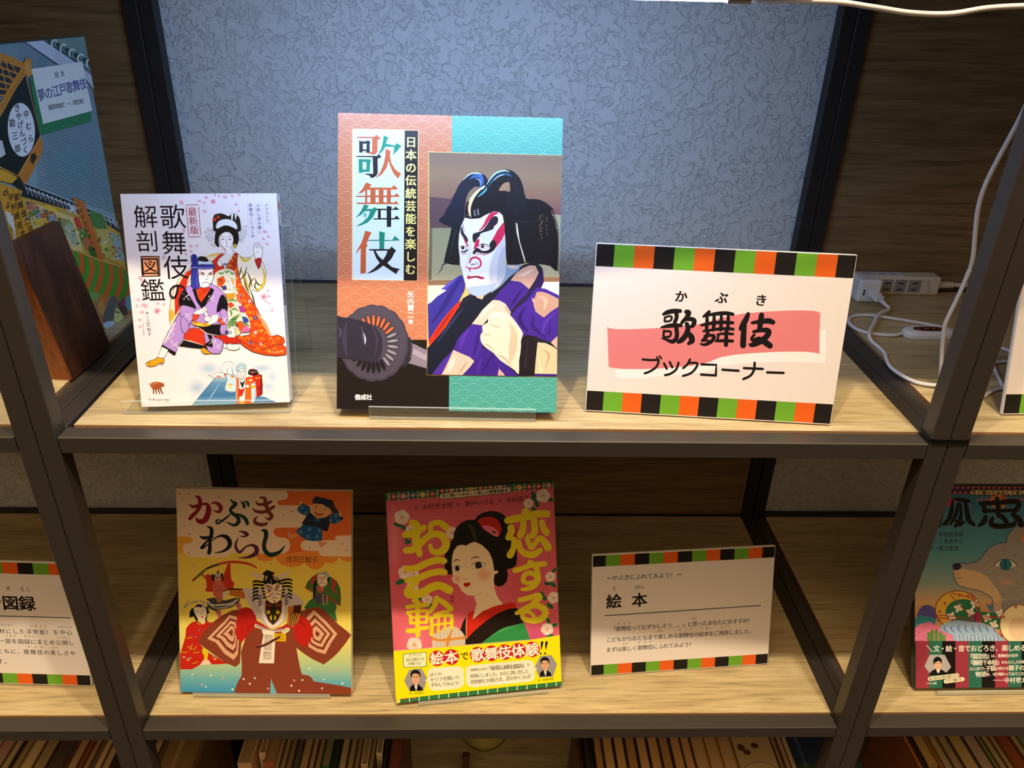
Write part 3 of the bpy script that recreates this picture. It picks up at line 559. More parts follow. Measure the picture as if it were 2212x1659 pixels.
a.P([(1890, 735), (1960, 742), (2030, 775), (2062, 800), (2059, 1028), (1862, 1026), (1872, 900), (1882, 800)], '#dcbd96'); a.S([(1940, 800), (1990, 850), (1960, 960)], [4, 18, 6], '#b9956c'); a.S([(1900, 860), (1920, 1000)], [6, 20], '#ecd6b4')
a.P([(2005, 735), (2064, 680), (2062, 792)], '#d0a890'); a.P([(1862, 1012), (2059, 1016), (2058, 1036), (1860, 1032)], '#3a2078')
# neck, ear and face
up()
a.P([(1600, 1400), (1700, 1402), (1752, 1392), (1720, 1450), (1640, 1510), (1560, 1592), (1480, 1650), (1480, 1560)], '#7e93ac'); a.P([(1615, 1408), (1690, 1404), (1730, 1420), (1690, 1440), (1640, 1432)], '#c6b0a4')
a.P([(1340, 1672), (1420, 1660), (1400, 1708), (1352, 1692)], '#c8b4a0')
a.P([(1248, 985), (1300, 997), (1380, 990), (1430, 960), (1500, 930), (1550, 936), (1580, 965), (1592, 1030), (1600, 1150), (1606, 1300), (1608, 1412), (1600, 1500), (1560, 1565), (1500, 1622), (1430, 1665), (1380, 1677), (1330, 1675), (1290, 1655), (1262, 1610), (1240, 1530), (1222, 1460), (1208, 1400), (1205, 1340), (1194, 1290), (1190, 1220), (1196, 1130), (1212, 1060), (1230, 1020)], '#e8eaf0', 1)
a.P([(1500, 1300), (1560, 1210), (1602, 1150), (1606, 1300), (1608, 1412), (1600, 1500), (1560, 1565), (1500, 1622), (1470, 1560), (1460, 1450)], '#c6c8d0', 2); a.P([(1545, 1330), (1604, 1230), (1607, 1412), (1598, 1500), (1560, 1562), (1530, 1540)], '#aeb4c0', 2)
a.P([(1262, 1600), (1330, 1590), (1440, 1580), (1540, 1560), (1500, 1622), (1430, 1665), (1380, 1677), (1330, 1675), (1290, 1655)], '#9fb2cc', 1); a.S([(1300, 1560), (1360, 1572), (1420, 1560)], [6, 22, 6], '#d8e0ea')
R_ = '#cc2850'
a.S([(1375, 1100), (1420, 1052), (1450, 1000), (1490, 955), (1540, 942)], [10, 22, 34, 38, 10], R_); a.P([(1588, 1022), (1598, 1060), (1597, 1130), (1580, 1170), (1560, 1200), (1520, 1252), (1500, 1200), (1486, 1172), (1510, 1140), (1530, 1100), (1560, 1060)], R_)
a.P([(1315, 1140), (1328, 1122), (1380, 1108), (1412, 1085), (1440, 1050), (1460, 1018), (1480, 990), (1505, 972), (1530, 975), (1542, 1000), (1532, 1038), (1505, 1062), (1498, 1085), (1470, 1100), (1430, 1112), (1395, 1132), (1365, 1160), (1345, 1188), (1326, 1210), (1314, 1175)], '#26242e', 2)
a.P([(1345, 1186), (1372, 1168), (1376, 1195), (1368, 1228), (1340, 1262), (1322, 1262), (1332, 1220)], R_, 1); a.P([(1380, 1130), (1440, 1108), (1500, 1085), (1530, 1060), (1510, 1140), (1470, 1190), (1400, 1180)], '#dfe0e4', 2)
a.P([(1478, 1195), (1490, 1182), (1512, 1188), (1524, 1215), (1512, 1262), (1478, 1292), (1430, 1302), (1385, 1296), (1350, 1290), (1335, 1305), (1318, 1308), (1316, 1290), (1335, 1265), (1360, 1250), (1400, 1278), (1450, 1272), (1470, 1250), (1460, 1225)], '#241f2b', 2)
a.P([(1362, 1240), (1380, 1226), (1410, 1220), (1440, 1228), (1460, 1246), (1440, 1258), (1400, 1262), (1375, 1258)], '#e6d6d2', 2); a.S([(1360, 1240), (1385, 1222), (1415, 1217), (1445, 1228), (1462, 1245)], [4, 6, 7, 6, 4], '#1a161e'); a.E((1402, 1237), 15, 17, '#1b1418'); a.E((1396, 1232), 4, 4, '#f2f2f4', 8)
a.S([(1340, 1312), (1380, 1304), (1420, 1312), (1465, 1298)], [5, 7, 8, 3], '#d4587c')
a.P([(1214, 1062), (1226, 1080), (1238, 1120), (1262, 1152), (1274, 1178), (1270, 1205), (1248, 1182), (1226, 1150), (1208, 1118)], '#2c2a34', 2); a.S([(1228, 1035), (1232, 1070), (1246, 1110)], [5, 8, 3], '#b64894'); a.S([(1232, 1160), (1256, 1205), (1274, 1240)], [5, 14, 12], R_)
a.P([(1206, 1245), (1225, 1236), (1255, 1240), (1270, 1252), (1250, 1272), (1225, 1280), (1208, 1270)], '#e4d8d6', 2); a.E((1228, 1252), 13, 15, '#1b1418'); a.S([(1204, 1246), (1225, 1234), (1262, 1244)], 5, '#1a161e'); a.S([(1210, 1284), (1240, 1288), (1268, 1270), (1275, 1256)], [8, 14, 14, 4], '#2a2630'); a.S([(1214, 1305), (1240, 1308), (1262, 1300)], [4, 8, 4], '#d4587c')
a.P([(1278, 1210), (1300, 1200), (1304, 1300), (1290, 1360), (1262, 1410), (1268, 1330)], '#d6dce8', 2)
a.S([(1290, 1388), (1300, 1352), (1335, 1335), (1370, 1348), (1388, 1380), (1382, 1412), (1355, 1430), (1328, 1425)], [9, 17, 17, 17, 16, 15, 13, 5], R_); a.E((1348, 1392), 20, 17, '#c9cbd4'); a.S([(1300, 1408), (1312, 1395), (1330, 1400)], [4, 9, 6], '#5a4048'); a.S([(1250, 1408), (1272, 1430), (1300, 1432), (1340, 1436)], [4, 9, 10, 6], R_); a.S([(1288, 1436), (1292, 1464)], [12, 6], R_)
a.P([(1262, 1515), (1280, 1492), (1292, 1504), (1330, 1500), (1360, 1498), (1418, 1512), (1416, 1528), (1388, 1530), (1350, 1515), (1310, 1520), (1276, 1530)], '#b4304e', 1); a.P([(1290, 1508), (1340, 1504), (1400, 1514), (1350, 1512)], '#3a1420')
# sword guard
a.part('sword_guard_picture'); dn()
a.P([(745, 735), (785, 745), (910, 805), (906, 965), (740, 918)], '#857a88'); a.P([(770, 780), (908, 848), (907, 900), (770, 830)], '#a298a4'); a.P([(720, 700), (760, 690), (782, 730), (785, 800), (768, 890), (735, 935), (700, 960)], '#2c2832'); a.S([(770, 740), (776, 800), (762, 870)], 6, '#625a6a')
import_pts = [(440+ (302+9*abs(math.sin(17*t/2)))*math.cos(t)*1.0, 742+(332+10*abs(math.sin(17*t/2)))*math.sin(t)) for t in [2*math.pi*i/170 for i in range(170)]]
a.P(import_pts, '#3f3a46'); a.P([(440+(p[0]-440)*.955-4, 742+(p[1]-742)*.955-4) for p in import_pts], '#4a4450')
for i in range(26):
    t = 2*math.pi*(i+.5)/26
    if math.pi*.86 < t < math.pi*1.12: continue
    cx, cy = 438+172*math.cos(t), 748+208*math.sin(t); col = '#c9663a' if (math.pi*1.14 < t < math.pi*1.86) else ('#8d8a92' if (t < .95 or t > math.pi*1.86) else '#1c1718')
    a.E((cx, cy), 58, 20, '#2a2630', 14, math.atan2(math.sin(t)*1.15, math.cos(t))); a.E((cx, cy), 50, 13, col, 14, math.atan2(math.sin(t)*1.15, math.cos(t)))
a.P([(100, 498), (160, 512), (230, 520), (330, 545), (400, 568), (450, 595), (490, 640), (514, 700), (516, 800), (500, 860), (470, 895), (420, 908), (330, 900), (250, 886), (170, 876), (100, 870)], '#2e2a37')
a.S([(200, 560), (180, 700), (200, 840)], [10, 40, 16], '#3d384a'); a.S([(330, 590), (350, 700), (370, 760)], [6, 18, 8], '#4c4760'); a.S([(352, 650), (366, 710), (362, 750)], [3, 12, 4], '#d8d4e4')
a.S([(420, 590), (470, 700), (450, 850)], [5, 12, 5], '#453f50'); a.S([(130, 600), (150, 640), (130, 700)], [6, 20, 6], '#4a4462')
# title panel
a.part('title_panel'); up()
a.P([(250, 196), (838, 208), (828, B2+192), (246, B2+184)], '#e8c98a'); a.P([(258, 202), (714, 212), (704, B2+188), (254, B2+178)], '#cfdfe6'); a.P([(714, 212), (832, 214), (824, B2+190), (704, B2+188)], '#1b1517')
a.part('title_lettering'); RU, TE, BL = '#bf5a30', '#148067', '#16151a'; WH = '#cfdfe6'
a.P([(290, 268), (447, 268), (462, 248), (505, 285), (474, 296), (474, 395), (462, 418), (436, 428), (372, 408), (372, 402), (425, 402), (425, 282), (290, 280)], RU)
a.P([(310, 298), (328, 308), (375, 308), (388, 298), (412, 316), (404, 330), (405, 408), (372, 410), (372, 395), (342, 395), (342, 408), (312, 408)], BL); a.P([(344, 330), (376, 330), (376, 380), (344, 380)], WH)
a.P([(285, 437), (468, 437), (485, 420), (510, 450), (475, 462), (475, 590), (462, 615), (440, 628), (415, 634), (402, 612), (360, 600), (360, 594), (435, 596), (430, 450), (285, 447)], BL)
a.P([(305, 465), (395, 468), (408, 466), (416, 486), (408, 500), (405, 580), (345, 580), (342, 588), (308, 588)], TE); a.P([(342, 492), (374, 492), (374, 556), (342, 556)], WH)
a.P([(527, 256), (572, 276), (556, 300), (548, 330), (630, 345), (643, 322), (686, 352), (664, 372), (640, 402), (604, 434), (618, 400), (622, 358), (545, 356), (518, 396), (485, 425), (484, 414), (506, 370), (522, 310)], TE)
a.P([(545, 375), (588, 392), (584, 440), (596, 500), (630, 556), (685, 598), (670, 612), (655, 640), (612, 590), (582, 520), (572, 480), (552, 545), (515, 598), (452, 640), (498, 580), (528, 505), (541, 440)], RU)
a.P([(370, 672), (422, 690), (404, 716), (600, 718), (614, 694), (656, 726), (640, 736), (592, 736), (592, 786), (622, 788), (640, 766), (676, 800), (592, 802), (590, 848), (622, 850), (636, 834), (666, 866), (290, 864), (290, 850), (364, 850), (364, 802), (283, 802), (283, 790), (364, 790), (364, 742), (342, 764), (298, 772), (340, 730)], RU)
for x0 in (382, 456, 527): 
    for y0, y1 in ((738, 788), (804, 849)): a.P([(x0, y0), (x0+28, y0), (x0+28, y1), (x0, y1)], WH)
a.P([(358, 865), (397, 880), (378, 906), (428, 906), (446, 888), (476, 912), (458, 928), (430, 985), (385, 1028), (330, 1052), (278, 1062), (340, 1025), (392, 975), (408, 926), (362, 926), (325, 962), (278, 985), (318, 940), (342, 895)], TE); a.E((362, 960), 16, 22, '#6ab8a8', 12)
a.P([(470, 904), (555, 905), (555, 878), (602, 888), (594, 905), (618, 905), (632, 885), (670, 914), (594, 916), (594, 988), (622, 988), (640, 964), (674, 998), (594, 1001), (594, 1066), (555, 1066), (555, 1001), (438, 1001), (438, 990), (476, 990), (478, 918), (466, 916)], BL); a.P([(502, 918), (554, 918), (554, 988), (502, 988)], WH)
a.P([(365, 1098), (422, 1116), (402, 1150), (376, 1216), (386, 1232), (372, 1248), (370, 1475), (322, 1482), (325, 1252), (275, 1314), (298, 1262), (330, 1206), (350, 1150)], RU)
a.P([(488, 1104), (538, 1116), (534, 1180), (602, 1182), (628, 1144), (672, 1186), (533, 1192), (531, 1266), (490, 1266), (490, 1190), (390, 1190), (390, 1180), (488, 1180)], TE)
a.P([(398, 1262), (580, 1262), (597, 1238), (638, 1275), (620, 1300), (598, 1345), (560, 1385), (600, 1420), (674, 1440), (656, 1452), (638, 1484), (580, 1445), (525, 1408), (470, 1448), (420, 1470), (375, 1482), (440, 1436), (492, 1385), (460, 1340), (436, 1275), (400, 1275)], BL); a.P([(456, 1277), (562, 1277), (545, 1322), (520, 1358), (484, 1325)], WH)
a.T('日本の伝統芸能を楽しむ', (770, 314), (764, 1440), 100, '#ecdf86', .022, vert=True)
a.part('small_lettering'); dn()
a.T('矢内賢二', (766, 312), (766, 492), 62, '#f2efe8', .018, vert=True); a.T('著', (767, 553), (767, 553), 46, '#f2efe8', .014)
a.T('偕成社', (297, 1220), (400, 1220), 53, '#f4f2ee', .03)
a.done()
# ------------------------------------------------------------------ the white illustrated guide on the left
poseA = (.0863, .0430, 5.15, 17.25, .1456, .2090); zA = .0100
rA, a = book('guide_book', 'white kabuki guide paperback with two drawn actors, far left of the middle shelf', poseA, zA, .018, 1, '#eceaf0', soft=True, inset=.001)
stand('clear acrylic stand wider than the white kabuki guide it holds', .1505, .0468, math.radians(2.0), BT, .164, .036, math.radians(17.25), .168, .050, .0165)
a.base = .0001
a.crop(240, 400, 3.19); OL = '#2a2428'
def out(pts, w=3, col=OL): a.S(pts, w, col, 3); return a
def shape(pts, col, w=3, sm=2, oc=OL): a.P(pts, col, sm); a.S(pts+[pts[0]], w, oc, 0); return a
# petals and blossoms
PK, PD = '#e8b4cc', '#c06a90'
a.part('cherry_petals')
for x, y, r in ((485, 120, 16), (655, 85, 12), (608, 110, 11), (640, 122, 9), (785, 82, 15), (835, 75, 9), (882, 68, 8), (862, 133, 11), (880, 178, 9), (645, 180, 12), (745, 75, 7), (715, 68, 7), (500, 308, 13), (550, 420, 11), (590, 418, 10), (551, 455, 8), (515, 475, 9), (363, 498, 13), (1062, 322, 14), (1085, 355, 10), (1050, 370, 10), (1075, 407, 9), (1080, 728, 9), (1088, 765, 10), (1068, 800, 8), (1090, 815, 7), (1110, 862, 9), (188, 790, 10), (178, 832, 8), (322, 816, 9), (363, 820, 9), (214, 876, 12), (198, 928, 10), (199, 975, 9), (200, 640, 14), (215, 660, 12), (228, 690, 10), (220, 825, 12), (240, 832, 14)):
    an = random.random()*3; a.E((x, y), r+1.6, r*.62+1.6, PD, 10, an); a.E((x, y), r, r*.62, PK, 10, an)
for cx, cy, R in ((703, 113, 17), (1052, 768, 20), (318, 866, 20)):
    for k in range(5): t = k*1.257; a.E((cx+R*.6*math.cos(t), cy+R*.6*math.sin(t)), R*.52, R*.4, '#d4668c', 8, t); a.E((cx+R*.6*math.cos(t), cy+R*.6*math.sin(t)), R*.42, R*.3, '#f0b0c4', 8, t)
    a.E((cx, cy), R*.25, R*.25, '#c23a5a', 8)
a.part('standing_figure')
# red robe that trails behind
shape([(700, 478), (770, 466), (800, 520), (790, 600), (700, 620), (640, 560), (560, 620), (520, 700), (480, 800), (465, 880), (430, 950), (405, 960), (400, 880), (410, 800), (430, 720), (470, 640), (540, 575), (600, 520)], '#e7dfc2', 3)
a.P([(720, 500), (775, 470), (790, 600), (700, 620), (560, 600), (520, 690), (490, 780), (470, 850), (440, 900), (440, 850), (440, 760), (470, 680), (520, 600), (600, 560), (700, 520)], '#c8321e', 2); a.P([(402, 870), (420, 850), (440, 905), (405, 945)], '#e0b030'); a.S([(650, 495), (700, 480), (740, 478)], [4, 16, 6], '#e0c050')
# sleeve with bamboo
shape([(850, 465), (880, 478), (905, 500), (960, 498), (990, 470), (1030, 505), (1058, 560), (1070, 600), (1062, 650), (1050, 700), (1010, 733), (975, 720), (955, 680), (960, 730), (985, 790), (1000, 850), (960, 820), (900, 700), (870, 620), (855, 560)], '#f0ead6')
a.S([(885, 490), (920, 520), (960, 505)], [6, 22, 8], '#d8c24a'); a.S([(1040, 560), (1060, 640), (1040, 700), (1000, 725)], [4, 18, 20, 6], '#d8be4a'); a.S([(905, 590), (930, 680), (950, 720)], [6, 26, 14], '#c4b052')
for p in (((935, 560), (920, 620), (880, 660)), ((940, 600), (960, 650), (970, 700)), ((985, 640), (960, 670), (950, 710)), ((990, 640), (1010, 680), (1040, 690)), ((900, 560), (890, 600), (880, 630)), ((960, 720), (980, 780), (995, 850)), ((920, 640), (930, 700), (960, 760)), ((1000, 660), (990, 700), (1010, 720))): a.S(p, [3, 11, 3], '#4b4a2c')
# hand
shape([(985, 412), (992, 402), (1002, 440), (1000, 396), (1012, 392), (1018, 436), (1018, 400), (1028, 400), (1034, 440), (1040, 420), (1046, 425), (1044, 460), (1038, 495), (1028, 512), (1000, 512), (990, 490), (982, 450)], '#f6f4f2', 2.5, 0); a.S([(1018, 450), (1008, 462), (1000, 458)], 2, OL); shape([(990, 512), (1036, 500), (1030, 560), (1015, 578), (1000, 545)], '#b22a20', 2.5)
# body panels: green white collar, orange brocade
shape([(770, 540), (740, 530), (745, 505), (790, 470), (830, 452), (870, 465), (840, 490), (800, 545), (785, 580)], '#dfe6e6', 2.5)
ORG = '#dc4a1c'
shape([(800, 560), (820, 510), (850, 470), (872, 470), (868, 540), (880, 620), (900, 680), (930, 730), (970, 790), (1005, 850), (1040, 920), (1080, 985), (1105, 1040), (1150, 1032), (1190, 1052), (1196, 1080), (1180, 1098), (1215, 1118), (1224, 1145), (1205, 1168), (1140, 1176), (1060, 1170), (980, 1150), (920, 1115), (870, 1070), (848, 1035), (900, 1040), (955, 1030), (960, 990), (940, 930), (900, 840), (860, 760), (840, 700), (830, 640), (790, 600)], ORG, 4)
a.P([(845, 480), (870, 470), (860, 560), (835, 600), (800, 600)], '#a8281a'); a.S([(1000, 870), (1060, 960), (1100, 1040)], [4, 26, 10], '#f0a070'); a.S([(880, 1060), (960, 1110), (1060, 1130), (1120, 1100), (1180, 1096)], 3.5, OL); a.S([(900, 1040), (960, 1070), (1020, 1095), (1060, 1080), (1100, 1042)], 3, OL); a.S([(1090, 1150), (1150, 1150), (1195, 1135)], [3, 10, 3], '#f0a070')
for i, (x, y) in enumerate([(828, 520), (845, 495), (822, 560), (860, 640), (870, 720), (900, 760), (915, 800), (930, 840), (950, 830), (970, 880), (945, 880), (985, 920), (1010, 910), (1000, 960), (1040, 970), (1020, 1010), (1070, 1020), (980, 1040), (1040, 1060), (1100, 1060), (1150, 1060), (940, 1060), (960, 1090), (1010, 1130), (1080, 1140), (1130, 1130), (1170, 1150), (1050, 1110), (900, 1050), (1120, 1090), (870, 590), (890, 690)]):
    for r in (16, 10): a.S([(x-r, y+r*.6), (x-r*.7, y-r*.4), (x, y-r*.8), (x+r*.7, y-r*.4), (x+r, y+r*.6)], 2.2, '#f4b62a', 0)
for x, y, r, c in ((788, 545, 11, '#3a3c90'), (826, 505, 10, '#f0c0d4'), (851, 600, 10, '#f0c0d4'), (900, 760, 10, '#3a3c90'), (955, 800, 13, '#f2b6c8'), (994, 912, 16, '#2e3a92'), (960, 918, 9, '#f4cc30'), (995, 1015, 14, '#f2b6c8'), (1040, 1000, 9, '#f4cc30'), (962, 1086, 13, '#2e3a92'), (1032, 1094, 11, '#f2b6c8'), (1092, 1146, 9, '#f4cc30')):
    for k in range(6): t = k*1.047; a.E((x+r*.55*math.cos(t), y+r*.55*math.sin(t)), r*.45, r*.3, c, 7, t)
    a.E((x, y), r*.25, r*.25, '#f6f0e0', 6)
# red underskirt and footwear
shape([(720, 1040), (800, 1030), (870, 1048), (895, 1085), (860, 1092), (780, 1092), (730, 1080)], '#c42c1c', 2.5); shape([(795, 1095), (850, 1092), (890, 1102), (884, 1128), (850, 1138), (805, 1130)], '#f2f0ee', 3); shape([(775, 1090), (797, 1098), (795, 1122), (775, 1118)], '#f2f0ee', 2); a.S([(830, 1098), (860, 1094)], 3, OL)
# bouquet of paper slips, leaves and basket
a.P([(712, 620), (740, 590), (790, 575), (840, 585), (862, 640), (860, 700), (890, 780), (905, 850), (940, 900), (960, 960), (950, 1010), (880, 1010), (850, 1050), (790, 1030), (785, 980), (812, 930), (812, 860), (790, 800), (770, 730), (730, 690)], '#d8ddc8', 2)
for pts, c in (([(732, 645), (775, 625), (790, 660), (760, 705), (735, 690)], '#e2561e'), ([(800, 645), (825, 640), (850, 720), (825, 728), (800, 690)], '#f4f2ee'), ([(825, 640), (850, 650), (845, 690)], '#e8c060'), ([(760, 700), (790, 690), (800, 715), (775, 725)], '#3a3480'), ([(845, 700), (865, 705), (870, 730), (850, 725)], '#b8d8a8'), ([(780, 720), (840, 725), (850, 745), (790, 748)], '#f0eee8'), ([(787, 750), (855, 740), (850, 775), (825, 790), (800, 785)], '#eba32c'), ([(860, 750), (880, 755), (905, 800), (890, 815), (868, 790)], '#dd6a3a'), ([(805, 815), (830, 805), (850, 830), (820, 850)], '#d84a20'), ([(850, 810), (878, 800), (880, 830), (858, 838)], '#f0f0ea'), ([(880, 835), (905, 830), (930, 860), (910, 880), (888, 865)], '#b03aa0'), ([(890, 870), (925, 885), (935, 905), (905, 905)], '#f2f0ee'), ([(905, 905), (940, 915), (950, 940), (915, 955)], '#2a4a9c'), ([(860, 945), (900, 935), (925, 980), (890, 1005)], '#e0561e'), ([(925, 960), (960, 990), (955, 1010), (890, 1015)], '#e66aa4'), ([(855, 985), (885, 1000), (895, 1020), (870, 1040)], '#f0d8a0'), ([(792, 1000), (815, 980), (850, 985), (850, 1045), (815, 1050), (790, 1030)], '#eceaf0'), ([(788, 1000), (806, 1000), (806, 1030), (790, 1030)], '#2c3a88')): shape(pts, c, 2, 0)
for y in (757, 766, 775): a.S([(795, y), (825, y+4), (850, y-4)], 2.5, '#b8701c')
for p in (((780, 590), (800, 600), (815, 580)), ((820, 590), (835, 610), (855, 600)), ((800, 800), (840, 790), (870, 800)), ((820, 870), (850, 850), (880, 870)), ((740, 600), (760, 610), (780, 600)), ((900, 950), (930, 955), (955, 970)), ((815, 860), (830, 880), (826, 905))): a.S(p, [3, 13, 3], '#5a9048')
for p in (((812, 990), (820, 950), (850, 920), (885, 890)), ((815, 950), (840, 960), (850, 930))): a.S(p, [8, 22, 26, 8], '#3f7c30'); a.S(p, 2.5, '#e8eec8')
a.T('笹', (757, 660), (757, 660), 36, '#201814'); a.T('天の川', (812, 665), (828, 712), 22, '#201814', vert=True); a.T('星', (868, 965), (868, 965), 26, '#201814'); a.T('願', (820, 1015), (820, 1015), 30, '#404048')
# hair sticks and hair
for x1, y1, x2, y2 in ((740, 290, 650, 325), (735, 305, 655, 352), (730, 330, 668, 300), (735, 340, 658, 366), (738, 355, 672, 382), (740, 372, 692, 408), (748, 385, 712, 420), (860, 300, 934, 285), (870, 318, 934, 312), (872, 335, 932, 332), (868, 350, 922, 355), (862, 365, 912, 372), (860, 380, 900, 384)): a.S([(x1, y1), (x2, y2)], 11, OL); a.S([(x1, y1), (x2, y2)], 7, '#f2f2f4')
a.P([(702, 270), (700, 235), (712, 205), (745, 194), (780, 200), (812, 214), (830, 196), (862, 200), (885, 225), (892, 262), (895, 300), (880, 320), (720, 320), (704, 300)], '#26221c', 2)
shape([(722, 295), (728, 262), (752, 240), (792, 232), (835, 240), (862, 262), (872, 300), (840, 310), (760, 310)], '#e8eef6', 2.5)
a.P([(718, 340), (724, 310), (748, 292), (790, 276), (838, 290), (868, 310), (880, 345), (880, 385), (865, 418), (846, 425), (838, 380), (826, 330), (796, 318), (768, 332), (745, 350), (740, 390), (748, 425), (730, 420), (714, 395)], '#1e1a16', 2)
a.E((714, 236), 13, 13, '#c83418', 14); a.E((738, 219), 11, 11, '#c83418', 14); shape([(712, 210), (706, 198), (716, 200)], '#f0f0f0', 2, 0); shape([(826, 200), (836, 186), (844, 196), (838, 240), (828, 240)], '#f4f4f4', 2.5, 0); shape([(850, 205), (862, 196), (868, 206), (858, 245)], '#f4f4f4', 2.5, 0)
shape([(748, 350), (768, 330), (796, 320), (824, 332), (840, 350), (844, 380), (836, 415), (820, 438), (800, 447), (778, 436), (756, 408), (748, 380)], '#f4f2f4', 2.5)
a.P([(786, 444), (826, 436), (842, 462), (812, 478), (790, 468)], '#f0eef2'); a.S([(782, 442), (790, 462)], 2.5, OL); a.S([(832, 438), (846, 460)], 2.5, OL)
for x, s_ in ((770, 1), (820, -1)): a.S([(x-16, 358+s_), (x, 350), (x+14, 355-s_)], 2.6, OL); a.E((x, 373), 11, 5.5, OL, 10, -.2*s_); a.E((x, 373), 8.5, 3.6, '#f4f4f4', 10, -.2*s_); a.E((x, 373), 3.6, 3.6, OL, 8)
a.S([(795, 368), (796, 398), (792, 405), (801, 408)], 2.2, OL); a.S([(790, 424), (798, 420), (808, 424)], 3, '#7a3a40'); shape([(845, 405), (862, 403), (864, 430), (848, 434)], '#d8b830', 2.5, 0); shape([(730, 528), (750, 520), (770, 545), (752, 562), (736, 548)], '#f0eef2', 2, 2)
# crouching man in lavender
a.part('crouching_figure'); LV = '#b490d8'
shape([(470, 880), (440, 935), (400, 1000), (370, 1060), (350, 1105), (395, 1130), (430, 1160), (440, 1172), (460, 1120), (480, 1080), (540, 1020), (600, 960), (590, 900)], LV, 3.5)
a.P([(430, 950), (450, 940), (400, 1040), (370, 1090), (358, 1090)], '#ddd0ee'); shape([(345, 1112), (358, 1102), (400, 1128), (446, 1152), (436, 1176), (400, 1150)], '#1c181a', 2, 0)
shape([(352, 1112), (395, 1135), (372, 1180), (352, 1195), (322, 1188), (335, 1150)], '#f6f4f2', 3, 0); shape([(240, 1226), (262, 1212), (300, 1200), (318, 1186), (352, 1192), (366, 1198), (364, 1222), (330, 1228), (310, 1244), (272, 1252), (246, 1246)], '#e0a41c', 3.5); a.S([(262, 1216), (268, 1246)], 3, OL); a.P([(330, 1232), (372, 1226), (350, 1240)], '#a8a8a8')
shape([(520, 1000), (560, 985), (640, 990), (690, 1020), (760, 1050), (700, 1110), (640, 1108), (560, 1080), (500, 1055)], '#d03a1e', 3)
a.P([(500, 1068), (560, 1085), (640, 1110), (700, 1118), (660, 1128), (560, 1120), (470, 1108)], '#1a1618', 1); a.S([(496, 1062), (560, 1078), (630, 1100)], [3, 7, 3], '#d8d0c8')
shape([(640, 1010), (690, 1020), (720, 1050), (750, 1060), (775, 1080), (768, 1130), (750, 1160), (700, 1160), (668, 1140), (650, 1080)], LV, 3.5); a.P([(600, 960), (690, 1000), (700, 1060), (640, 1100), (700, 1120), (660, 1020)], '#1a1618', 1)
shape([(625, 1122), (648, 1122), (666, 1140), (690, 1160), (660, 1162), (640, 1160), (622, 1140)], '#e0a41c', 3)
a.P([(560, 950), (700, 965), (780, 960), (770, 1010), (730, 1040), (680, 1020), (620, 985)], '#17141a', 2); a.S([(600, 975), (660, 1020), (740, 1035)], [2, 7, 2], '#c8c0c0')
shape([(560, 690), (520, 700), (490, 740), (470, 800), (490, 850), (530, 880), (580, 960), (640, 950), (720, 960), (790, 950), (800, 880), (806, 820), (790, 760), (760, 720), (700, 680), (640, 700)], LV, 3)
a.P([(500, 722), (530, 745), (560, 790), (590, 850), (545, 840), (480, 838), (468, 800), (480, 755)], '#16131a', 2); a.P([(560, 715), (585, 712), (600, 770), (622, 808), (650, 770), (690, 705), (712, 720), (690, 780), (650, 830), (625, 850), (590, 800)], '#17141a', 1); a.P([(760, 755), (786, 768), (804, 820), (800, 870), (760, 860), (730, 880), (735, 820)], '#16131a', 2)
a.P([(588, 715), (640, 712), (688, 704), (650, 770), (622, 808), (600, 770)], '#d4421e'); a.P([(606, 705), (660, 700), (690, 705), (640, 745)], '#c8341a'); a.S([(605, 762), (650, 730), (685, 706)], 3, '#5a1410')
shape([(480, 838), (500, 825), (540, 835), (580, 855), (565, 920), (540, 960), (505, 930), (478, 890)], LV, 3); shape([(500, 900), (540, 960), (520, 1020), (490, 1000), (480, 930)], LV, 3); shape([(750, 870), (775, 850), (800, 870), (806, 930), (790, 1010), (765, 1030), (750, 990), (770, 930)], LV, 3)
shape([(566, 890), (600, 885), (610, 905), (590, 925), (563, 950)], '#d4421e', 2.5, 0); shape([(735, 905), (760, 920), (790, 960), (770, 965), (740, 940)], '#d4421e', 2.5, 0)
shape([(570, 935), (640, 950), (692, 940), (688, 965), (640, 976), (590, 968), (562, 955)], '#e4c440', 2.5); a.E((585, 945), 14, 7, '#d85a30', 10); a.E((650, 960), 18, 7, '#d87a40', 10)
for i in range(9):
    x, y = [(520, 770), (530, 900), (415, 1010), (400, 1060), (690, 780), (700, 1080), (740, 1110), (780, 930), (440, 1100)][i]
    a.S([(x-22, y+14), (x, y-4), (x+22, y-18)], 2.4, '#f4eefa'); a.S([(x-14, y-18), (x+4, y), (x+16, y+20)], 2.4, '#f4eefa')
    for k in range(7): a.E((x+random.uniform(-26, 26), y+random.uniform(-26, 26)), 2.6, 2.6, '#f8f4fc', 6)
shape([(566, 888), (590, 862), (620, 852), (640, 838), (660, 845), (665, 862), (650, 880), (620, 890)], '#f6f4f4', 2.5); shape([(690, 900), (720, 890), (745, 900), (730, 940), (690, 960), (668, 945)], '#f6f4f4', 2.5)
shape([(640, 880), (660, 872), (682, 915), (664, 925)], '#e8e8ee', 2.5, 0); a.E((668, 920), 26, 22, OL, 18); a.E((668, 920), 23, 19, '#f4f2f2', 18); a.E((672, 912), 14, 9, '#d8d6dc', 12)
for k in range(4): a.S([(628+k*9, 846+k*2), (636+k*8, 872)], 2, OL)
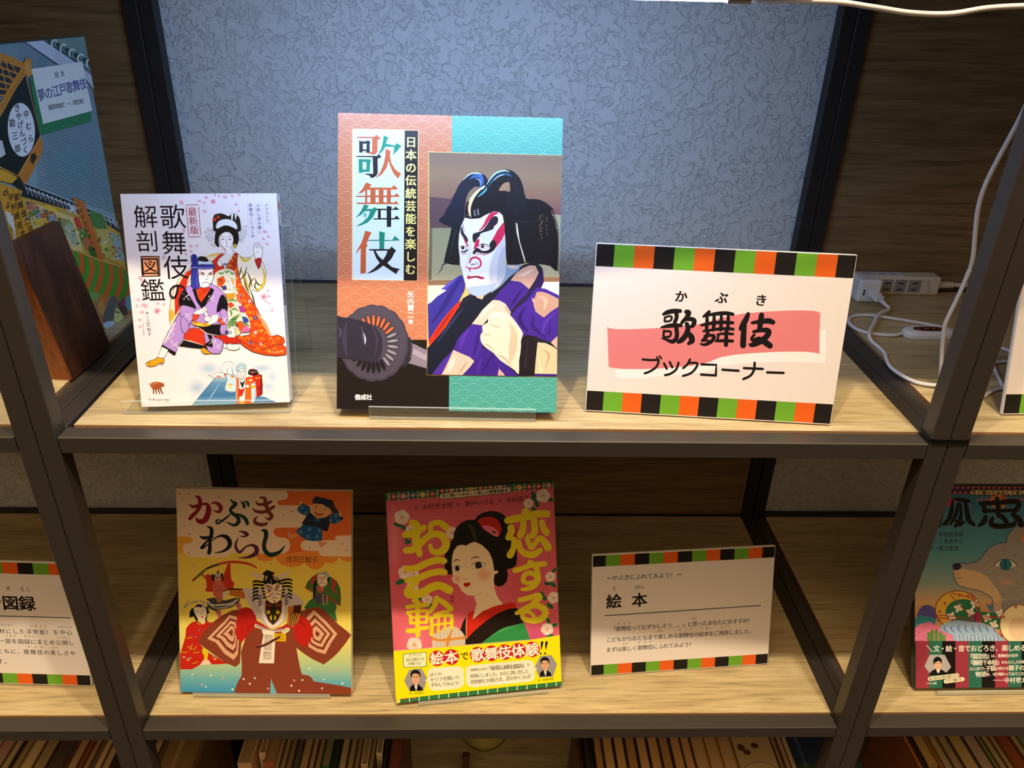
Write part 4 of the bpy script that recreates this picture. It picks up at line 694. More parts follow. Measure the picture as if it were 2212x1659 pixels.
# his head
a.P([(600, 500), (625, 490), (655, 500), (665, 528), (640, 540), (600, 530)], '#2a2826', 2); shape([(596, 545), (600, 520), (640, 525), (690, 522), (706, 548)], '#c6dff0', 2.5, 0); a.P([(600, 495), (640, 490), (668, 510), (672, 522), (650, 528), (620, 520)], '#1e1c1c', 2)
shape([(582, 575), (705, 575), (708, 625), (696, 670), (668, 700), (640, 708), (615, 698), (604, 650), (590, 620)], '#f6f2f2', 3, 0)
shape([(556, 546), (600, 550), (706, 546), (708, 574), (640, 580), (560, 574)], '#3038a0', 3); a.S([(560, 566), (640, 572), (704, 566)], 3, '#c8cce8'); shape([(556, 574), (600, 578), (606, 650), (608, 712), (580, 716), (552, 700)], '#303a9e', 3, 0); a.S([(592, 590), (596, 700)], [3, 6], '#5a66c8'); shape([(553, 490), (565, 476), (585, 478), (596, 500), (600, 546), (562, 546)], '#30389a', 3); a.S([(575, 485), (572, 510), (580, 540)], 4, '#14163a')
for x0, s_ in ((632, 1), (686, -1)): a.S([(x0-22*s_, 594), (x0, 604), (x0+18*s_, 612)], [3, 6, 3], '#1a1618'); a.S([(x0-24*s_, 606), (x0-8*s_, 614), (x0+14*s_, 624)], [3, 7, 2], '#c8402c'); a.E((x0-2, 612), 12, 6, '#1a1618', 10, .2*s_); a.E((x0-2, 612), 9.5, 4.2, '#f4f4f4', 10, .2*s_); a.E((x0, 612), 4, 4, '#1a1618', 8)
a.S([(664, 618), (668, 648), (655, 652), (650, 642)], 2.6, OL); a.S([(628, 680), (645, 669), (664, 670), (682, 680)], 4, '#3a2a2a'); a.S([(610, 600), (604, 640)], 3, '#c8402c')
# small traveller in front of the mountain
a.part('traveller_and_mountain')
for c, rx, ry, col in (((670, 1262), 95, 55, '#a8c8e4'), ((590, 1395), 85, 75, '#a4c4e0'), ((1040, 1262), 90, 34, '#a8c8e4'), ((1085, 1385), 70, 50, '#b8d2e8'), ((1110, 1320), 50, 50, '#bcd4ea')): a.R(c, rx, ry, col, '#eceaf0')
a.P([(783, 1220), (828, 1216), (870, 1290), (900, 1350), (860, 1512), (556, 1518), (600, 1470), (660, 1420), (720, 1330), (752, 1270)], '#dce8f0')
a.G([(735, 1300), (868, 1300), (868, 1512), (556, 1516)], [(0, '#c4d8e8'), (.3, '#5f92bc'), (.7, '#3f78a8'), (1, '#7fb0d0')]); a.S([(783, 1220), (752, 1270), (720, 1330), (640, 1430), (556, 1518)], 2.2, '#60707c'); a.S([(783, 1221), (828, 1216), (850, 1250)], 2.2, '#60707c')
for p in (((770, 1270), (760, 1310), (740, 1340)), ((800, 1260), (800, 1300), (790, 1330)), ((830, 1250), (840, 1300), (850, 1330)), ((750, 1360), (700, 1440), (660, 1500))): a.S(p, [3, 9, 3], '#8fb4d0')
a.P([(1000, 1450), (1060, 1460), (1140, 1495), (985, 1500)], '#4a86b4')
shape([(975, 1306), (1004, 1298), (1038, 1308), (1044, 1380), (1040, 1440), (1010, 1462), (985, 1440)], '#c82c1c', 2.5, 0); a.P([(1028, 1306), (1040, 1312), (1044, 1440), (1030, 1450)], '#7c1a14'); a.E((1002, 1330), 8, 6, '#e8a030', 10); a.E((1022, 1328), 8, 6, '#e8a030', 10); a.T('ろう', (1018, 1400), (1020, 1440), 34, '#1a1414', .01, vert=True)
a.P([(948, 1275), (975, 1266), (1008, 1276), (1016, 1300), (985, 1312), (945, 1302)], '#1c1a1c', 2); a.S([(950, 1285), (980, 1290), (1010, 1284)], 3, '#c8c4c4'); a.S([(980, 1265), (975, 1290), (968, 1312)], 6, '#c8341c')
shape([(788, 1306), (812, 1302), (850, 1318), (872, 1330), (865, 1380), (858, 1425), (790, 1418), (786, 1380), (800, 1340)], '#c4dfee', 2.5); shape([(866, 1325), (905, 1345), (950, 1322), (985, 1340), (1000, 1400), (985, 1500), (870, 1500), (862, 1400)], '#c4dfee', 2.5)
a.P([(925, 1325), (948, 1322), (965, 1335), (968, 1510), (918, 1510), (925, 1400)], '#e8641c'); a.P([(866, 1325), (880, 1330), (886, 1508), (868, 1508)], '#e8641c'); a.P([(945, 1318), (985, 1325), (985, 1365), (950, 1368)], '#e0501c'); a.E((962, 1345), 10, 8, '#f4e4c0', 10); a.E((982, 1390), 18, 12, '#f0b040', 12); a.P([(880, 1420), (925, 1415), (922, 1480), (885, 1480)], '#d4e6f0'); a.P([(878, 1400), (900, 1408), (925, 1395), (905, 1450), (882, 1460)], '#c8301c', 1); a.P([(886, 1350), (905, 1362), (925, 1345), (905, 1400)], '#1e1a1e'); a.P([(888, 1485), (918, 1485), (924, 1512), (884, 1512)], '#e8b040'); a.E((940, 1385), 13, 10, '#f4f2f0', 12)
a.E((822, 1398), 22, 18, '#f2ead4', 16); a.E((822, 1376), 17, 8, '#e8b848', 12); a.S([(812, 1392), (818, 1405)], 2.2, '#7a6a40'); a.S([(826, 1405), (834, 1392)], 2.2, '#7a6a40'); a.E((838, 1318), 14, 9, '#e88a3c', 10)
shape([(672, 1308), (710, 1304), (740, 1290), (780, 1298), (792, 1310), (780, 1325), (740, 1328), (705, 1326)], '#f4f2f0', 2.2, 0); a.E((742, 1318), 18, 7, '#e0806a', 12); a.P([(778, 1296), (792, 1298), (792, 1312), (780, 1312)], '#b82a20')
shape([(872, 1262), (925, 1262), (924, 1300), (912, 1325), (898, 1334), (884, 1322), (874, 1295)], '#f6f4f4', 2.5, 0); shape([(862, 1275), (866, 1246), (882, 1232), (908, 1228), (926, 1240), (932, 1268), (925, 1268), (895, 1262), (872, 1280)], '#b8d8e8', 2.5); a.S([(868, 1256), (900, 1244), (928, 1252)], 2, '#5a7c90')
a.S([(878, 1278), (893, 1283)], 3, OL); a.S([(905, 1283), (919, 1276)], 3, OL); a.E((887, 1288), 5, 2.6, OL, 8); a.E((911, 1287), 5, 2.6, OL, 8); a.S([(899, 1286), (896, 1304), (902, 1306)], 2, OL); a.S([(892, 1316), (900, 1313), (908, 1317)], 2.4, '#5a3030')
# boar
a.part('boar_emblem')
for x in (290, 306, 324, 340): a.S([(x, 1390), (x+4, 1415), (x+(x-312)*.3+8, 1436)], [12, 9, 7], '#7a3c24', 2)
a.P([(272, 1384), (276, 1366), (296, 1356), (325, 1354), (345, 1362), (352, 1358), (368, 1378), (364, 1388), (348, 1390), (340, 1402), (310, 1408), (284, 1402)], '#a4542e', 2); a.S([(285, 1384), (300, 1366), (330, 1364)], [4, 12, 4], '#c87a4c'); a.S([(272, 1380), (262, 1372), (268, 1362)], 3, '#7a3c24'); a.E((352, 1374), 2.5, 2.5, '#1a1010', 6)
# lettering
a.part('title_lettering'); TK = '#17121a'
for ch, x, y, s_ in (('歌', 425, 216, 182), ('舞', 434, 396, 178), ('伎', 448, 566, 180), ('の', 462, 732, 150)): a.T(ch, (x, y), (x, y), s_, TK)
a.S([(208, 492), (330, 490), (338, 626), (214, 630), (208, 492)], 8, TK, 0); a.P([(212, 496), (326, 494), (333, 622), (218, 625)], '#f0a06c')
for ch, x, y, s_ in (('解', 238, 216, 172), ('剖', 250, 386, 162), ('図', 270, 560, 140), ('鑑', 288, 722, 172)): a.T(ch, (x, y), (x, y), s_, TK)
a.part('small_lettering'); RD = '#a83430'
for p in (((514, 138), (600, 135)), ((532, 356), (618, 355)), ((518, 152), (535, 345)), ((604, 150), (617, 342))): a.S(p, 4, RD, 0)
a.T('最新版', (560, 182), (574, 308), 64, RD, .008, vert=True)
NB = '#30459a'
a.T('イラストで', (1070, 138), (1077, 246), 27, NB, .008, vert=True); a.T('小粋に読み解く', (1014, 140), (1026, 322), 28, NB, .008, vert=True); a.T('歌舞伎ことはじめ', (960, 138), (978, 350), 28, NB, .008, vert=True)
for x0, x1, y1 in ((1090, 1101, 268), (1038, 1054, 322), (988, 1004, 360), (936, 952, 360)):
    n = int((y1-118)/8)
    for k in range(n): t = k/(n-1); a.E((x0+(x1-x0)*t, 118+(y1-118)*t), 1.5, 1.5, '#444455', 5)
a.T('絵と文', (249, 880), (254, 932), 20, '#50485a', vert=True); a.T('辻', (257, 957), (257, 957), 34, '#3a3444'); a.T('和子', (261, 995), (264, 1026), 30, '#3a3444', vert=True)
a.T('Tsuji Kazuko', (221, 955), (228, 1030), 14, '#605868')
a.T('X-Knowledge', (268, 1479), (402, 1479), 26, '#303038', .01)
a.P([(598, 1516), (556, 1518), (610, 1470), (690, 1478), (860, 1480), (1200, 1478), (1140, 1500), (1000, 1508)], '#7fb0d4') if False else None
a.done()
# the spine, seen at a slant on the right of the cover
m, u, v = frame(*poseA[:2], zA, math.radians(poseA[2]), math.radians(poseA[3])); nb = -(u.cross(v))
org = Vector((poseA[0], poseA[1], zA))+u*(poseA[4]+.0001)
es = empty('spine_print', None); es.parent = rA
es.matrix_local = Matrix.Translation((poseA[4]+.0001, 0, 0)) @ Matrix.Rotation(math.pi/2, 4, 'Z')
s_ = Art(es, org, nb, v, .018, poseA[5], M['ink']); s_.part('spine_lettering')
hh = poseA[5]
def sp(t, z0, z1, sz, col, bold=.004):
    n = len(t); V = []
    for i, ch in enumerate(t):
        gv, gf, _, _ = glyph(ch, 0); cz = z0+(z1-z0)*(i/(n-1) if n > 1 else 0)
        s_.add([(.009+(gx-.5)*sz, cz+(gy-.38)*sz) for gx, gy in gv], gf, col, 1)
sp('歌舞伎の解剖図鑑', hh*.83, hh*.50, .0125, TK); sp('最新版', hh*.885, hh*.85, .0045, RD); sp('辻和子', hh*.40, hh*.34, .005, '#3a3444')
s_.E; s_.add([(.004+.005*(1+math.cos(t)), hh*.945+.005*math.sin(t)) for t in [i*.5236 for i in range(12)]], [tuple(range(12))], '#c8684a', 1)
s_.done()
# ------------------------------------------------------------------ picture book with the brown robed actor
poseD = (.0503, .0502, -1.37, 22.04, .2153, .2624); zD = -H+.0083
rD, a = book('picture_book', 'yellow picture book with a brown robed actor and a dancing child', poseD, zD, .0105, -1, '#e8dcc4')
stand('clear acrylic stand under the yellow picture book on the lower shelf', .1535, .0485, math.radians(-1), -H+BT, .172, .0105, math.radians(22.04), .17, .05, .0085)
a.crop(370, 1030, 5.395); CR = '#f6dcc0'
def d2(): a.crop(370, 1260, 5.395)
def d1(): a.crop(370, 1030, 5.395)
a.part('background_colours')
d2(); a.G([(80, -1241+120), (2112, -1241+160), (2112, 1330), (100, 1300)], [(0, '#f0c848'), (.42, '#f0d658'), (.62, '#eedc64'), (.74, '#e2dc7c'), (.84, '#b4d09c'), (.92, '#6cb4c4'), (1, '#3a94cc')])
d1(); a.P([(40, 120), (2120, 160), (2110, 932), (990, 897), (675, 889), (672, 915), (640, 938), (290, 937), (200, 925), (150, 890), (134, 850), (138, 805), (165, 780), (225, 770), (255, 745), (245, 712), (205, 698), (40, 690)], CR)
a.P([(40, 692), (205, 698), (245, 712), (255, 745), (225, 770), (165, 780), (138, 805), (134, 850), (150, 890), (60, 900)], '#f2b040')
OR = '#ea7434'
a.P([(1340, 165), (2120, 168), (2110, 682), (1935, 685), (1908, 700), (1915, 738), (1560, 740), (1518, 760), (1504, 800), (1525, 850), (1570, 862), (1718, 865), (1726, 905), (1765, 928), (2110, 930), (2110, 988), (2020, 985), (1950, 938), (1930, 975), (1880, 1008), (1790, 1003), (1762, 1050), (1700, 1082), (1630, 1075), (1580, 1035), (1562, 1000), (1500, 1040), (1400, 1052), (1300, 1030), (1235, 980), (1215, 930), (1180, 968), (1100, 990), (1020, 970), (985, 925), (995, 897), (1320, 893), (1370, 858), (1388, 800), (1372, 740), (1330, 712), (1240, 702), (1195, 668), (1190, 625), (1225, 592), (1640, 590), (1640, 335), (1262, 330), (1236, 312), (1240, 280), (1270, 270), (1325, 266), (1358, 240), (1362, 205)], OR)
a.P([(1504, 870), (1715, 868), (1726, 905), (1765, 928), (2110, 932), (2110, 988), (2020, 985), (1950, 938), (1930, 975), (1880, 1008), (1790, 1003), (1762, 1050), (1700, 1082), (1630, 1075), (1580, 1035), (1562, 1000), (1500, 1040), (1400, 1052), (1300, 1030), (1240, 985), (1215, 930), (1180, 968), (1100, 990), (1020, 970), (990, 925), (1000, 900), (1320, 895)], '#f0923c')
a.P([(1504, 800), (1518, 760), (1560, 740), (1640, 740), (1640, 862), (1570, 862), (1525, 850)], CR); a.P([(1640, 335), (1660, 335), (1660, 592), (1640, 592)], OR)
a.dots([(95, 197), (200, 197), (131, 252), (563, 232), (150, 573), (209, 585), (214, 663), (202, 885), (262, 1028), (1452, 267), (1408, 401), (1307, 447), (1425, 522), (1287, 618), (1865, 680), (1615, 822), (2047, 857), (1993, 784), (1158, 1012), (1936, 1045), (1978, 240), (1035, 935), (135, 760)], 13, ['#e89080', '#9cb0a8', '#d08878', '#d87888', '#c890a0', '#f4ecd8', '#b8788c'])
a.part('title_lettering')
c1, c2, c3, c4, c5, c6 = '#98243c', '#1d4038', '#7a4038', '#1c2236', '#5e2a48', '#1e3834'
a.S([(208, 322), (262, 348), (345, 322), (412, 318), (434, 360), (428, 430), (395, 500), (342, 522), (298, 498), (290, 470)], [10, 38, 34, 34, 58, 66, 66, 58, 34, 10], c1, 5); a.S([(285, 228), (325, 250), (335, 330), (300, 400), (250, 450), (216, 488)], [18, 46, 48, 44, 48, 40], c1, 5); a.S([(460, 314), (510, 300), (562, 330), (578, 375), (550, 408), (482, 388)], [8, 28, 48, 46, 34, 5], c1, 5)
a.S([(684, 255), (712, 290), (752, 315), (715, 352), (688, 390), (720, 430), (772, 470), (785, 520), (745, 562), (690, 550), (640, 522)], [5, 28, 42, 44, 34, 40, 46, 48, 38, 24, 8], c2, 5); a.S([(712, 415), (650, 470), (580, 520), (535, 545), (526, 512), (560, 500), (620, 530)], [10, 22, 26, 24, 22, 14, 5], c2, 5); a.S([(742, 428), (810, 450), (865, 490), (886, 545)], [12, 34, 44, 40], c2, 5); a.S([(805, 292), (840, 310), (850, 352)], [8, 34, 36], c2, 4); a.S([(848, 282), (888, 300), (900, 335)], [8, 32, 30], c2, 4)
a.S([(985, 280), (1010, 318), (1090, 320), (1160, 290)], [8, 30, 38, 34], c3, 5); a.S([(948, 362), (985, 400), (1090, 408), (1195, 348)], [6, 34, 40, 34], c3, 5); a.S([(1030, 240), (1088, 250), (1100, 310), (1130, 400), (1168, 455), (1140, 495), (1090, 468)], [14, 38, 46, 46, 48, 36, 6], c3, 5); a.S([(1010, 458), (972, 500), (990, 542), (1060, 558), (1110, 545)], [8, 34, 42, 42, 34], c3, 5)
a.S([(412, 578), (462, 600), (470, 650), (452, 740), (450, 830), (440, 885)], [6, 40, 46, 36, 44, 46], c4, 5); a.S([(330, 688), (380, 712), (480, 700)], [8, 38, 26], c4, 5); a.S([(460, 700), (400, 770), (350, 830), (400, 810), (480, 740), (560, 690), (640, 700), (682, 760), (668, 820), (600, 868), (500, 888)], [16, 26, 32, 18, 12, 24, 48, 52, 44, 26, 5], c4, 5)
a.S([(788, 632), (850, 648), (888, 672), (852, 694), (802, 690)], [8, 34, 36, 22, 8], c5, 5); a.S([(780, 712), (752, 780), (760, 840), (800, 878), (870, 815), (940, 795), (992, 830), (985, 890), (900, 935), (775, 948)], [10, 26, 34, 32, 20, 28, 50, 54, 32, 5], c5, 5)
a.S([(1042, 622), (1095, 632), (1105, 690), (1082, 780), (1090, 850), (1140, 905), (1210, 900), (1280, 860), (1326, 792)], [6, 48, 52, 46, 50, 52, 48, 30, 4], c6, 5)
a.T('庄司三智子', (1380, 958), (1672, 966), 78, '#241818', .006)
a.part('dancing_child'); BLU, NV = '#1f5c94', '#28304c'
a.P([(1350, 650), (1384, 648), (1402, 678), (1470, 665), (1492, 692), (1420, 712), (1372, 722)], '#e8a06a'); a.P([(1700, 748), (1740, 745), (1762, 770), (1800, 752), (1818, 772), (1750, 820), (1735, 810)], '#e8a06a')
a.E((1510, 308), 22, 24, '#e8b078'); a.E((1966, 440), 22, 30, '#e8b078'); a.P([(1960, 470), (1992, 458), (2004, 490), (1965, 515)], NV)
a.P([(1526, 308), (1615, 348), (1620, 410), (1590, 460), (1530, 440), (1464, 398), (1480, 352)], BLU); a.P([(1862, 430), (1945, 425), (1972, 470), (1968, 530), (1905, 548), (1838, 532)], BLU)
a.P([(1540, 555), (1640, 580), (1745, 590), (1760, 640), (1758, 742), (1660, 750), (1580, 738), (1500, 690), (1454, 630)], BLU, 1)
a.P([(1585, 440), (1640, 405), (1700, 495), (1770, 470), (1850, 440), (1850, 540), (1820, 636), (1735, 620), (1742, 592), (1640, 580), (1560, 565), (1518, 548)], NV)
a.P([(1650, 450), (1700, 495), (1765, 478), (1720, 530), (1680, 520)], BLU)
a.E((1738, 388), 122, 88, '#efb67c', 26, .15); a.P([(1680, 226), (1790, 250), (1880, 275), (1905, 340), (1962, 420), (1885, 428), (1850, 372), (1760, 318), (1640, 308), (1655, 260)], NV); a.P([(1850, 300), (1905, 340), (1950, 410), (1890, 425)], '#4c3a34')
a.S([(1664, 404), (1700, 422), (1740, 430), (1782, 428)], 4, '#8c3a20'); a.P([(1664, 404), (1720, 426), (1782, 430), (1748, 458), (1700, 450), (1678, 430)], '#bc5a2c', 1); a.E((1688, 355), 7, 8, '#20181a', 10); a.E((1790, 382), 7, 8, '#20181a', 10); a.S([(1676, 330), (1692, 322), (1706, 332)], 4, '#20181a'); a.S([(1790, 352), (1806, 350), (1812, 366)], 4, '#20181a'); a.S([(1722, 388), (1732, 394), (1742, 388)], 4, '#a8603c')
for x, y in ((1525, 355), (1490, 405), (1570, 425), (1920, 455), (1858, 505), (1945, 520), (1615, 610), (1730, 620), (1510, 640), (1590, 695), (1700, 695)):
    for r in (20, 12, 5): a.S([(x+r*math.cos(t*.9), y+r*math.sin(t*.9)) for t in range(7)], 2.6, '#9cb8d0', 0)
# warrior in red, upper left
a.part('red_warrior'); d1(); RDW = '#c43a24'
a.P([(400, 1140), (440, 1135), (500, 1180), (600, 1180), (625, 1100), (660, 1010), (690, 1012), (692, 1130), (700, 1200), (735, 1240), (720, 1300), (600, 1310), (560, 1340), (430, 1340), (392, 1330), (412, 1280), (405, 1200)], RDW)
a.P([(340, 1110), (400, 1160), (410, 1200), (350, 1150)], '#c05038'); a.S([(262, 1200), (330, 1140), (400, 1078)], [24, 28, 26], '#5c6a3c'); a.S([(400, 1078), (470, 1045), (560, 1018)], [24, 26, 24], '#3c4030'); a.S([(560, 1014), (700, 992), (850, 1002), (940, 1030), (990, 1058)], [24, 30, 28, 24, 18], '#c43c30'); a.S([(385, 1066), (422, 1100)], 8, '#d8c080'); a.S([(255, 1205), (275, 1188)], 26, '#b03424')
a.P([(465, 1135), (520, 1140), (550, 1078), (560, 1140), (600, 1118), (612, 1185), (590, 1215), (500, 1215), (470, 1198)], '#201c1a'); a.E((545, 1180), 44, 52, '#cf927c', 20); a.E((545, 1145), 32, 20, '#b0b0a8', 16); a.S([(512, 1160), (545, 1172), (580, 1160)], 6, '#3a1c18'); a.S([(530, 1205), (545, 1212), (562, 1204)], 5, '#7a2820'); a.S([(515, 1180), (535, 1182)], 6, '#2a1614'); a.S([(556, 1182), (576, 1178)], 6, '#2a1614')
a.P([(500, 1225), (590, 1225), (625, 1270), (635, 1380), (560, 1440), (490, 1380), (480, 1280)], '#cc6a58', 1); a.S([(500, 1262), (520, 1288), (548, 1270), (575, 1290), (605, 1262)], 6, '#a03c30'); a.S([(510, 1345), (560, 1318), (620, 1330)], 8, '#a03c30')
d2()
a.P([(412, 180), (500, 165), (620, 200), (760, 165), (806, 180), (780, 240), (690, 285), (600, 300), (510, 322), (425, 288)], '#43424c'); a.S([(425, 205), (470, 250), (600, 250), (700, 235), (770, 190)], 20, '#cfc8bc'); a.S([(440, 240), (520, 288), (640, 275), (740, 240)], 14, '#b8b4ac'); a.S([(520, 170), (560, 205), (620, 150)], [10, 40, 12], '#b06c34'); a.S([(500, 195), (520, 310)], 4, '#24222a')
a.P([(515, 322), (568, 312), (598, 395), (552, 410)], '#c8707a'); a.P([(748, 240), (805, 228), (822, 298), (770, 302)], '#c8707a'); a.S([(520, 345), (575, 330)], 6, '#4a2c3a'); a.S([(760, 262), (812, 250)], 6, '#4a2c3a')
# elder in green, right
a.part('green_elder'); GR = '#4a7038'
a.P([(1640, 180), (1700, 150), (1880, 170), (1930, 280), (1910, 330), (1935, 445), (1840, 420), (1740, 320), (1560, 300), (1548, 285), (1600, 210)], '#3f7a44', 1); d1()
a.P([(1560, 1290), (1590, 1220), (1640, 1165), (1720, 1120), (1860, 1165), (1930, 1215), (1970, 1300), (1978, 1400), (1975, 1500), (1920, 1490), (1830, 1420), (1740, 1390), (1680, 1420), (1665, 1340)], GR); a.S([(1560, 1288), (1620, 1330), (1664, 1345)], 14, '#b43a34'); a.P([(1650, 1170), (1700, 1135), (1690, 1200), (1640, 1260), (1620, 1240)], '#b8443c'); a.S([(1880, 1180), (1900, 1240), (1880, 1300), (1930, 1350)], [10, 50, 30, 14], '#b43c38'); a.S([(1800, 1380), (1880, 1440), (1960, 1500)], [8, 20, 12], '#b03a30'); a.P([(1660, 1230), (1700, 1180), (1680, 1340), (1670, 1420), (1650, 1410)], '#1e281c')
a.P([(1690, 1290), (1740, 1270), (1790, 1290), (1760, 1340), (1735, 1370)], '#c86a60'); a.P([(1705, 1150), (1740, 1110), (1800, 1102), (1838, 1140), (1840, 1200), (1810, 1260), (1765, 1285), (1720, 1265), (1702, 1210)], '#f0d8b8', 1); a.P([(1720, 1140), (1745, 1108), (1800, 1100), (1838, 1140), (1840, 1190), (1815, 1170), (1780, 1140)], '#a8aca4', 1); a.P([(1815, 1180), (1845, 1170), (1836, 1230), (1820, 1235)], '#1c1a18')
a.S([(1720, 1172), (1745, 1180)], 7, '#1c1614'); a.S([(1765, 1180), (1800, 1160)], 7, '#1c1614'); a.S([(1722, 1195), (1742, 1200)], 5, '#1c1614'); a.S([(1768, 1200), (1795, 1186)], 5, '#1c1614'); a.S([(1752, 1165), (1755, 1215), (1740, 1222)], 5, '#b8483c'); a.S([(1728, 1245), (1758, 1232), (1790, 1250)], 5, '#4a2018'); a.P([(1715, 1300), (1740, 1330), (1735, 1360)], '#c0403c'); d2()
a.P([(1670, 140), (1760, 110), (1820, 150), (1830, 210), (1700, 240), (1672, 190)], '#504a68', 1); a.S([(1765, 130), (1775, 250)], 14, '#c09858'); a.S([(1812, 140), (1815, 245)], 14, '#c09858')
# princess, left
a.part('red_princess')
a.P([(205, 480), (250, 450), (300, 440), (372, 482), (415, 438), (505, 470), (440, 560), (350, 650), (318, 690), (360, 740), (400, 790), (560, 880), (650, 938), (520, 945), (430, 945), (330, 952), (240, 1003), (104, 1003), (103, 820), (135, 720), (165, 620), (172, 530)], '#c4281c', 1)
a.P([(215, 330), (240, 290), (420, 270), (448, 345), (420, 355), (415, 440), (400, 450), (395, 380), (340, 330), (300, 360), (310, 445), (290, 440), (262, 385), (212, 400)], '#1a1a1c'); a.P([(265, 290), (330, 262), (400, 290), (412, 340), (405, 395), (372, 432), (330, 425), (295, 390), (272, 340)], '#f4e6d0', 2); a.P([(330, 420), (380, 425), (400, 445), (375, 480), (345, 460)], '#f0dcc8')
for k in range(60): t = random.random()*math.pi; r = .6+.4*random.random(); a.E((290-135*math.cos(t)*r, 285-105*math.sin(t)*r), 9, 8, random.choice(['#c8bca8', '#a89c88', '#e0d6c4', '#8c8478']), 7)
a.P([(265, 280), (310, 240), (360, 250), (362, 282), (320, 275)], '#2a2468'); a.S([(290, 330), (308, 326), (318, 332)], 5, '#2a1c1c'); a.S([(355, 315), (372, 312), (384, 318)], 5, '#2a1c1c'); a.S([(345, 330), (350, 362), (342, 368)], 3.5, '#8c6050'); a.E((363, 393), 13, 9, '#c02824', 10); a.P([(205, 380), (225, 390), (215, 405)], '#c83020')
a.P([(360, 765), (405, 755), (432, 830), (418, 890), (380, 895), (385, 840), (362, 810)], '#e0cc20'); a.P([(330, 952), (375, 895), (430, 890), (470, 942), (400, 948)], '#f0d4c4')
for p in (((190, 735), (250, 770)), ((215, 775), (245, 715)), ((265, 775), (290, 735)), ((180, 640), (240, 630)), ((300, 460), (340, 480)), ((440, 455), (480, 450)), ((250, 935), (310, 915)), ((260, 810), (330, 800)), ((110, 800), (190, 805))): a.S([p[0], p[1]], 9, '#c8b028', 0)
for x, y, c in ((148, 860, '#e0a080'), (195, 892, '#e0b048'), (215, 870, '#9a8c80'), (322, 545, '#8c5c60'), (240, 600, '#9c3c58'), (285, 625, '#b04868'), (490, 850, '#9c8878'), (510, 882, '#e0b048')): a.E((x, y), 20, 11, c, 12)
# the actor in the brown robe
a.part('brown_robed_actor'); BR_, PI_ = '#86402c', '#dcab8c'
a.P([(930, 500), (1080, 545), (1200, 540), (1430, 500), (1455, 740), (1480, 880), (1500, 980), (1522, 1060), (1600, 1075), (1640, 1105), (1658, 1142), (1800, 1165), (1950, 1190), (2120, 1218), (2120, 1330), (738, 1300), (745, 1230), (775, 1150), (818, 1080), (822, 960), (812, 800), (860, 650)], BR_)
a.P([(1152, 1290), (1162, 1108), (1195, 1200), (1232, 1290)], '#6ab4cc')
a.P([(310, 668), (380, 560), (500, 440), (600, 370), (710, 315), (830, 300), (880, 400), (820, 660), (800, 930), (752, 972), (640, 930), (540, 860), (430, 780), (330, 705)], BR_)
a.P([(1500, 330), (1590, 295), (1690, 276), (1740, 284), (1800, 330), (1870, 400), (1950, 480), (2040, 550), (2098, 602), (2030, 700), (1950, 800), (1880, 870), (1775, 946), (1640, 880), (1560, 830), (1448, 745), (1430, 520)], BR_)
def nest(pts, c, ks):
    for i, k in enumerate(ks): a.P([(c[0]+(p[0]-c[0])*k, c[1]+(p[1]-c[1])*k) for p in pts], PI_ if i % 2 == 0 else '#7c3826')
nest([(678, 366), (770, 392), (800, 520), (790, 660), (775, 830), (728, 892), (620, 820), (520, 690), (418, 645), (520, 540), (620, 440)], (705, 565), (1, .80, .66, .47, .36, .16)); nest([(1662, 310), (1800, 440), (1936, 588), (1860, 700), (1795, 825), (1700, 800), (1600, 740), (1560, 560), (1560, 420)], (1700, 590), (1, .80, .66, .48, .36, .14))
a.P([(800, 300), (870, 276), (930, 295), (975, 350), (995, 420), (985, 490), (900, 590), (818, 692), (775, 650), (745, 580), (760, 480), (765, 400)], '#bc241c', 1); a.P([(1475, 370), (1540, 385), (1600, 430), (1645, 520), (1645, 610), (1592, 732), (1540, 735), (1450, 668), (1430, 580), (1425, 450)], '#bc241c', 1); a.P([(975, 420), (1060, 470), (1170, 540), (1300, 500), (1440, 400), (1440, 530), (1200, 545), (1000, 500)], '#b02a28')
a.S([(880, 560), (900, 520), (980, 460)], [3, 12, 5], '#8c1814'); a.S([(1460, 440), (1520, 460), (1560, 520)], [4, 14, 5], '#8c1814')
a.S([(985, 488), (1080, 530), (1180, 550), (1300, 545)], 30, '#d8c8cc'); a.S([(990, 490), (1080, 525), (1180, 545), (1300, 542)], 7, '#54282c')
a.P([(818, 52), (900, 55), (1000, 68), (1090, 180), (1100, 330), (1175, 478), (1280, 400), (1300, 180), (1400, 90), (1480, 150), (1560, 232), (1500, 262), (1420, 290), (1345, 300), (1335, 420), (1260, 490), (1180, 522), (1080, 478), (1000, 400), (950, 320), (900, 240), (850, 150)], '#ccc0c0'); a.S([(1060, 250), (1080, 380), (1170, 500), (1290, 420), (1310, 250)], [16, 30, 28, 30, 16], '#efe6e6'); a.S([(900, 120), (960, 220), (1010, 330)], [4, 12, 4], '#a8949c')
a.P([(1098, 200), (1290, 200), (1285, 330), (1250, 420), (1188, 487), (1130, 430), (1098, 340)], '#4c241c'); a.S([(1105, 250), (1285, 255)], 22, '#8c3820'); a.E((1133, 335), 21, 23, '#d8c838', 14); a.E((1243, 337), 21, 23, '#d8c838', 14); a.E((1186, 398), 38, 34, '#d8c838', 16); a.P([(1165, 225), (1215, 225), (1205, 330), (1200, 465), (1175, 465), (1172, 330)], '#20342a')
a.P([(610, 90), (690, 75), (830, 60), (865, 150), (850, 182), (740, 150), (640, 130)], '#c0702c'); a.S([(610, 82), (700, 66), (820, 70)], [6, 16, 14], '#20201c'); a.P([(600, 100), (680, 85), (680, 125), (640, 145), (620, 180), (600, 190)], '#d8cbb0')
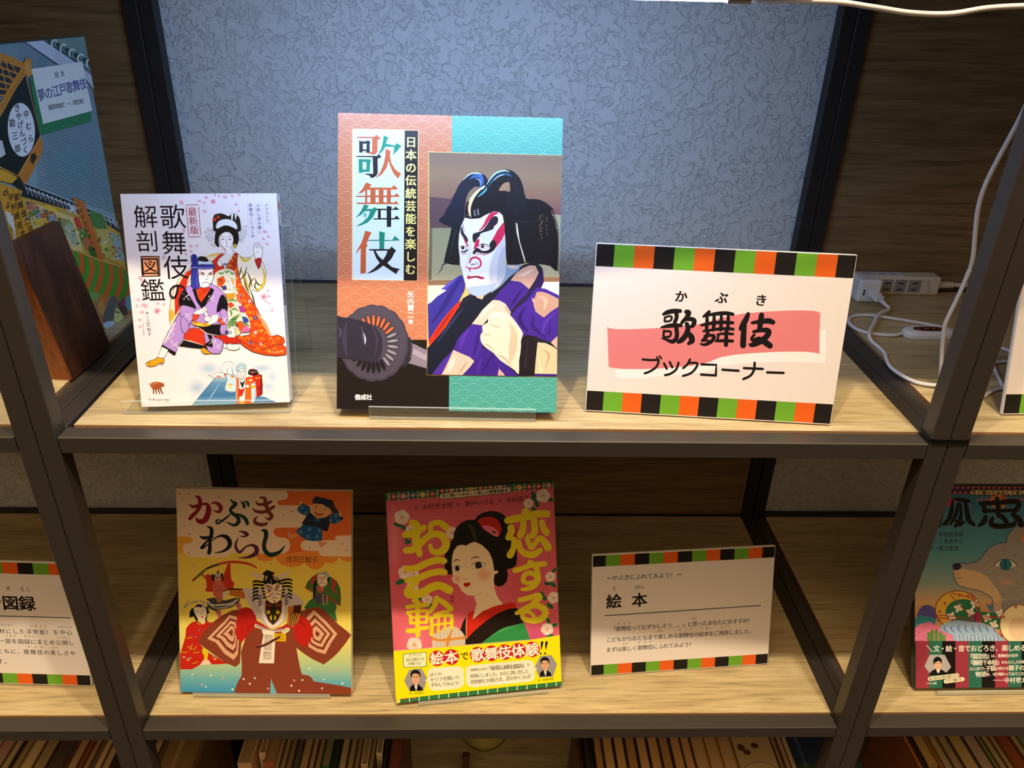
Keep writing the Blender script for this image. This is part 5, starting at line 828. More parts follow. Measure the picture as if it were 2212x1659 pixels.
a.P([(1360, 270), (1500, 250), (1515, 330), (1480, 440), (1420, 510), (1345, 470), (1362, 360)], '#c07030'); a.P([(1430, 255), (1518, 250), (1510, 350), (1420, 340)], '#4c241a')
for k in range(4): a.S([(1402+k*26, 345), (1390+k*24, 420), (1378+k*20, 490)], [14, 14, 6], '#1e1a14'); a.S([(1398+k*26+8, 352), (1390+k*24+6, 420), (1382+k*20+4, 480)], [5, 6, 2], '#c8b048')
a.P([(1290, 560), (1340, 515), (1385, 520), (1378, 552), (1330, 585), (1290, 588)], '#e8e4c8'); a.S([(1300, 580), (1340, 540), (1378, 530)], [4, 14, 4], '#a8c040')
a.P([(1062, 560), (1198, 552), (1215, 600), (1205, 800), (1198, 932), (1020, 930), (1045, 760), (1075, 600)], '#efe6da'); a.P([(1060, 540), (1170, 548), (1180, 595), (1062, 580)], '#f4ecdc')
for cx, cy, r in ((1136, 645, 40), (1126, 735, 38), (1120, 840, 40)):
    for q, wd in ((r, 7), (r*.6, 7)): a.S([(cx-q, cy-q), (cx+q, cy-q), (cx+q, cy+q), (cx-q, cy+q), (cx-q, cy-q)], wd, '#4c2c24', 0)
    a.E((cx, cy), 8, 8, '#4c2c24', 8)
a.P([(1198, 582), (1336, 580), (1338, 668), (1330, 678), (1200, 672)], '#e0b41c')
for q in (48, 30, 14): a.S([(1266-q, 625-q*.62), (1266+q, 625-q*.62), (1266+q, 625+q*.62), (1266-q, 625+q*.62), (1266-q, 625-q*.62)], 4, '#7c5c10', 0)
a.S([(1004, 738), (1080, 718), (1160, 680), (1262, 624)], [26, 32, 28, 22], '#4a221a'); a.S([(1010, 728), (1080, 708), (1160, 668)], [3, 7, 3], '#c89888')
# head of the actor
d1()
a.P([(878, 1110), (960, 1120), (1060, 1130), (1070, 1180), (1000, 1195), (960, 1150)], '#dccab0', 1); a.P([(1408, 1092), (1320, 1115), (1240, 1140), (1230, 1185), (1310, 1200), (1350, 1150)], '#dccab0', 1)
for i in range(6): a.S([(1110, 1230+i*34), (1030, 1222+i*38), (978, 1215+i*40), (955, 1228+i*42)], [22, 24, 24, 20], '#1c1c18', 4); a.S([(1270, 1215+i*34), (1320, 1200+i*38), (1370, 1195+i*40), (1405, 1205+i*42)], [22, 24, 24, 18], '#1c1c18', 4)
a.S([(1030, 1290), (1045, 1400), (1028, 1500)], [20, 50, 16], '#cfc4c8'); a.S([(1340, 1290), (1345, 1400), (1335, 1500)], [20, 46, 14], '#cfc4c8')
for k in range(4): a.S([(1020, 1400+k*34), (1052, 1376+k*34)], 13, '#2c2858'); a.S([(1326, 1390+k*34), (1362, 1362+k*34)], 13, '#2c2858')
a.P([(1086, 1240), (1110, 1200), (1180, 1180), (1250, 1195), (1284, 1240), (1290, 1330), (1280, 1400), (1250, 1450), (1205, 1474), (1150, 1460), (1108, 1400), (1090, 1320)], '#f4e2c4', 2)
a.P([(1085, 1255), (1072, 1200), (1090, 1150), (1060, 1130), (1112, 1083), (1150, 1095), (1210, 1118), (1180, 1145), (1230, 1170), (1270, 1210), (1290, 1260), (1240, 1232), (1180, 1258), (1130, 1240)], '#1b1a17'); a.P([(1095, 1180), (1110, 1150), (1125, 1160), (1100, 1215)], '#c8b48c'); a.P([(1185, 1150), (1230, 1180), (1250, 1215), (1200, 1190)], '#c8b48c'); a.S([(1158, 1190), (1166, 1250)], 4, '#d8d0c0')
KR = '#b4442c'
for p, w_, c in ((((1098, 1262), (1140, 1285), (1180, 1302)), [8, 14, 9], '#241814'), (((1215, 1300), (1240, 1275), (1262, 1250)), [9, 13, 7], '#241814'), (((1096, 1280), (1120, 1310), (1165, 1312)), [6, 9, 5], '#241814'), (((1218, 1312), (1250, 1292), (1268, 1270)), [5, 9, 5], '#241814'), (((1105, 1250), (1150, 1268), (1182, 1285)), [5, 10, 6], KR), (((1212, 1282), (1236, 1250), (1250, 1240)), [6, 10, 5], KR), (((1110, 1345), (1150, 1340), (1172, 1315)), [10, 10, 5], KR), (((1240, 1325), (1270, 1330), (1286, 1328)), [5, 9, 7], KR), (((1108, 1390), (1140, 1396), (1172, 1360), (1182, 1345)), [5, 13, 10, 6], KR), (((1222, 1345), (1240, 1368), (1284, 1362)), [6, 12, 8], KR), (((1165, 1420), (1200, 1405), (1240, 1412)), [6, 8, 6], '#2c1814'), (((1205, 1435), (1206, 1465)), [14, 18], KR), (((1192, 1300), (1194, 1345), (1182, 1372)), [6, 4, 4], '#8c5c48')): a.S(p, w_, c)
for x, y in ((1142, 1326), (1222, 1318)): a.E((x, y), 21, 11, '#241814', 12); a.E((x, y), 17, 8, '#e8dcb8', 12); a.E((x, y), 8, 8, '#241814', 10)
a.S([(1182, 1372), (1196, 1380), (1210, 1370)], 5, '#6c3c30'); a.S([(1105, 1420), (1150, 1468), (1206, 1480), (1262, 1455), (1290, 1400)], 5, '#2c2420')
a.part('confetti'); d2()
a.dots([(247, 1063), (461, 1071), (604, 1102), (359, 1185), (403, 1206), (713, 1236), (843, 1116), (973, 1106), (915, 1171), (1127, 1226), (1432, 1132), (1528, 1127), (1400, 1193), (1491, 1252), (1756, 1225), (1611, 995), (1870, 1024), (1927, 1001), (1779, 1119), (1995, 1167)], 14, ['#c8e0e4', '#f4ecc8', '#f09ca4', '#f0a0a8', '#c4ecd8', '#f8f4e0', '#f4ecdc'])
a.done()

# ------------------------------------------------------------------ pink picture book with the woman's head
poseE = (.3239, .0312, 7.27, 25.12, .2119, .2661); zE = -H+.0088
rE, a = book('picture_book', 'pink picture book with a woman with black hair and a yellow paper band', poseE, zE, .0100, -1, '#2f6b48')
stand('clear acrylic stand under the pink picture book with the yellow band', .4335, .0445, math.radians(6.5), -H+BT, .166, .0100, math.radians(25.12), .17, .05, .0085)
a.crop(820, 1030, 5.395)
def e1(): a.crop(820, 1030, 5.395)
def e2(): a.crop(820, 1270, 5.395)
wE, hE = poseE[4], poseE[5]; e = .0002; PKB = '#de6678'
a.part('background_colours'); a.P([(e, e), (wE-e, e), (wE-e, hE-e), (e, hE-e)], PKB, uv=True)
for x, y, rx, ry, c in ((600, 1150, 650, 420, '#d65468'), (1700, 1250, 260, 420, '#d45468'), (160, 700, 110, 420, '#ea8898'), (420, 1900, 300, 240, '#e87898'), (1800, 1850, 260, 200, '#cc5488')): a.R((x, y), rx, ry, c, PKB, 32)
a.P([(40, 195), (2040, 50), (2036, 128), (60, 282)], '#2f7048')
a.G([(1190, 0), (1191, 0), (1191, 1), (1190, 1)], [(0, PKB), (1, PKB)])
for i in range(18):
    x = 108+i*112.8; y = 205+ (x-108)*-.0735; a.S([(x, y-22), (x, y+75)], 9, '#e4e8d0', 0, True)
    fx = x+54; fy = y+27; c = ['#c8202c', '#e0708c', '#6c4a7c', '#e8b44c', '#c8202c'][i % 5]
    if 690 < fx < 1500: fy -= 30
    a.S([(fx-50, fy), (fx+50, fy)], 6, '#e4e8d0', 0); a.E((fx, fy), 34, 34, c, 16); a.E((fx, fy), 17, 16, '#f4e8d8', 12); a.E((fx, fy), 9, 8, ['#2a1c1c', '#c82040', '#e0889c', '#9ca8a0'][i % 4], 8)
a.P([(690, 225), (724, 188), (1500, 118), (1538, 154), (1506, 188), (716, 264)], '#2a4030'); a.P([(697, 225), (727, 194), (1498, 124), (1530, 155), (1503, 182), (719, 257)], '#f2e8c8')
a.part('lettering'); a.T('見て聞いてまねして楽しむ歌舞伎絵本', (748, 222), (1478, 157), 47, '#26302a', .03)
BKE = '#1c1416'
a.T('文・', (425, 364), (470, 361), 44, BKE, .008); a.T('中村壱太郎', (530, 353), (820, 328), 74, BKE, .006); a.T('絵・', (915, 322), (962, 318), 44, BKE, .008); a.T('網中いづる', (1028, 312), (1302, 290), 70, BKE, .006); a.T('声・', (1402, 281), (1448, 277), 44, BKE, .008); a.T('中村莟玉', (1510, 272), (1712, 254), 72, BKE, .006)
a.part('camellias')
def cam(x, y, r, dy=0):
    for k in range(5): t = k*1.257+x; a.E((x+r*.42*math.cos(t), y+r*.42*math.sin(t)), r*.66, r*.62, '#f4e4d8' if k % 2 else '#efd8ce', 14)
    a.E((x, y), r*.3, r*.28, '#f8ead8', 10)
    for k in range(6): t = k*1.05; a.S([(x, y), (x+r*.26*math.cos(t), y+r*.26*math.sin(t))], r*.09, '#d8a040' if k % 2 else '#c86050', 0)
def leaf(x, y, r, rot): a.E((x, y), r, r*.5, '#2f7048', 12, rot); a.E((x+r*.3*math.cos(rot), y+r*.3*math.sin(rot)), r*.5, r*.4, '#2a6440', 10, rot)
for x, y, r, t in ((205, 560, 45, .5), (275, 590, 45, .6), (300, 700, 50, 1.0), (330, 760, 45, -.3), (240, 1225, 60, -.3), (1795, 225, 60, 1.4), (1830, 310, 50, 1.2), (1790, 370, 45, .8), (1985, 260, 48, .7), (2035, 1090, 36, -.7), (1950, 1245, 40, .2), (2020, 1255, 48, .7), (430, 1400, 70, -.3), (470, 1400, 50, -.2), (1900, 1370, 40, 1.1)): leaf(x, y, r, t)
for x, y, r in ((260, 470, 85), (845, 650, 70), (360, 615, 55), (300, 1115, 80), (400, 1130, 60), (380, 1300, 75), (1905, 220, 78), (1735, 310, 56), (1990, 1165, 58), (2030, 1400, 60)): cam(x, y, r)
e2()
for x, y, r, t in ((420, 120, 70, .2), (570, 205, 50, -.5), (1910, 110, 50, .8), (1985, 210, 50, .7), (1965, 380, 42, 1.0), (2035, 435, 45, -.4), (1985, 560, 48, 0), (470, 715, 50, .1)): leaf(x, y, r, t)
for x, y, r in ((555, 135, 60), (2025, 115, 66), (1952, 480, 70), (405, 660, 85)): cam(x, y, r)
a.part('woman_portrait'); HB = '#1b1817'; SK = '#f6ddb8'
a.P([(940, 490), (970, 400), (1010, 330), (1105, 265), (1400, 250), (1590, 230), (1650, 280), (1680, 405), (1400, 520), (1200, 660), (995, 668), (985, 600)], '#241b18', 1)
a.P([(1185, 650), (1250, 590), (1340, 530), (1430, 480), (1540, 440), (1680, 405), (1720, 500), (1760, 610), (1500, 660)], '#359450')
a.S([(1300, 560), (1450, 480), (1620, 430)], [8, 30, 10], '#48a860')
a.P([(1010, 330), (1040, 290), (1110, 262), (1085, 372), (1200, 278), (1330, 220), (1440, 188), (1520, 172), (1575, 175), (1592, 232), (1500, 245), (1400, 285), (1290, 350), (1180, 440), (1090, 520), (1015, 600), (1005, 500)], '#d22e20', 1); a.S([(1018, 330), (1008, 450), (1014, 592)], 7, '#e8c8b8')
a.S([(1020, 592), (1130, 480), (1280, 360), (1420, 282), (1590, 234)], 5, '#1c1414')
e1()
a.P([(1090, 1330), (1110, 1420), (1132, 1480), (1105, 1570), (1085, 1662), (1200, 1568), (1330, 1510), (1440, 1482), (1400, 1440), (1365, 1380), (1340, 1300), (1330, 1200), (1200, 1250)], SK)
a.S([(1110, 1400), (1170, 1360), (1230, 1290)], [4, 16, 6], '#e4b894')
a.P([(1108, 502), (1140, 455), (1200, 420), (1290, 397), (1370, 405), (1440, 435), (1500, 490), (1535, 560), (1560, 620), (1585, 720), (1600, 850), (1602, 960), (1590, 1030), (1550, 1060), (1485, 1080), (1495, 1150), (1480, 1220), (1440, 1265), (1385, 1280), (1340, 1255), (1325, 1200), (1332, 1120), (1320, 980), (1280, 880), (1190, 790), (1110, 756), (1050, 775), (1010, 800), (960, 790), (900, 808), (862, 860), (845, 930), (840, 1010), (850, 1137), (800, 1136), (770, 1112), (758, 1050), (757, 960), (766, 880), (800, 790), (860, 722), (866, 650), (895, 590), (950, 535), (1020, 503)], HB, 1)
a.P([(850, 1137), (840, 1010), (848, 920), (868, 855), (905, 805), (960, 792), (1008, 802), (1050, 776), (1110, 757), (1190, 792), (1262, 860), (1305, 940), (1325, 1020), (1334, 1094), (1384, 1094), (1372, 1125), (1336, 1140), (1332, 1200), (1300, 1260), (1220, 1320), (1150, 1370), (1080, 1388), (1020, 1378), (960, 1332), (915, 1262), (880, 1180)], SK, 1)
a.S([(1000, 540), (1080, 600), (1110, 740)], [8, 60, 20], '#332e28'); a.S([(1060, 560), (1100, 660), (1130, 740)], [6, 30, 10], '#3e382e'); a.S([(880, 700), (900, 640), (960, 570)], [4, 12, 4], '#34302c'); a.S([(1400, 780), (1480, 850), (1530, 960)], [4, 16, 6], '#2c2826'); a.S([(1180, 450), (1290, 430), (1400, 450)], [4, 12, 4], '#322c2a')
a.P([(1138, 515), (1180, 480), (1240, 465), (1310, 468), (1370, 495), (1410, 550), (1420, 610), (1410, 660), (1388, 695), (1340, 692), (1280, 655), (1220, 615), (1185, 575)], '#c42a22', 1); a.P([(1185, 572), (1260, 565), (1330, 590), (1378, 630), (1386, 672), (1378, 697), (1335, 692), (1280, 655), (1215, 612)], '#e8748c', 1); a.P([(1300, 622), (1345, 640), (1358, 668), (1320, 650)], '#1c1412'); a.P([(1555, 560), (1605, 610), (1600, 700), (1575, 720)], '#c42a22')
a.S([(852, 998), (882, 970), (912, 966), (936, 980)], [5, 11, 11, 4], HB); a.S([(1058, 962), (1100, 936), (1140, 936), (1166, 946)], [4, 11, 10, 4], HB)
a.R((905, 1190), 62, 58, '#eda084', SK); a.R((1215, 1140), 100, 92, '#eda084', SK)
a.P([(850, 1062), (880, 1042), (915, 1038), (962, 1052), (930, 1086), (900, 1102), (870, 1086)], '#f4ece0', 2); a.E((905, 1068), 27, 29, '#23201e'); a.S([(848, 1062), (880, 1041), (918, 1037), (964, 1053)], [4, 7, 7, 4], HB); a.S([(860, 1074), (892, 1103), (935, 1085)], [2, 4, 2], '#8c4438')
a.P([(1066, 1038), (1110, 1004), (1150, 995), (1200, 1002), (1236, 1014), (1205, 1040), (1160, 1068), (1110, 1068)], '#f4ece0', 2); a.E((1152, 1032), 42, 36, '#2c2724', 24); a.S([(1064, 1038), (1108, 1002), (1150, 993), (1200, 1000), (1240, 1014)], [4, 8, 9, 6, 4], HB); a.S([(1080, 1055), (1130, 1072), (1190, 1052), (1236, 1016)], [2, 4, 5, 6], '#a0483c')
a.S([(975, 1100), (968, 1160)], 3, '#d8a888'); a.S([(972, 1192), (985, 1197)], 6, '#8c5040'); a.S([(1000, 1190), (1014, 1188)], 6, '#8c5040')
a.P([(974, 1254), (995, 1232), (1012, 1238), (1032, 1228), (1068, 1246), (1040, 1272), (1012, 1286), (990, 1276)], '#c4141c', 1); a.S([(980, 1256), (1015, 1258), (1062, 1248)], [2, 4, 2], '#7c1014')
e2()
a.P([(610, 600), (625, 540), (700, 505), (740, 470), (830, 438), (900, 460), (960, 510), (1000, 570), (997, 700), (612, 715)], '#d4cab8', 1)
for k in range(16): a.S([(640+k*22, 560-abs(8-k)*-3-60), (650+k*20, 640), (640+k*21, 700)], 3, '#a89c88' if k % 2 else '#f0e8da', 3)
a.S([(850, 420), (840, 500), (800, 600), (785, 690)], [26, 22, 34, 40], '#d8923c'); a.S([(620, 590), (700, 610), (800, 600), (900, 590), (980, 580)], [34, 26, 34, 24, 36], '#d8923c')
a.part('title_lettering'); e1(); YL = '#ecdc2c'
a.S([(1700, 408), (1706, 470)], [96, 84], YL); a.S([(1492, 508), (1600, 484), (1700, 468), (1830, 432), (1948, 432)], [82, 84, 84, 84, 84], YL, 5); a.S([(1672, 510), (1672, 600), (1640, 680)], [72, 76, 82], YL); a.S([(1798, 500), (1806, 620), (1780, 690), (1730, 682)], [78, 80, 66, 36], YL, 5); a.S([(1530, 595), (1535, 640), (1502, 705)], [88, 84, 76], YL); a.S([(1520, 715), (1566, 720)], 50, YL); a.S([(1892, 530), (1912, 600), (1946, 650)], [70, 74, 80], YL)
a.S([(1566, 730), (1560, 830), (1520, 912)], [62, 70, 82], YL); a.S([(1620, 760), (1635, 830), (1690, 892), (1790, 905), (1868, 858)], [66, 66, 74, 82, 66], YL, 5); a.S([(1720, 715), (1738, 770), (1770, 820), (1815, 770), (1860, 710)], [56, 58, 66, 58, 60], YL, 5); a.S([(1880, 716), (1930, 770), (1960, 822)], [70, 84, 92], YL, 4)
a.S([(1576, 1092), (1660, 1068), (1760, 1030), (1850, 1020), (1922, 1012)], [60, 60, 62, 62, 62], YL, 5); a.S([(1752, 998), (1815, 1040), (1838, 1120), (1840, 1200), (1790, 1272), (1720, 1305), (1660, 1310)], [66, 66, 66, 76, 70, 52, 40], YL, 5); a.S([(1820, 1165), (1760, 1118), (1690, 1145), (1672, 1210), (1720, 1238), (1800, 1220)], [40, 56, 58, 54, 48, 40], YL, 5)
e2(); a.S([(1634, 142), (1730, 118), (1830, 88), (1866, 110), (1790, 180), (1690, 260), (1596, 294)], [58, 60, 62, 68, 64, 60, 46], YL, 5); a.S([(1596, 294), (1700, 235), (1820, 205), (1910, 240), (1932, 300), (1880, 360), (1780, 382), (1680, 355), (1668, 300), (1730, 275), (1790, 318)], [40, 58, 66, 74, 76, 76, 66, 58, 50, 44, 40], YL, 5); a.S([(1790, 318), (1810, 350)], 44, YL)
e1(); a.S([(378, 535), (430, 560), (428, 660), (425, 770), (455, 860), (466, 900)], [74, 84, 92, 90, 76, 72], YL, 5); a.S([(298, 676), (380, 660), (450, 630), (515, 590)], [76, 86, 80, 72], YL, 5); a.S([(305, 858), (390, 845), (470, 780), (560, 700), (650, 665), (730, 690), (775, 770), (745, 850), (670, 880), (610, 862), (590, 800)], [72, 84, 80, 76, 78, 88, 92, 92, 74, 58, 50], YL, 5); a.S([(596, 560), (590, 640), (560, 700)], [62, 54, 50], YL); a.S([(610, 545), (700, 535), (780, 592)], [62, 72, 80], YL)
a.S([(312, 1072), (430, 1060), (560, 1000), (680, 968), (752, 980)], [72, 78, 80, 78, 74], YL, 5); a.S([(320, 1206), (440, 1186), (560, 1135), (680, 1106), (756, 1112)], [66, 74, 76, 76, 74], YL, 5); a.S([(440, 1232), (360, 1290), (330, 1350), (380, 1372), (500, 1350), (600, 1290), (700, 1268), (812, 1318)], [46, 70, 100, 100, 100, 96, 92, 96], YL, 5)
e2(); a.S([(322, 222), (440, 205), (560, 196)], [48, 50, 50], YL); a.S([(395, 150), (440, 160), (444, 300), (440, 430), (446, 550)], [46, 60, 54, 52, 60], YL, 4); a.S([(334, 290), (360, 330), (362, 410)], [56, 40, 38], YL); a.S([(345, 282), (460, 268), (555, 268)], [36, 34, 40], YL); a.S([(556, 268), (556, 330), (545, 400)], [40, 38, 38], YL); a.S([(370, 345), (540, 332)], 28, YL); a.S([(372, 410), (540, 398)], 32, YL); a.S([(330, 500), (400, 498), (480, 472), (560, 462)], [56, 54, 50, 46], YL, 4)
a.S([(665, 120), (640, 200), (592, 272)], [66, 62, 50], YL); a.S([(690, 135), (760, 180), (830, 245)], [60, 64, 66], YL); a.S([(640, 312), (740, 280), (800, 275)], [34, 34, 34], YL); a.S([(600, 350), (610, 450), (605, 540)], [44, 42, 52], YL); a.S([(610, 350), (720, 322), (830, 320)], [34, 34, 42], YL); a.S([(838, 325), (842, 400), (838, 470)], [44, 42, 40], YL); a.S([(688, 340), (686, 440), (682, 510)], [30, 30, 34], YL); a.S([(762, 330), (762, 400), (760, 480)], [30, 30, 32], YL); a.S([(620, 432), (840, 405)], 26, YL)
a.T('みわ', (845, 105), (848, 152), 46, BKE, .008, vert=True); e1(); a.T('こい', (1968, 908), (1972, 956), 38, BKE, .004, vert=True); e2()
# the yellow paper band
a.part('yellow_paper_band'); a.base = .0004
a.P([(140, 736), (1000, 660), (1770, 600), (2125, 545), (2146, 1085), (1500, 1150), (180, 1298)], '#f6ea14')
a.P([(150, 728), (1768, 598), (1768, 606), (150, 738)], '#d8b8a8'); a.S([(1770, 604), (1900, 600), (2110, 545)], 3, '#e8e090')
a.P([(285, 765), (538, 742), (550, 760), (548, 905), (535, 918), (290, 928), (275, 910), (272, 780)], '#3a8048'); a.P([(291, 772), (533, 749), (544, 763), (541, 901), (530, 911), (294, 921), (282, 907), (279, 783)], '#f6f4d0')
a.T('アプリで', (355, 790), (470, 780), 42, '#2c6c3c', .01); a.T('読み聞かせ', (328, 838), (500, 824), 44, '#2c6c3c', .01); a.T('が聞ける！', (345, 882), (492, 874), 42, '#2c6c3c', .01)
for x, y in ((668, 818), (836, 804), (1142, 775), (1302, 760), (1458, 745), (1615, 730), (1775, 714)): a.E((x, y), 90, 91, '#c4202c', 34)
for x, y, ch in ((668, 818, '絵'), (836, 804, '本'), (1142, 775, '歌'), (1302, 762, '舞'), (1456, 746, '伎'), (1614, 732, '体'), (1775, 716, '験')): a.T(ch, (x, y), (x, y), 160, '#faf6ea', .026, rot=.08)
a.T('で', (988, 792), (988, 792), 110, '#241814', .012, rot=.08)
for x in (1893, 1945): a.P([(x-16, 628), (x+2, 618), (x+16, 624), (x+4, 680), (x-12, 728), (x-16, 680)], '#241814'); a.E((x-18, 762), 12, 12, '#241814', 10)
def portrait(hx, fx, fy, s_):
    a.P(hx, '#9c989c'); a.P([(fx-78*s_, fy+212*s_), (fx-70*s_, fy+150*s_), (fx-20*s_, fy+110*s_), (fx+30*s_, fy+110*s_), (fx+90*s_, fy+160*s_), (fx+100*s_, fy+206*s_)], '#17171a'); a.P([(fx-22*s_, fy+95*s_), (fx+32*s_, fy+95*s_), (fx+22*s_, fy+160*s_), (fx+10*s_, fy+215*s_), (fx-10*s_, fy+150*s_)], '#dfe4e8'); a.P([(fx-24*s_, fy+70*s_), (fx+26*s_, fy+70*s_), (fx+24*s_, fy+120*s_), (fx+6*s_, fy+140*s_), (fx-20*s_, fy+115*s_)], '#d8a684')
    a.E((fx, fy-10*s_), 68*s_, 72*s_, '#16171b', 20); a.E((fx+2*s_, fy+30*s_), 54*s_, 76*s_, '#e0b08e', 20); a.P([(fx-55*s_, fy+10*s_), (fx-50*s_, fy-45*s_), (fx, fy-60*s_), (fx+52*s_, fy-45*s_), (fx+58*s_, fy+10*s_), (fx+40*s_, fy-20*s_), (fx-10*s_, fy-30*s_), (fx-42*s_, fy-16*s_)], '#16171b', 2)
    for dx in (-22, 24): a.S([(fx+(dx-14)*s_, fy+8*s_), (fx+(dx+12)*s_, fy+5*s_)], 6*s_, '#2c201c', 0); a.S([(fx+(dx-11)*s_, fy+24*s_), (fx+(dx+11)*s_, fy+23*s_)], 7*s_, '#2a1c18', 0)
    a.S([(fx+2*s_, fy+28*s_), (fx-4*s_, fy+52*s_), (fx+8*s_, fy+54*s_)], 4*s_, '#b47c60'); a.S([(fx-16*s_, fy+76*s_), (fx+4*s_, fy+74*s_), (fx+22*s_, fy+76*s_)], 8*s_, '#b8605c')
portrait([(345, 952), (488, 935), (552, 1048), (515, 1192), (352, 1203), (284, 1082)], 418, 1020, .86); portrait([(1872, 792), (2000, 778), (2068, 888), (2022, 1030), (1862, 1046), (1808, 918)], 1925, 865, .78)
a.P([(600, 932), (900, 912), (960, 922), (982, 960), (985, 1110), (960, 1150), (900, 1172), (640, 1196), (590, 1180), (568, 1140), (566, 1090), (525, 1076), (566, 1052), (560, 970)], '#f6f2e0'); a.P([(1060, 900), (1720, 838), (1780, 850), (1802, 890), (1804, 925), (1842, 936), (1806, 955), (1808, 1040), (1780, 1080), (1730, 1092), (1090, 1156), (1030, 1140), (1010, 1100), (1005, 960), (1022, 915)], '#f6f2e0')
a.T('ぼくの', (606, 1008), (698, 1000), 50, BKE, .008); a.T('セリフを聞いて', (615, 1066), (908, 1042), 54, BKE, .008); a.T('まねしてみよう！', (618, 1126), (935, 1104), 52, BKE, .008)
a.T('歌舞伎の名作', (1075, 954), (1238, 942), 36, BKE, .008); a.T('『妹背山婦女庭訓』', (1270, 936), (1690, 902), 60, BKE, .012); a.T('を', (1732, 890), (1732, 890), 38, BKE, .008, rot=.07); a.T('絵本にしました。おなじ男に恋した', (1080, 1024), (1716, 970), 52, BKE, .008); a.T('田舎娘とお姫さま。恋のゆくえは？', (1085, 1092), (1768, 1026), 54, BKE, .008)
a.T('いもせやまおんなていきん', (1320, 894), (1665, 862), 14, BKE, .01)
a.T('声・中村莟玉', (360, 1230), (502, 1221), 31, '#3a2c10', .01); a.T('文・中村壱太郎', (1858, 1076), (2012, 1056), 29, '#3a2c10', .01)
a.base = 0; a.part('green_lower_border')
a.P([(150, 1292), (2150, 1078), (2150, 1180), (150, 1400)], '#2f7a48', 0)
for i in range(17): x = 235+i*114; y = 1318-(x-235)*.109; a.S([(x, y-35), (x, y+50)], 10, '#e8ecc8', 0, True)
a.P([(192, 1300), (232, 1296), (225, 1345), (196, 1348)], '#f0e040'); a.E((292, 1290), 26, 16, '#c03030', 12); a.E((402, 1278), 26, 14, '#c05070', 12)
a.done()
# ------------------------------------------------------------------ animal picture book in the right unit
poseG = (.9963, .0521, .487, 28.37, .21, .2655); zG = -H+.0092
rG, a = book('picture_book', 'blue picture book with a grey fox-like animal and a striped paper band', poseG, zG, .0100, -1, '#1c2c2a')
stand('clear acrylic stand under the blue animal picture book at the right edge', 1.1015, .0495, math.radians(.5), -H+BT, .158, .0145, math.radians(28.37), .16, .05, .0095)
a.crop(1940, 1030, 3.386); a.part('background_colours')
a.G([(-40, 60), (1200, 60), (1200, 1215), (-40, 1215)], [(0, '#3a7aa4'), (.2, '#4a8aa8'), (.45, '#5a98a4'), (.62, '#8aa49a'), (.74, '#cfa878'), (.8, '#c89a6c'), (1, '#c89a6c')])
a.P([(-40, 60), (1200, 60), (1200, 128), (-40, 128)], '#3c2f5e')
for i in range(30):
    x = -20+i*38; a.P([(x-17, 72), (x+17, 72), (x, 94)], '#d86a50'); a.P([(x+2, 124), (x+19, 100), (x+36, 124)], '#d86a50')
a.P([(520, 116), (538, 93), (1200, 96), (1200, 138), (536, 136)], '#3a2c20'); a.P([(526, 116), (541, 98), (1200, 101), (1200, 133), (539, 131)], '#f0d9a4')
for x, y in ((380, 165), (620, 150), (870, 150)): a.S([(x-45, y), (x, y-14), (x+50, y)], 5, '#3c7048'); [a.E((x+dx, y+16), 9, 11, '#d85a78', 8) for dx in (-38, -8, 24, 48)]
a.E((735, 178), 62, 58, '#d89a50', 20)
for k in range(12): a.E((735+40*math.cos(k), 160+26*math.sin(k*1.7)), 12, 9, '#c84850', 8)
a.E((370, 180), 30, 36, '#c84860', 12)
a.part('fox_drawing'); FX = '#9c9690'; OB = '#2c3f70'
a.P([(140, 1000), (180, 945), (230, 940), (272, 970), (280, 1040), (240, 1110), (140, 1110)], '#5c54a0', 2); a.P([(110, 1040), (160, 1010), (280, 1040), (240, 1110), (120, 1110)], '#3c90a0', 1)
a.P([(90, 1110), (150, 1080), (230, 1060), (300, 1100), (380, 1140), (430, 1210), (90, 1212)], '#e27ca4', 1)
for k in range(90): a.E((110+random.random()*300, 1112+random.random()*88), 5, 5, random.choice(['#f2a8c4', '#c85c8c', '#ec90b4']), 6)
for x, h in ((225, 60), (250, 75), (280, 78), (310, 60), (335, 40)): a.S([(x, 1205), (x, 1205-h)], 24, '#5c9448')
a.P([(640, 940), (720, 930), (920, 940), (920, 1010), (700, 1010)], '#5c88a8')
a.P([(790, 480), (800, 430), (840, 380), (900, 350), (1100, 340), (1100, 1000), (930, 960), (900, 920), (760, 985), (700, 985), (692, 900), (650, 860), (590, 832), (500, 815), (440, 790), (412, 745), (400, 690), (400, 645), (430, 632), (520, 632), (580, 615), (620, 575), (660, 525), (720, 490)], FX, 2)
a.P([(405, 678), (470, 672), (560, 690), (640, 720), (700, 790), (745, 860), (760, 920), (740, 985), (700, 985), (692, 900), (650, 860), (590, 832), (500, 815), (440, 790), (412, 745)], '#d4b48c', 2)
a.R((790, 770), 70, 40, '#c89a88', FX)
for k in range(150):
    x = 480+random.random()*440; y = 500+random.random()*400
    if y > 640 and x < 640: continue
    if y < 640-(x-480)*.45: continue
    a.S([(x, y), (x+26, y-5+random.random()*12)], 2.2, random.choice(['#7c7c84', '#b8b0a4', '#6c7488', '#c4baa8']), 0)
for row in range(4):
    for k in range(9): x = 660+k*34+row*10; y = 930+row*22-k*3; a.S([(x-14, y-8), (x, y+12), (x+16, y-8)], 3, '#5c6880')
a.S([(402, 690), (412, 745), (440, 790), (500, 815), (590, 832), (650, 862), (690, 900), (694, 950)], 5, OB); a.S([(400, 645), (430, 632), (520, 632), (580, 615), (620, 575), (660, 525), (720, 490), (790, 478)], 5, OB); a.S([(792, 478), (802, 430), (840, 380), (900, 352), (940, 346)], 5, OB)
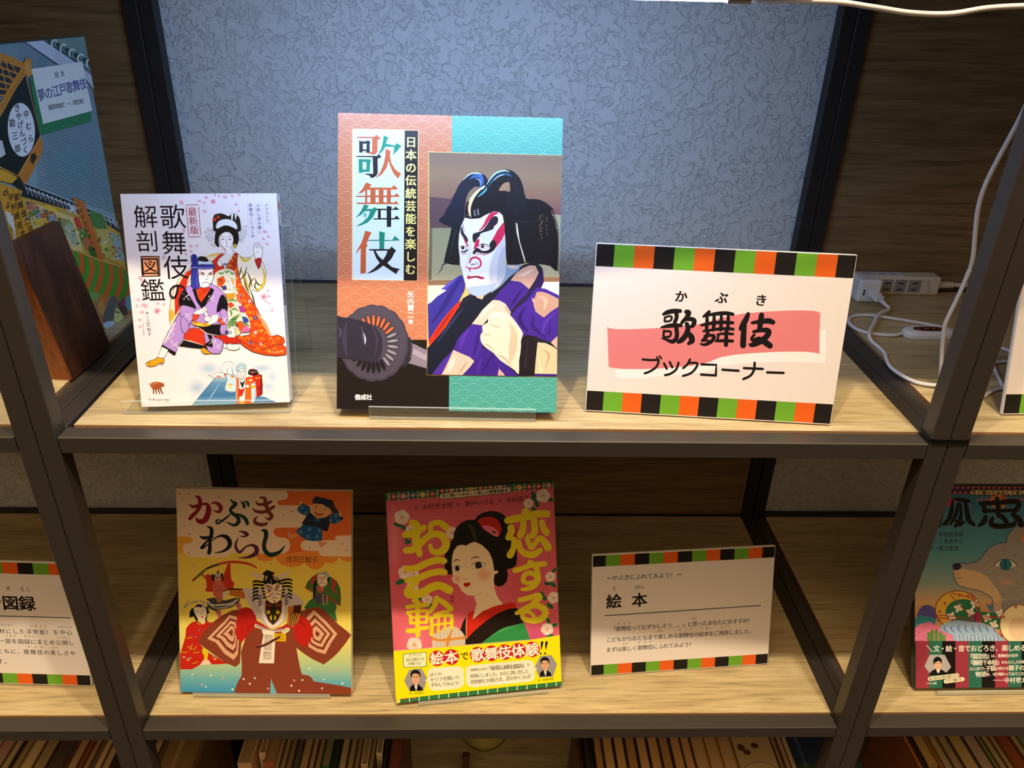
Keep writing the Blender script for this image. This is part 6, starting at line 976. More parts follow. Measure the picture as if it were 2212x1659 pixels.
a.P([(895, 470), (905, 430), (940, 400), (1000, 400), (1000, 480)], '#e0905c', 1)
a.P([(398, 650), (410, 638), (445, 634), (462, 648), (455, 672), (430, 682), (405, 680)], '#2c2c50', 2); a.S([(416, 735), (440, 742), (465, 736)], 4, '#70404c')
for p in ((425, 700), (440, 695), (430, 715), (448, 712), (420, 712)): a.E(p, 3, 3, '#5c5048', 6)
a.S([(745, 640), (560, 720)], 3, '#a09890') if False else None
a.P([(706, 640), (740, 615), (785, 605), (830, 612), (866, 645), (830, 668), (785, 680), (740, 664)], '#e8dcb8', 2); a.S([(704, 642), (740, 614), (785, 603), (832, 612), (868, 646)], 6, OB); a.S([(725, 655), (785, 682), (850, 660)], 4, OB); a.E((786, 642), 46, 38, '#2c7484', 24); a.S([(782, 612), (784, 665)], [6, 9], '#1c3850')
# drum
a.E((435, 972), 166, 142, '#7c3038', 34); a.E((435, 972), 160, 136, '#e2b84c', 34); a.E((475, 990), 128, 96, '#2f7c54', 28)
a.P([(600, 985), (740, 1000), (760, 1060), (740, 1120), (640, 1075), (590, 1060)], '#2f7c54')
for x, y in ((440, 960), (530, 990), (390, 1020), (560, 930), (650, 1030), (700, 1080), (745, 1000)):
    for k in range(4): t = k*1.57+.4; a.E((x+18*math.cos(t), y+18*math.sin(t)), 17, 12, '#f4f0e0', 10, t)
    a.E((x, y), 6, 6, '#e0b040', 8)
for x, y in ((450, 865), (510, 872), (340, 925), (305, 985), (300, 1050)): a.E((x, y), 9, 9, '#9c4428', 8)
for p in (((375, 858), (550, 1040)), ((390, 850), (560, 900), (580, 1010)), ((530, 850), (590, 1000)), ((275, 1010), (400, 1020), (545, 1045)), ((275, 1025), (400, 1045), (545, 1062)), ((600, 1020), (770, 1025)), ((600, 1045), (770, 1020)), ((600, 1055), (760, 1160))): a.S(p, 6, '#b82c44')
a.P([(545, 1005), (585, 990), (605, 1005), (590, 1070), (555, 1068)], '#b82c44', 1); a.S([(570, 1000), (560, 1060)], 12, '#3a4c94')
a.E((880, 1080), 140, 148, '#7c3038', 34); a.E((880, 1080), 134, 143, '#f2e2b4', 34); a.E((880, 1110), 74, 86, '#e4cca8', 26)
for p in ((770, 1025), (755, 1160), (860, 950)): 
    for k in range(5): a.S([p, (p[0]+14*math.cos(k*1.3), p[1]+14*math.sin(k*1.3))], 5, '#a82840', 0)
a.P([(305, 1105), (350, 1065), (430, 1048), (520, 1060), (620, 1070), (700, 1115), (745, 1165), (765, 1212), (430, 1212), (400, 1160), (330, 1130)], '#9cb8dc', 2)
for k in range(8): a.S([(350+k*48, 1075+abs(k-3)*4), (335+k*52, 1110), (362+k*50, 1140)], [3, 7, 3], '#3c62a4')
for k in range(22): a.S([(430+k*14, 1150+(k % 3)*8), (440+k*14, 1205)], 3, '#4c72b0' if k % 2 else '#e4ecf4', 0)
a.part('title_lettering'); TB = '#171310'
a.S([(412, 162), (470, 168), (520, 178)], [20, 30, 24], TB); a.S([(350, 185), (320, 260), (300, 360)], [20, 34, 24], TB); a.S([(400, 180), (388, 260), (350, 350)], [20, 34, 20], TB); a.S([(440, 190), (420, 280), (380, 350)], [18, 30, 16], TB); a.S([(490, 178), (505, 260), (520, 320), (555, 350)], [28, 36, 38, 26], TB); a.S([(455, 200), (460, 280), (440, 350), (480, 330)], [18, 28, 32, 20], TB); a.S([(330, 350), (380, 300), (430, 330), (420, 360)], [18, 18, 20, 26], TB)
a.S([(600, 195), (720, 190), (860, 180), (880, 210), (850, 260)], [26, 36, 38, 40, 28], TB); a.S([(620, 200), (640, 255)], [34, 32], TB); a.S([(625, 250), (860, 245)], 26, TB); a.S([(722, 155), (730, 200), (735, 285)], [24, 40, 34], TB); a.S([(640, 295), (625, 330), (590, 358)], [34, 40, 20], TB); a.S([(690, 300), (680, 345), (740, 362), (840, 350), (850, 330)], [26, 40, 38, 36, 18], TB); a.S([(760, 290), (790, 325)], 36, TB); a.S([(835, 275), (880, 310), (900, 350)], [28, 46, 44], TB)
a.part('lettering'); a.T('見て聞いてまねして楽しむ歌舞伎絵本', (556, 116), (1120, 118), 32, '#241c14', .03)
a.T('きつね', (554, 194), (554, 250), 28, '#1c2c50', .01, vert=True); a.T('中村壱太郎', (312, 420), (462, 419), 39, '#14181c', .008); a.T('・くまあやこ', (277, 470), (460, 470), 38, '#14181c', .008); a.T('声・尾上松也', (240, 521), (426, 521), 38, '#14181c', .008)
a.part('striped_paper_band'); a.base = .0004
cs = ['#98384a', '#2f6c5c', '#1a1616']
a.P([(60, 1200), (1200, 1200), (1200, 1520), (60, 1570)], '#24423c')
for i in range(12): x0 = 127+i*96.5; q = -.0; a.P([(x0, 1200), (x0+96.5, 1200), (x0+96.5, 1548-(x0)*.012), (x0, 1548-(x0)*.012)], cs[i % 3])
a.T('文・絵・音でおどろき、楽しめる', (278, 1255), (912, 1248), 50, '#f6f2ea', .012); a.S([(205, 1230), (246, 1276)], 5, '#f6f2ea')
a.T('『狐忠信』', (524, 1312), (666, 1308), 42, '#f6f2ea', .014); a.T('は、歌舞伎の名作', (690, 1308), (862, 1305), 26, '#f6f2ea', .014); a.T('『義経千本桜』', (526, 1358), (738, 1354), 42, '#f6f2ea', .014); a.T('をもとにしたお話', (764, 1355), (915, 1350), 26, '#f6f2ea', .014); a.T('人にばけた', (528, 1402), (622, 1400), 26, '#f6f2ea', .014); a.T('子狐', (655, 1400), (692, 1398), 42, '#f6f2ea', .014); a.T('の見せる', (722, 1400), (792, 1398), 26, '#f6f2ea', .014); a.T('親子の', (824, 1396), (902, 1394), 42, '#f6f2ea', .014)
a.T('物語', (582, 1442), (624, 1440), 42, '#f6f2ea', .014); a.T('を、ぜひ味わってみてくださ', (654, 1442), (930, 1438), 28, '#f6f2ea', .014); a.S([(692, 1486), (768, 1486)], 3, '#f6f2ea'); a.T('中村壱太郎', (792, 1486), (960, 1482), 42, '#f6f2ea', .014)
a.P([(228, 1300), (338, 1300), (385, 1390), (340, 1442), (240, 1450), (190, 1385)], '#b0aeb4'); a.P([(220, 1450), (240, 1420), (275, 1400), (310, 1405), (350, 1430), (362, 1445)], '#17171a'); a.P([(272, 1400), (308, 1400), (298, 1432), (285, 1432)], '#e0dcdc')
a.E((286, 1350), 32, 36, '#15161a', 16); a.E((288, 1372), 25, 38, '#e4b898', 18); a.P([(258, 1362), (262, 1335), (290, 1325), (316, 1340), (316, 1362), (295, 1344)], '#15161a', 1)
for dx in (-11, 11): a.S([(286+dx-7, 1364), (286+dx+6, 1363)], 3.5, '#2c1c18', 0)
a.S([(278, 1394), (298, 1393)], 3.5, '#b0605c', 0)
a.S([(230, 1476), (430, 1450)], 30, '#ece8c8'); a.S([(345, 1495), (468, 1478)], 30, '#ece8c8'); a.T('尾上松也の読み聞かせが', (234, 1476), (430, 1450), 20, '#241c14', .012); a.T('アプリで聞ける！', (346, 1494), (466, 1478), 20, '#241c14', .012); a.T('くもん出版', (207, 1508), (272, 1508), 17, '#e8e4dc', .014)
a.P([(232, 1505), (285, 1520), (285, 1530), (232, 1530)], cs[0]) if False else None
a.base = 0
a.done()

# ------------------------------------------------------------------ tiled roof picture book and walnut book end in the left unit
poseH = (-.0828, .0625, 77.965, -2.462, .25, .3306); zH = BT+.0003
mH, uH, vH = frame(-.0828, .0625, zH, math.radians(77.965), math.radians(-2.462))
rH, a = book('picture_book', 'large picture book with tiled roofs and a blue title, standing behind the walnut block', poseH, zH, .009, -1, '#3f5c64')
a.crop(0, 60, 4.147); TE_ = '#86a4ae'
def h1(): a.crop(0, 60, 4.147)
def h2(): a.crop(0, 400, 3.607)
a.part('roof_drawing'); a.P([(.0003, .0003), (.2497, .0003), (.2497, .3303), (.0003, .3303)], TE_, uv=True); a.R((640, 1250), 260, 330, '#78a8b0', TE_)
for i in range(62):                                          # tile courses of the big roof
    y = 90+i*20.5; a.S([(x, y+(x)*.30+3*math.sin(x*.16)) for x in range(330, 1080, 30)], 2.6, '#33505e', 0, True)
for i in range(44): x = 130+i*21; a.S([(x, 100), (x+330, 1500)], 1.8, '#5c7c8a', 0, True)
for i in range(26): a.S([(x, 40+i*22-x*.0+x*.45) for x in range(-60, 560, 40)], 2.2, '#4c6c7c', 0, True)
a.P([(212, 120), (380, 112), (640, 290), (830, 420), (835, 500), (560, 330), (500, 320)], '#c4cfe0'); a.S([(216, 122), (500, 322)], 5, '#2c3c60'); a.S([(385, 112), (640, 282), (830, 412)], 12, '#22304c'); a.S([(380, 120), (640, 294), (830, 424)], 4, '#c8d4e8')
a.P([(390, 104), (760, 75), (830, 400), (820, 388), (640, 270), (440, 140)], '#7c9c98')
for i in range(14): a.S([(500+i*22, 80), (640+i*24, 260)], 2, '#3c5a60', 0, True); a.S([(480, 100+i*18), (800, 150+i*24)], 1.6, '#4c6c70', 0, True)
for k in range(5): x = 465+k*78; y = 128+k*44; a.P([(x-60, y-34), (x-10, y-30), (x+10, y+40), (x-40, y+10)], '#1c4448', 2); a.S([(x-10, y+36), (x-14, y), (x+8, y-24), (x+30, y-18)], 17, '#d4d8cc')
a.P([(755, 455), (855, 500), (870, 545), (770, 480)], '#aac0c0')
h1(); WO = '#c8862c'
a.P([(-80, 200), (100, 260), (260, 350), (240, 420), (-80, 380)], WO); a.P([(-80, 290), (90, 330), (200, 370), (60, 600), (-80, 640)], '#2a2c30')
for i in range(6): a.S([(-40+i*26, 270+i*10), (20+i*26, 560-i*24)], 9, '#c09040' if i % 2 else '#26304c', 0, True)
for i in range(5): a.S([(-60, 330+i*68), (170-i*30, 420+i*46)], 17, WO, 0, True)
a.P([(215, 430), (345, 965), (150, 1330), (-80, 1220), (-80, 800), (40, 640)], '#15211f')
a.S([(240, 300), (190, 400), (110, 520), (10, 700), (-30, 770)], 62, WO, 3); a.S([(232, 330), (160, 460), (0, 720)], 5, '#8a5418'); a.P([(215, 300), (255, 300), (275, 420), (240, 440), (205, 400)], '#d8963c')
a.S([(222, 432), (350, 965)], 6, '#c87c48', 0); a.S([(-60, 1225), (150, 1325), (350, 975)], 12, '#e0a04c', 0)
a.P([(150, 1330), (345, 985), (370, 1020), (370, 1110), (200, 1450), (150, 1400)], '#c47c2c'); a.P([(265, 1130), (300, 1120), (320, 1160), (280, 1225), (258, 1190)], '#2c2a20', 1); a.P([(-80, 1240), (60, 1290), (150, 1345), (90, 1395), (-80, 1350)], '#dca82c'); a.P([(90, 1395), (160, 1330), (200, 1400), (200, 1480), (130, 1410)], '#1b241f')
a.E((178, 912), 122, 242, '#c8ccc8', 34, -.06); a.E((178, 912), 118, 238, '#e4e9f0', 34, -.06)
a.tall = 1; a.T('きやげんづく', (140, 715), (215, 1090), 76, '#1c2430', .018, vert=True, skew=.15); a.T('中むら', (222, 770), (262, 990), 74, '#1c2430', .02, vert=True, skew=.15); a.T('勘三郎', (96, 850), (145, 1080), 78, '#1c2430', .018, vert=True, skew=.15)
a.P([(-20, 1010), (5, 1005), (38, 1130), (0, 1160), (-20, 1160)], '#ccd4d8')
a.part('title_panel'); a.P([(262, 440), (800, 735), (808, 835), (360, 960), (340, 940), (250, 460)], '#2c7c50'); a.P([(340, 860), (800, 740), (806, 835), (365, 958)], '#2c7c50')
a.P([(265, 368), (722, 300), (812, 742), (372, 860)], '#dfe5e4')
a.part('lettering'); a.T('絵本', (494, 418), (545, 408), 62, '#1c2026', .008)
a.T('夢の江戸歌舞伎', (356, 600), (728, 500), 104, '#23307c', .012, sy=1.1)
a.T('服部幸雄文', (434, 712), (550, 690), 52, '#20242c', .012); a.T('一ノ関圭絵', (602, 678), (718, 655), 50, '#20242c', .012)
a.part('street_drawing'); h2()
a.P([(-60, -40), (130, 30), (190, 50), (560, 160), (1000, 330), (1040, 700), (1000, 1100), (600, 1200), (-60, 1100)], '#c8a040')
a.P([(185, -20), (560, 130), (950, 300), (960, 350), (560, 200), (150, 85)], '#1f2a2c'); 
for i in range(24): x = 185+i*34; y = 0+i*13.2; a.S([(x, y+5), (x+24, y+70), (x+40, y+18)], 5, '#d8dee4', 0)
a.S([(190, 20), (560, 165), (950, 325)], 7, '#d8dee4'); a.S([(180, -18), (560, 130), (950, 300)], 9, '#a8bcc4')
a.P([(0, 0), (130, 40), (245, 350), (100, 420), (0, 200)], '#dca030')
for t, p, q in (('のよね市', (30, 60), (90, 330)), ('中村座狂言', (75, 90), (165, 380)), ('歌舞伎大吉', (120, 90), (225, 340))): a.T(t, p, q, 60, '#1c1c18', .022, vert=True, skew=.2)
for i in range(3): a.S([(40+i*44, 10), (130+i*45, 380)], 4, '#6c4a14', 0)
a.P([(170, 110), (330, 165), (560, 250), (640, 520), (450, 480), (250, 350)], '#dcc880')
for pts, c in (([(180, 120), (260, 140), (290, 190), (220, 200)], '#b87858'), ([(210, 215), (280, 180), (310, 190), (240, 245)], '#5c8c3c'), ([(260, 240), (320, 190), (350, 200), (330, 260)], '#7c98b0'), ([(300, 215), (400, 200), (430, 270), (360, 290)], '#c0783c'), ([(250, 260), (360, 260), (380, 330), (300, 340)], '#d8b848'), ([(360, 230), (410, 240), (420, 280), (370, 285)], '#8c9ca4'), ([(440, 260), (530, 270), (560, 330), (500, 380), (460, 330)], '#8c9c58'), ([(500, 300), (560, 320), (600, 460), (540, 450)], '#a8b89c'), ([(560, 260), (600, 250), (640, 360), (600, 350)], '#c84838'), ([(600, 330), (660, 350), (680, 430), (640, 460)], '#58883c'), ([(640, 400), (700, 430), (720, 520), (660, 500)], '#c86c3c'), ([(680, 470), (750, 500), (740, 560), (690, 540)], '#3c6c34')): a.P(pts, c, 2)
for k in range(120):
    x = 190+random.random()*480; y = 130+(x-190)*.42+random.random()*170; a.E((x, y), 5+random.random()*9, 3+random.random()*6, random.choice(['#c85038', '#3c5c38', '#f0e8cc', '#7c98a8', '#e0a838', '#54483c', '#d8d0b0', '#8cac5c']), 6, random.random()*3)
a.P([(340, 150), (430, 185), (425, 210), (330, 175)], '#e8c040')
a.P([(690, 190), (780, 220), (830, 340), (820, 400), (740, 330), (680, 300)], '#5c8c48', 1)
for k in range(12): a.S([(700+k*8, 205+k*4), (695+k*12, 260), (690+k*14, 330)], 3, '#3c6c34')
a.P([(730, 340), (830, 340), (860, 420), (900, 600), (800, 560)], '#c8b860'); a.P([(810, 300), (960, 350), (990, 640), (900, 600)], '#d4a83c'); a.P([(830, 350), (950, 390), (970, 600), (900, 570)], '#9cb0a8')
for k in range(60): x = 820+random.random()*140; a.E((x, 360+random.random()*220), 5+random.random()*8, 4+random.random()*5, random.choice(['#d87838', '#e8ecec', '#5c8088', '#c84838', '#8cac5c']), 6, random.random()*3)
for k in range(30): x = 735+random.random()*100; a.E((x, 400+random.random()*150), 5+random.random()*8, 4+random.random()*5, random.choice(['#d8c848', '#f0f0e4', '#303030', '#a878b0', '#3c7c40']), 6, random.random()*3)
a.P([(550, 90), (640, 125), (800, 580), (760, 590)], '#c8702c'); a.T('二代目市川団十郎', (598, 140), (720, 500), 34, '#241c14', .02, vert=True, skew=.2)
for k in range(40): t = random.random()*6.3; r = random.random()*48; a.S([(545, 185), (545+r*math.cos(t)*1.2, 185+r*math.sin(t)*1.5)], 3, '#e4ecf4', 0)
# striped curtain
G_, O_ = '#4c9c30', '#d0682c'
for i in range(12):
    x0 = 560+i*38; y0 = 505+i*14.5; c = G_ if i % 2 == 0 else O_; x1 = x0+38; y1 = y0+14.5
    a.P([(x0, y0), (x1, y1), (x1+14, y1+90), (x1-12, y1+200), (x1-56, y1+292), (x0-56, y0+290), (x0-12, y0+190), (x0+14, y0+90)], c)
a.S([(560, 505), (800, 595), (1020, 660)], 8, '#d0a860')
a.P([(640, 820), (760, 850), (900, 880), (1060, 900), (1060, 1060), (760, 1180), (640, 1000)], '#a8804c')
for pts, c in (([(690, 830), (760, 845), (740, 900), (700, 890)], '#7cac5c'), ([(770, 850), (830, 870), (800, 910), (770, 900)], '#d07838'), ([(850, 865), (895, 870), (900, 920), (860, 1060), (800, 1070), (785, 1030), (820, 940)], '#6c6c68'), ([(885, 960), (930, 975), (950, 1030), (900, 1070), (875, 1050)], '#d8dc8c'), ([(760, 900), (800, 920), (790, 1010), (750, 970)], '#c89850'), ([(900, 920), (960, 900), (980, 1000), (940, 1010)], '#5c5048'), ([(970, 870), (1010, 850), (1030, 940), (1000, 980), (960, 930)], '#7cb0b0'), ([(790, 1075), (870, 1055), (880, 1100), (820, 1125)], '#b8d4e8'), ([(940, 880), (965, 900), (950, 950), (920, 930)], '#8c4468'), ([(1010, 880), (1035, 870), (1035, 950), (1010, 960)], '#c8b838')): a.P(pts, c, 2)
a.S([(890, 985), (912, 990)], 9, '#1c1c18')
a.part('white_figure'); a.P([(28, 200), (60, 210), (90, 240), (105, 330), (112, 430), (88, 430), (98, 400), (90, 350), (68, 310), (50, 290)], '#dfe2d6', 1)
a.done()
# walnut block: a leaning wedge
wb = empty('wooden_book_end', Matrix.Translation((0, 0, 0)), label='dark walnut wedge block leaning in front of the tiled roof book', cat='bookend')
zt = BT+.0003; b = MB()
A0, B0 = Vector((-.0172, .1145, zt)), Vector((-.0130, .2005, zt)); At = at(29, 527.5, X=-.024); Bt = at(129, 478, X=-.021)
thk = Vector((-.0085, .0006, 0)); L0 = Vector((-.066, .1165, zt)); L1 = Vector((-.0505, .2015, zt)); 
def qd(p, q, r, s_, mi): b.quad(p, q, r, s_, mi)
At2, Bt2 = At+thk, Bt+thk
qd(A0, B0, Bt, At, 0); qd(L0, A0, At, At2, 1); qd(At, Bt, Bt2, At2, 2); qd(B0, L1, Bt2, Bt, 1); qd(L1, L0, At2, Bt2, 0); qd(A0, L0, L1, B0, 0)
b.build('wood_block', [M['walnut'], M['walnut_lit'], M['walnut']], wb)
# ------------------------------------------------------------------ power strip, charger, dimmer and white cables in the right unit
def P2(x, y, z=BT): return at(x, y, z=z)
st = empty('power_strip', Matrix.Translation((1.02, .417, BT)), label='white power strip with grey sockets lying against the back panel', cat='power strip')
ox, oy, oz = 1.02, .417, BT
b = MB(); b.box(-.085, -.012, .0002, .073, .013, .0285, 0, .003); b.build('housing', M['ivory'], st)
for k, (p, q) in enumerate(((1906, 1927), (1932, 1957), (1962, 1989))):
    x0 = at(p, 618, Y=.4049).x-ox; x1 = at(q, 618, Y=.4049).x-ox
    b = MB(); b.box(x0, -.0127, .0055, x1, -.0119, .0245, 0, .0004); s1 = b.build('socket', M['grey'], st)
    for z in (.0100, .0195): b = MB(); xm = (x0+x1)/2; b.box(xm-.0042, -.01285, z-.0009, xm+.0042, -.0126, z+.0009); b.build('slot', M['black'], s1)
b = MB(); b.box(-.052, -.009, .0284, .018, .009, .0288); b.build('name_tape', plain('white_tape', '#dfe6f2', .5), st)
es = Art(st, (ox, oy, oz), (1, 0, 0), (0, 0, 1), .2, .04)
class Flat:
    pass
def flat_text(txt, parent, centre, size, xdir, ydir, col, step, bold=.0, name='lettering'):
    xd, yd = Vector(xdir), Vector(ydir); v = []; f = []
    for i, ch in enumerate(txt):
        gv, gf, a0, a1 = glyph(ch, 0); c = Vector(centre)+xd*step*(i-(len(txt)-1)/2); nn = xd.cross(yd)*.00004; cx = .5 if ord(ch) > 0x2000 else (a0+a1)/2
        for j, o in enumerate((-bold, bold) if bold else (0,)):
            n = len(v); v += [tuple(c+xd*(gx-cx+o)*size+yd*(gy-.36)*size+nn*(1+j*.1)) for gx, gy in gv]; f += [tuple(n+k for k in t) for t in gf]
    b = MB(); b.v = v; b.f = f; b.m = [0]*len(f); return b.build(name, plain('ink_'+name, col, .6), parent)
flat_text('サンパール荒川', st, (-.018, .0015, .02885), .0100, (-1, 0, 0), (0, -1, 0), '#20242c', .0078, .02)
flat_text('ELPA', st, (.0555, -.0122, .0140), .0062, (.25, 0, -1), (1, 0, .12), '#8c8a80', .0046, .02)
b = MB()
pr = [(.073, .0042), (.076, .0052)]
for k in range(9): pr += [(.0765+k*.0026, .0058-.0001*k), (.0778+k*.0026, .0050-.0001*k)]
b.tube([(x, 0, .0135) for x, _ in pr], [r for _, r in pr], 14); b.build('strain_relief', M['ivory'], st, True)
b = MB(); b.tube([tuple(p) for p in spline([(.099, 0, .0135), (.16, .001, .013), (.24, .002, .012), (.4, -.004, .008)], 6)], .0033, 10); b.build('power_cord', M['ivory'], st, True)
ch = empty('usb_charger', Matrix.Translation((.9735, .388, BT)), label='white cube charger plugged into the power strip', cat='charger')
b = MB(); b.box(-.0170, -.0165, .0004, .0170, .0165, .0345, 0, .004); b.build('housing', M['plastic'], ch)
b = MB(); b.box(-.0098, -.0167, .0120, -.0075, -.0160, .0215, 0, .0003); b.build('usb_port', M['black'], ch)
pl = empty('usb_cable', Matrix.Translation((.9735, .3715, BT)), label='white USB cable hanging behind the right post and looping to the charger', cat='cable', group=None)
b = MB(); d0 = Vector((.0035, -.0004, .017)); d1 = Vector((.0085, -.017, .0125)); d2 = Vector((.0115, -.026, .0095))
def obox(b, p, q, w1, h1, w2, h2):
    t = (q-p).normalized(); s_ = t.cross(Vector((0, 0, 1))).normalized(); u = s_.cross(t); V = []
    for c, ww, hh in ((p, w1, h1), (q, w2, h2)): V += [c+s_*ww+u*hh, c-s_*ww+u*hh, c-s_*ww-u*hh, c+s_*ww-u*hh]
    n = len(b.v); b.v += [tuple(x) for x in V]
    for f in ((0, 1, 2, 3), (7, 6, 5, 4), (0, 4, 5, 1), (1, 5, 6, 2), (2, 6, 7, 3), (3, 7, 4, 0)): b.f.append(tuple(n+i for i in f)); b.m.append(0)
obox(b, d0, d0.lerp(d1, .25), .0075, .0042, .0068, .0042); obox(b, d0.lerp(d1, .25), d1, .0062, .0036, .0054, .0034); b.build('usb_plug', M['plastic'], pl)
b = MB(); b.tube([d1, d1.lerp(d2, .5), d2], [.0034, .0030, .0026], 12); b.build('plug_collar', M['plastic'], pl, True)
pO = Vector((.9735, .3715, BT))
def loc(x, y, z): return at(x, y, z=BT+z+.0004)-pO
fl = [d2, d2+Vector((.0025, -.008, -.003)), loc(1897, 679, .0078), loc(1890, 693, .0060), loc(1881, 711, .0068), loc(1877, 721, .0088), loc(1882, 736, .0045), loc(1898, 750, .0022), loc(1911, 763, .0022), loc(1915, 777, .0022), loc(1923, 792, .0025), loc(1943, 808, .0028), loc(1974, 824, .0028), loc(2005, 831, .0028), loc(2026, 830, .0050)]
hang = [at(2032, 812, Y=.126)-pO, at(2034, 770, Y=.126)-pO, at(2037, 735, Y=.125)-pO, at(2041, 703, Y=.124)-pO, at(2050, 681, Y=.123)-pO, at(2066, 648, Y=.122)-pO, at(2087, 601, Y=.12)-pO, at(2101, 560, Y=.12)-pO, at(2107, 500, Y=.118)-pO, at(2113, 450, Y=.116)-pO, at(2128, 400, Y=.114)-pO, at(2155, 345, Y=.112)-pO, at(2190, 280, Y=.11)-pO, at(2216, 228, Y=.108)-pO, at(2262, 120, Y=.106)-pO, at(2300, 30, Y=.10)-pO]
b = MB(); b.tube([tuple(p) for p in spline(fl+hang, 6)], .0022, 10); b.build('cord', M['cable'], pl, True)
dm = empty('cable_dimmer', Matrix.Translation(at(2003, 727, z=BT)), label='white oval inline dimmer with a dark red window on the shelf', cat='dimmer')
b = MB(); prof = []
n = 40
def sup(a, bb, z, k=.62):
    return [(a*math.copysign(abs(math.cos(t))**k, math.cos(t)), bb*math.copysign(abs(math.sin(t))**(k+.12), math.sin(t)), z) for t in [2*math.pi*i/n for i in range(n)]]
rings = [sup(.0325, .0120, .0003), sup(.0335, .0130, .0025), sup(.0335, .0130, .0065), sup(.031, .0118, .0095), sup(.027, .0098, .0108)]
for rg in rings: b.v += rg
for i in range(len(rings)-1):
    for k in range(n): b.f.append((i*n+k, i*n+(k+1) % n, (i+1)*n+(k+1) % n, (i+1)*n+k)); b.m.append(0)
b.f.append(tuple(range((len(rings)-1)*n, len(rings)*n))); b.m.append(0); b.build('housing', M['plastic'], dm, False)
b = MB(); b.v += [(p[0]+.0, p[1], .01095) for p in sup(.0215, .0070, 0, .8)]; b.f.append(tuple(range(n))); b.m.append(0); wn = b.build('window', M['dred'], dm)
for x in (-.014, -.004, .006, .015): b = MB(); b.v += [(x+.0028*math.cos(t), .0034*math.sin(t), .01105) for t in [i*.5236 for i in range(12)]]; b.f.append(tuple(range(12))); b.m.append(0); b.build('button', plain('red_button', '#8c2c24' if x != -.004 else '#5a5a60', .3), wn)
pD = at(2003, 727, z=BT)
def l2(x, y, z): return tuple(at(x, y, z=BT+z)-pD)
b = MB(); b.tube([tuple(p) for p in spline([(-.033, 0, .0045), l2(1930, 724, .0035), l2(1905, 723, .0024), l2(1878, 720, .0024), l2(1852, 712, .0024), l2(1836, 700, .0024), l2(1834, 690, .0024), l2(1847, 682, .0024), l2(1882, 681, .0030), l2(1923, 687, .0026), l2(1984, 697, .0024), l2(2036, 707, .0024), l2(2062, 717, .0024), l2(2090, 728, .0024), l2(2120, 738, .0024), l2(2160, 751, .0024), l2(2200, 764, .0024), l2(2260, 790, .0024)], 6)], .0021, 10); b.build('cord', M['cable'], dm, True)
b = MB(); b.tube([tuple(p) for p in spline([(.033, -.001, .0045), (.042, -.004, .003), l2(2092, 760, .0024), l2(2120, 785, .0024), l2(2148, 783, .0024), l2(2185, 781, .0024), l2(2220, 790, .0024)], 6)], .0018, 10); b.build('cord', M['cable'], dm, True)
b = MB(); b.tube([tuple(p) for p in spline([at(2100, 760, z=BT+.0023), at(2138, 772, z=BT+.0023), at(2150, 800, z=BT+.0023), at(2172, 842, z=BT+.0023), at(2200, 856, z=BT+.0023), at(2215, 845, z=BT+.0023), at(2180, 838, z=BT+.0023), at(2150, 842, z=BT+.0023), at(2126, 856, z=BT+.0023)], 6)], .0020, 10)
c = b.build('loose_cable', M['cable'], None, True); tag(c, 'loose white cable curling behind the cut-off cream sign', 'cable', None)

# ------------------------------------------------------------------ the row of books on the lowest shelf, tops seen from above
ZB = -2*H+BT+.0003
BM = {}
def bm(col, pg=False):
    k = (col, pg)
    if k not in BM: BM[k] = plain('shelf_page_'+col[1:] if pg else 'shelf_cover_'+col[1:], col, .75 if pg else .5, bump=.35 if pg else 0, bscale=1200)
    return BM[k]
def low_book(xl, xr, cover, page, label, group, yf=.070, ztop=-.62, thk=.0012, text=None, dep=.15, tx='#2a2018'):
    X0 = at(xl, 1603, z=ztop).x; X1 = at(xr, 1603, z=ztop).x; hgt = ztop-ZB; wd = X1-X0
    r = empty('book', Matrix.Translation((X0, yf, ZB)), label=label, cat='book', group=group); t = min(thk, wd*.16)
    b = MB(); b.box(0, 0, 0, t, dep, hgt); b.box(wd-t, 0, 0, wd, dep, hgt); b.box(t, 0, 0, wd-t, t, hgt); b.build('cover', bm(cover), r)
    b = MB(); b.box(t+.0002, t+.0002, .001, wd-t-.0002, dep-.002, hgt-.0012); b.build('page_block', bm(page, True), r)
    if text: flat_text(text, r, (wd/2, -.00015, hgt-.024), wd*.62, (1, 0, 0), (0, 0, 1), tx, 0) if len(text) == 1 else vtext(text, r, wd, hgt, tx)
    return r
def vtext(t, r, wd, hgt, col):
    for i, ch in enumerate(t): flat_text(ch, r, (wd/2, -.00015, hgt-.018-i*wd*.72), wd*.66, (1, 0, 0), (0, 0, 1), col, 0, .02, 'spine_lettering')
GLb, GMb, GRb, GXb = 'old books standing under the left unit', 'small books left of the green bowl', 'yellowed volumes right of the green bowl', 'books at the lower right corner'
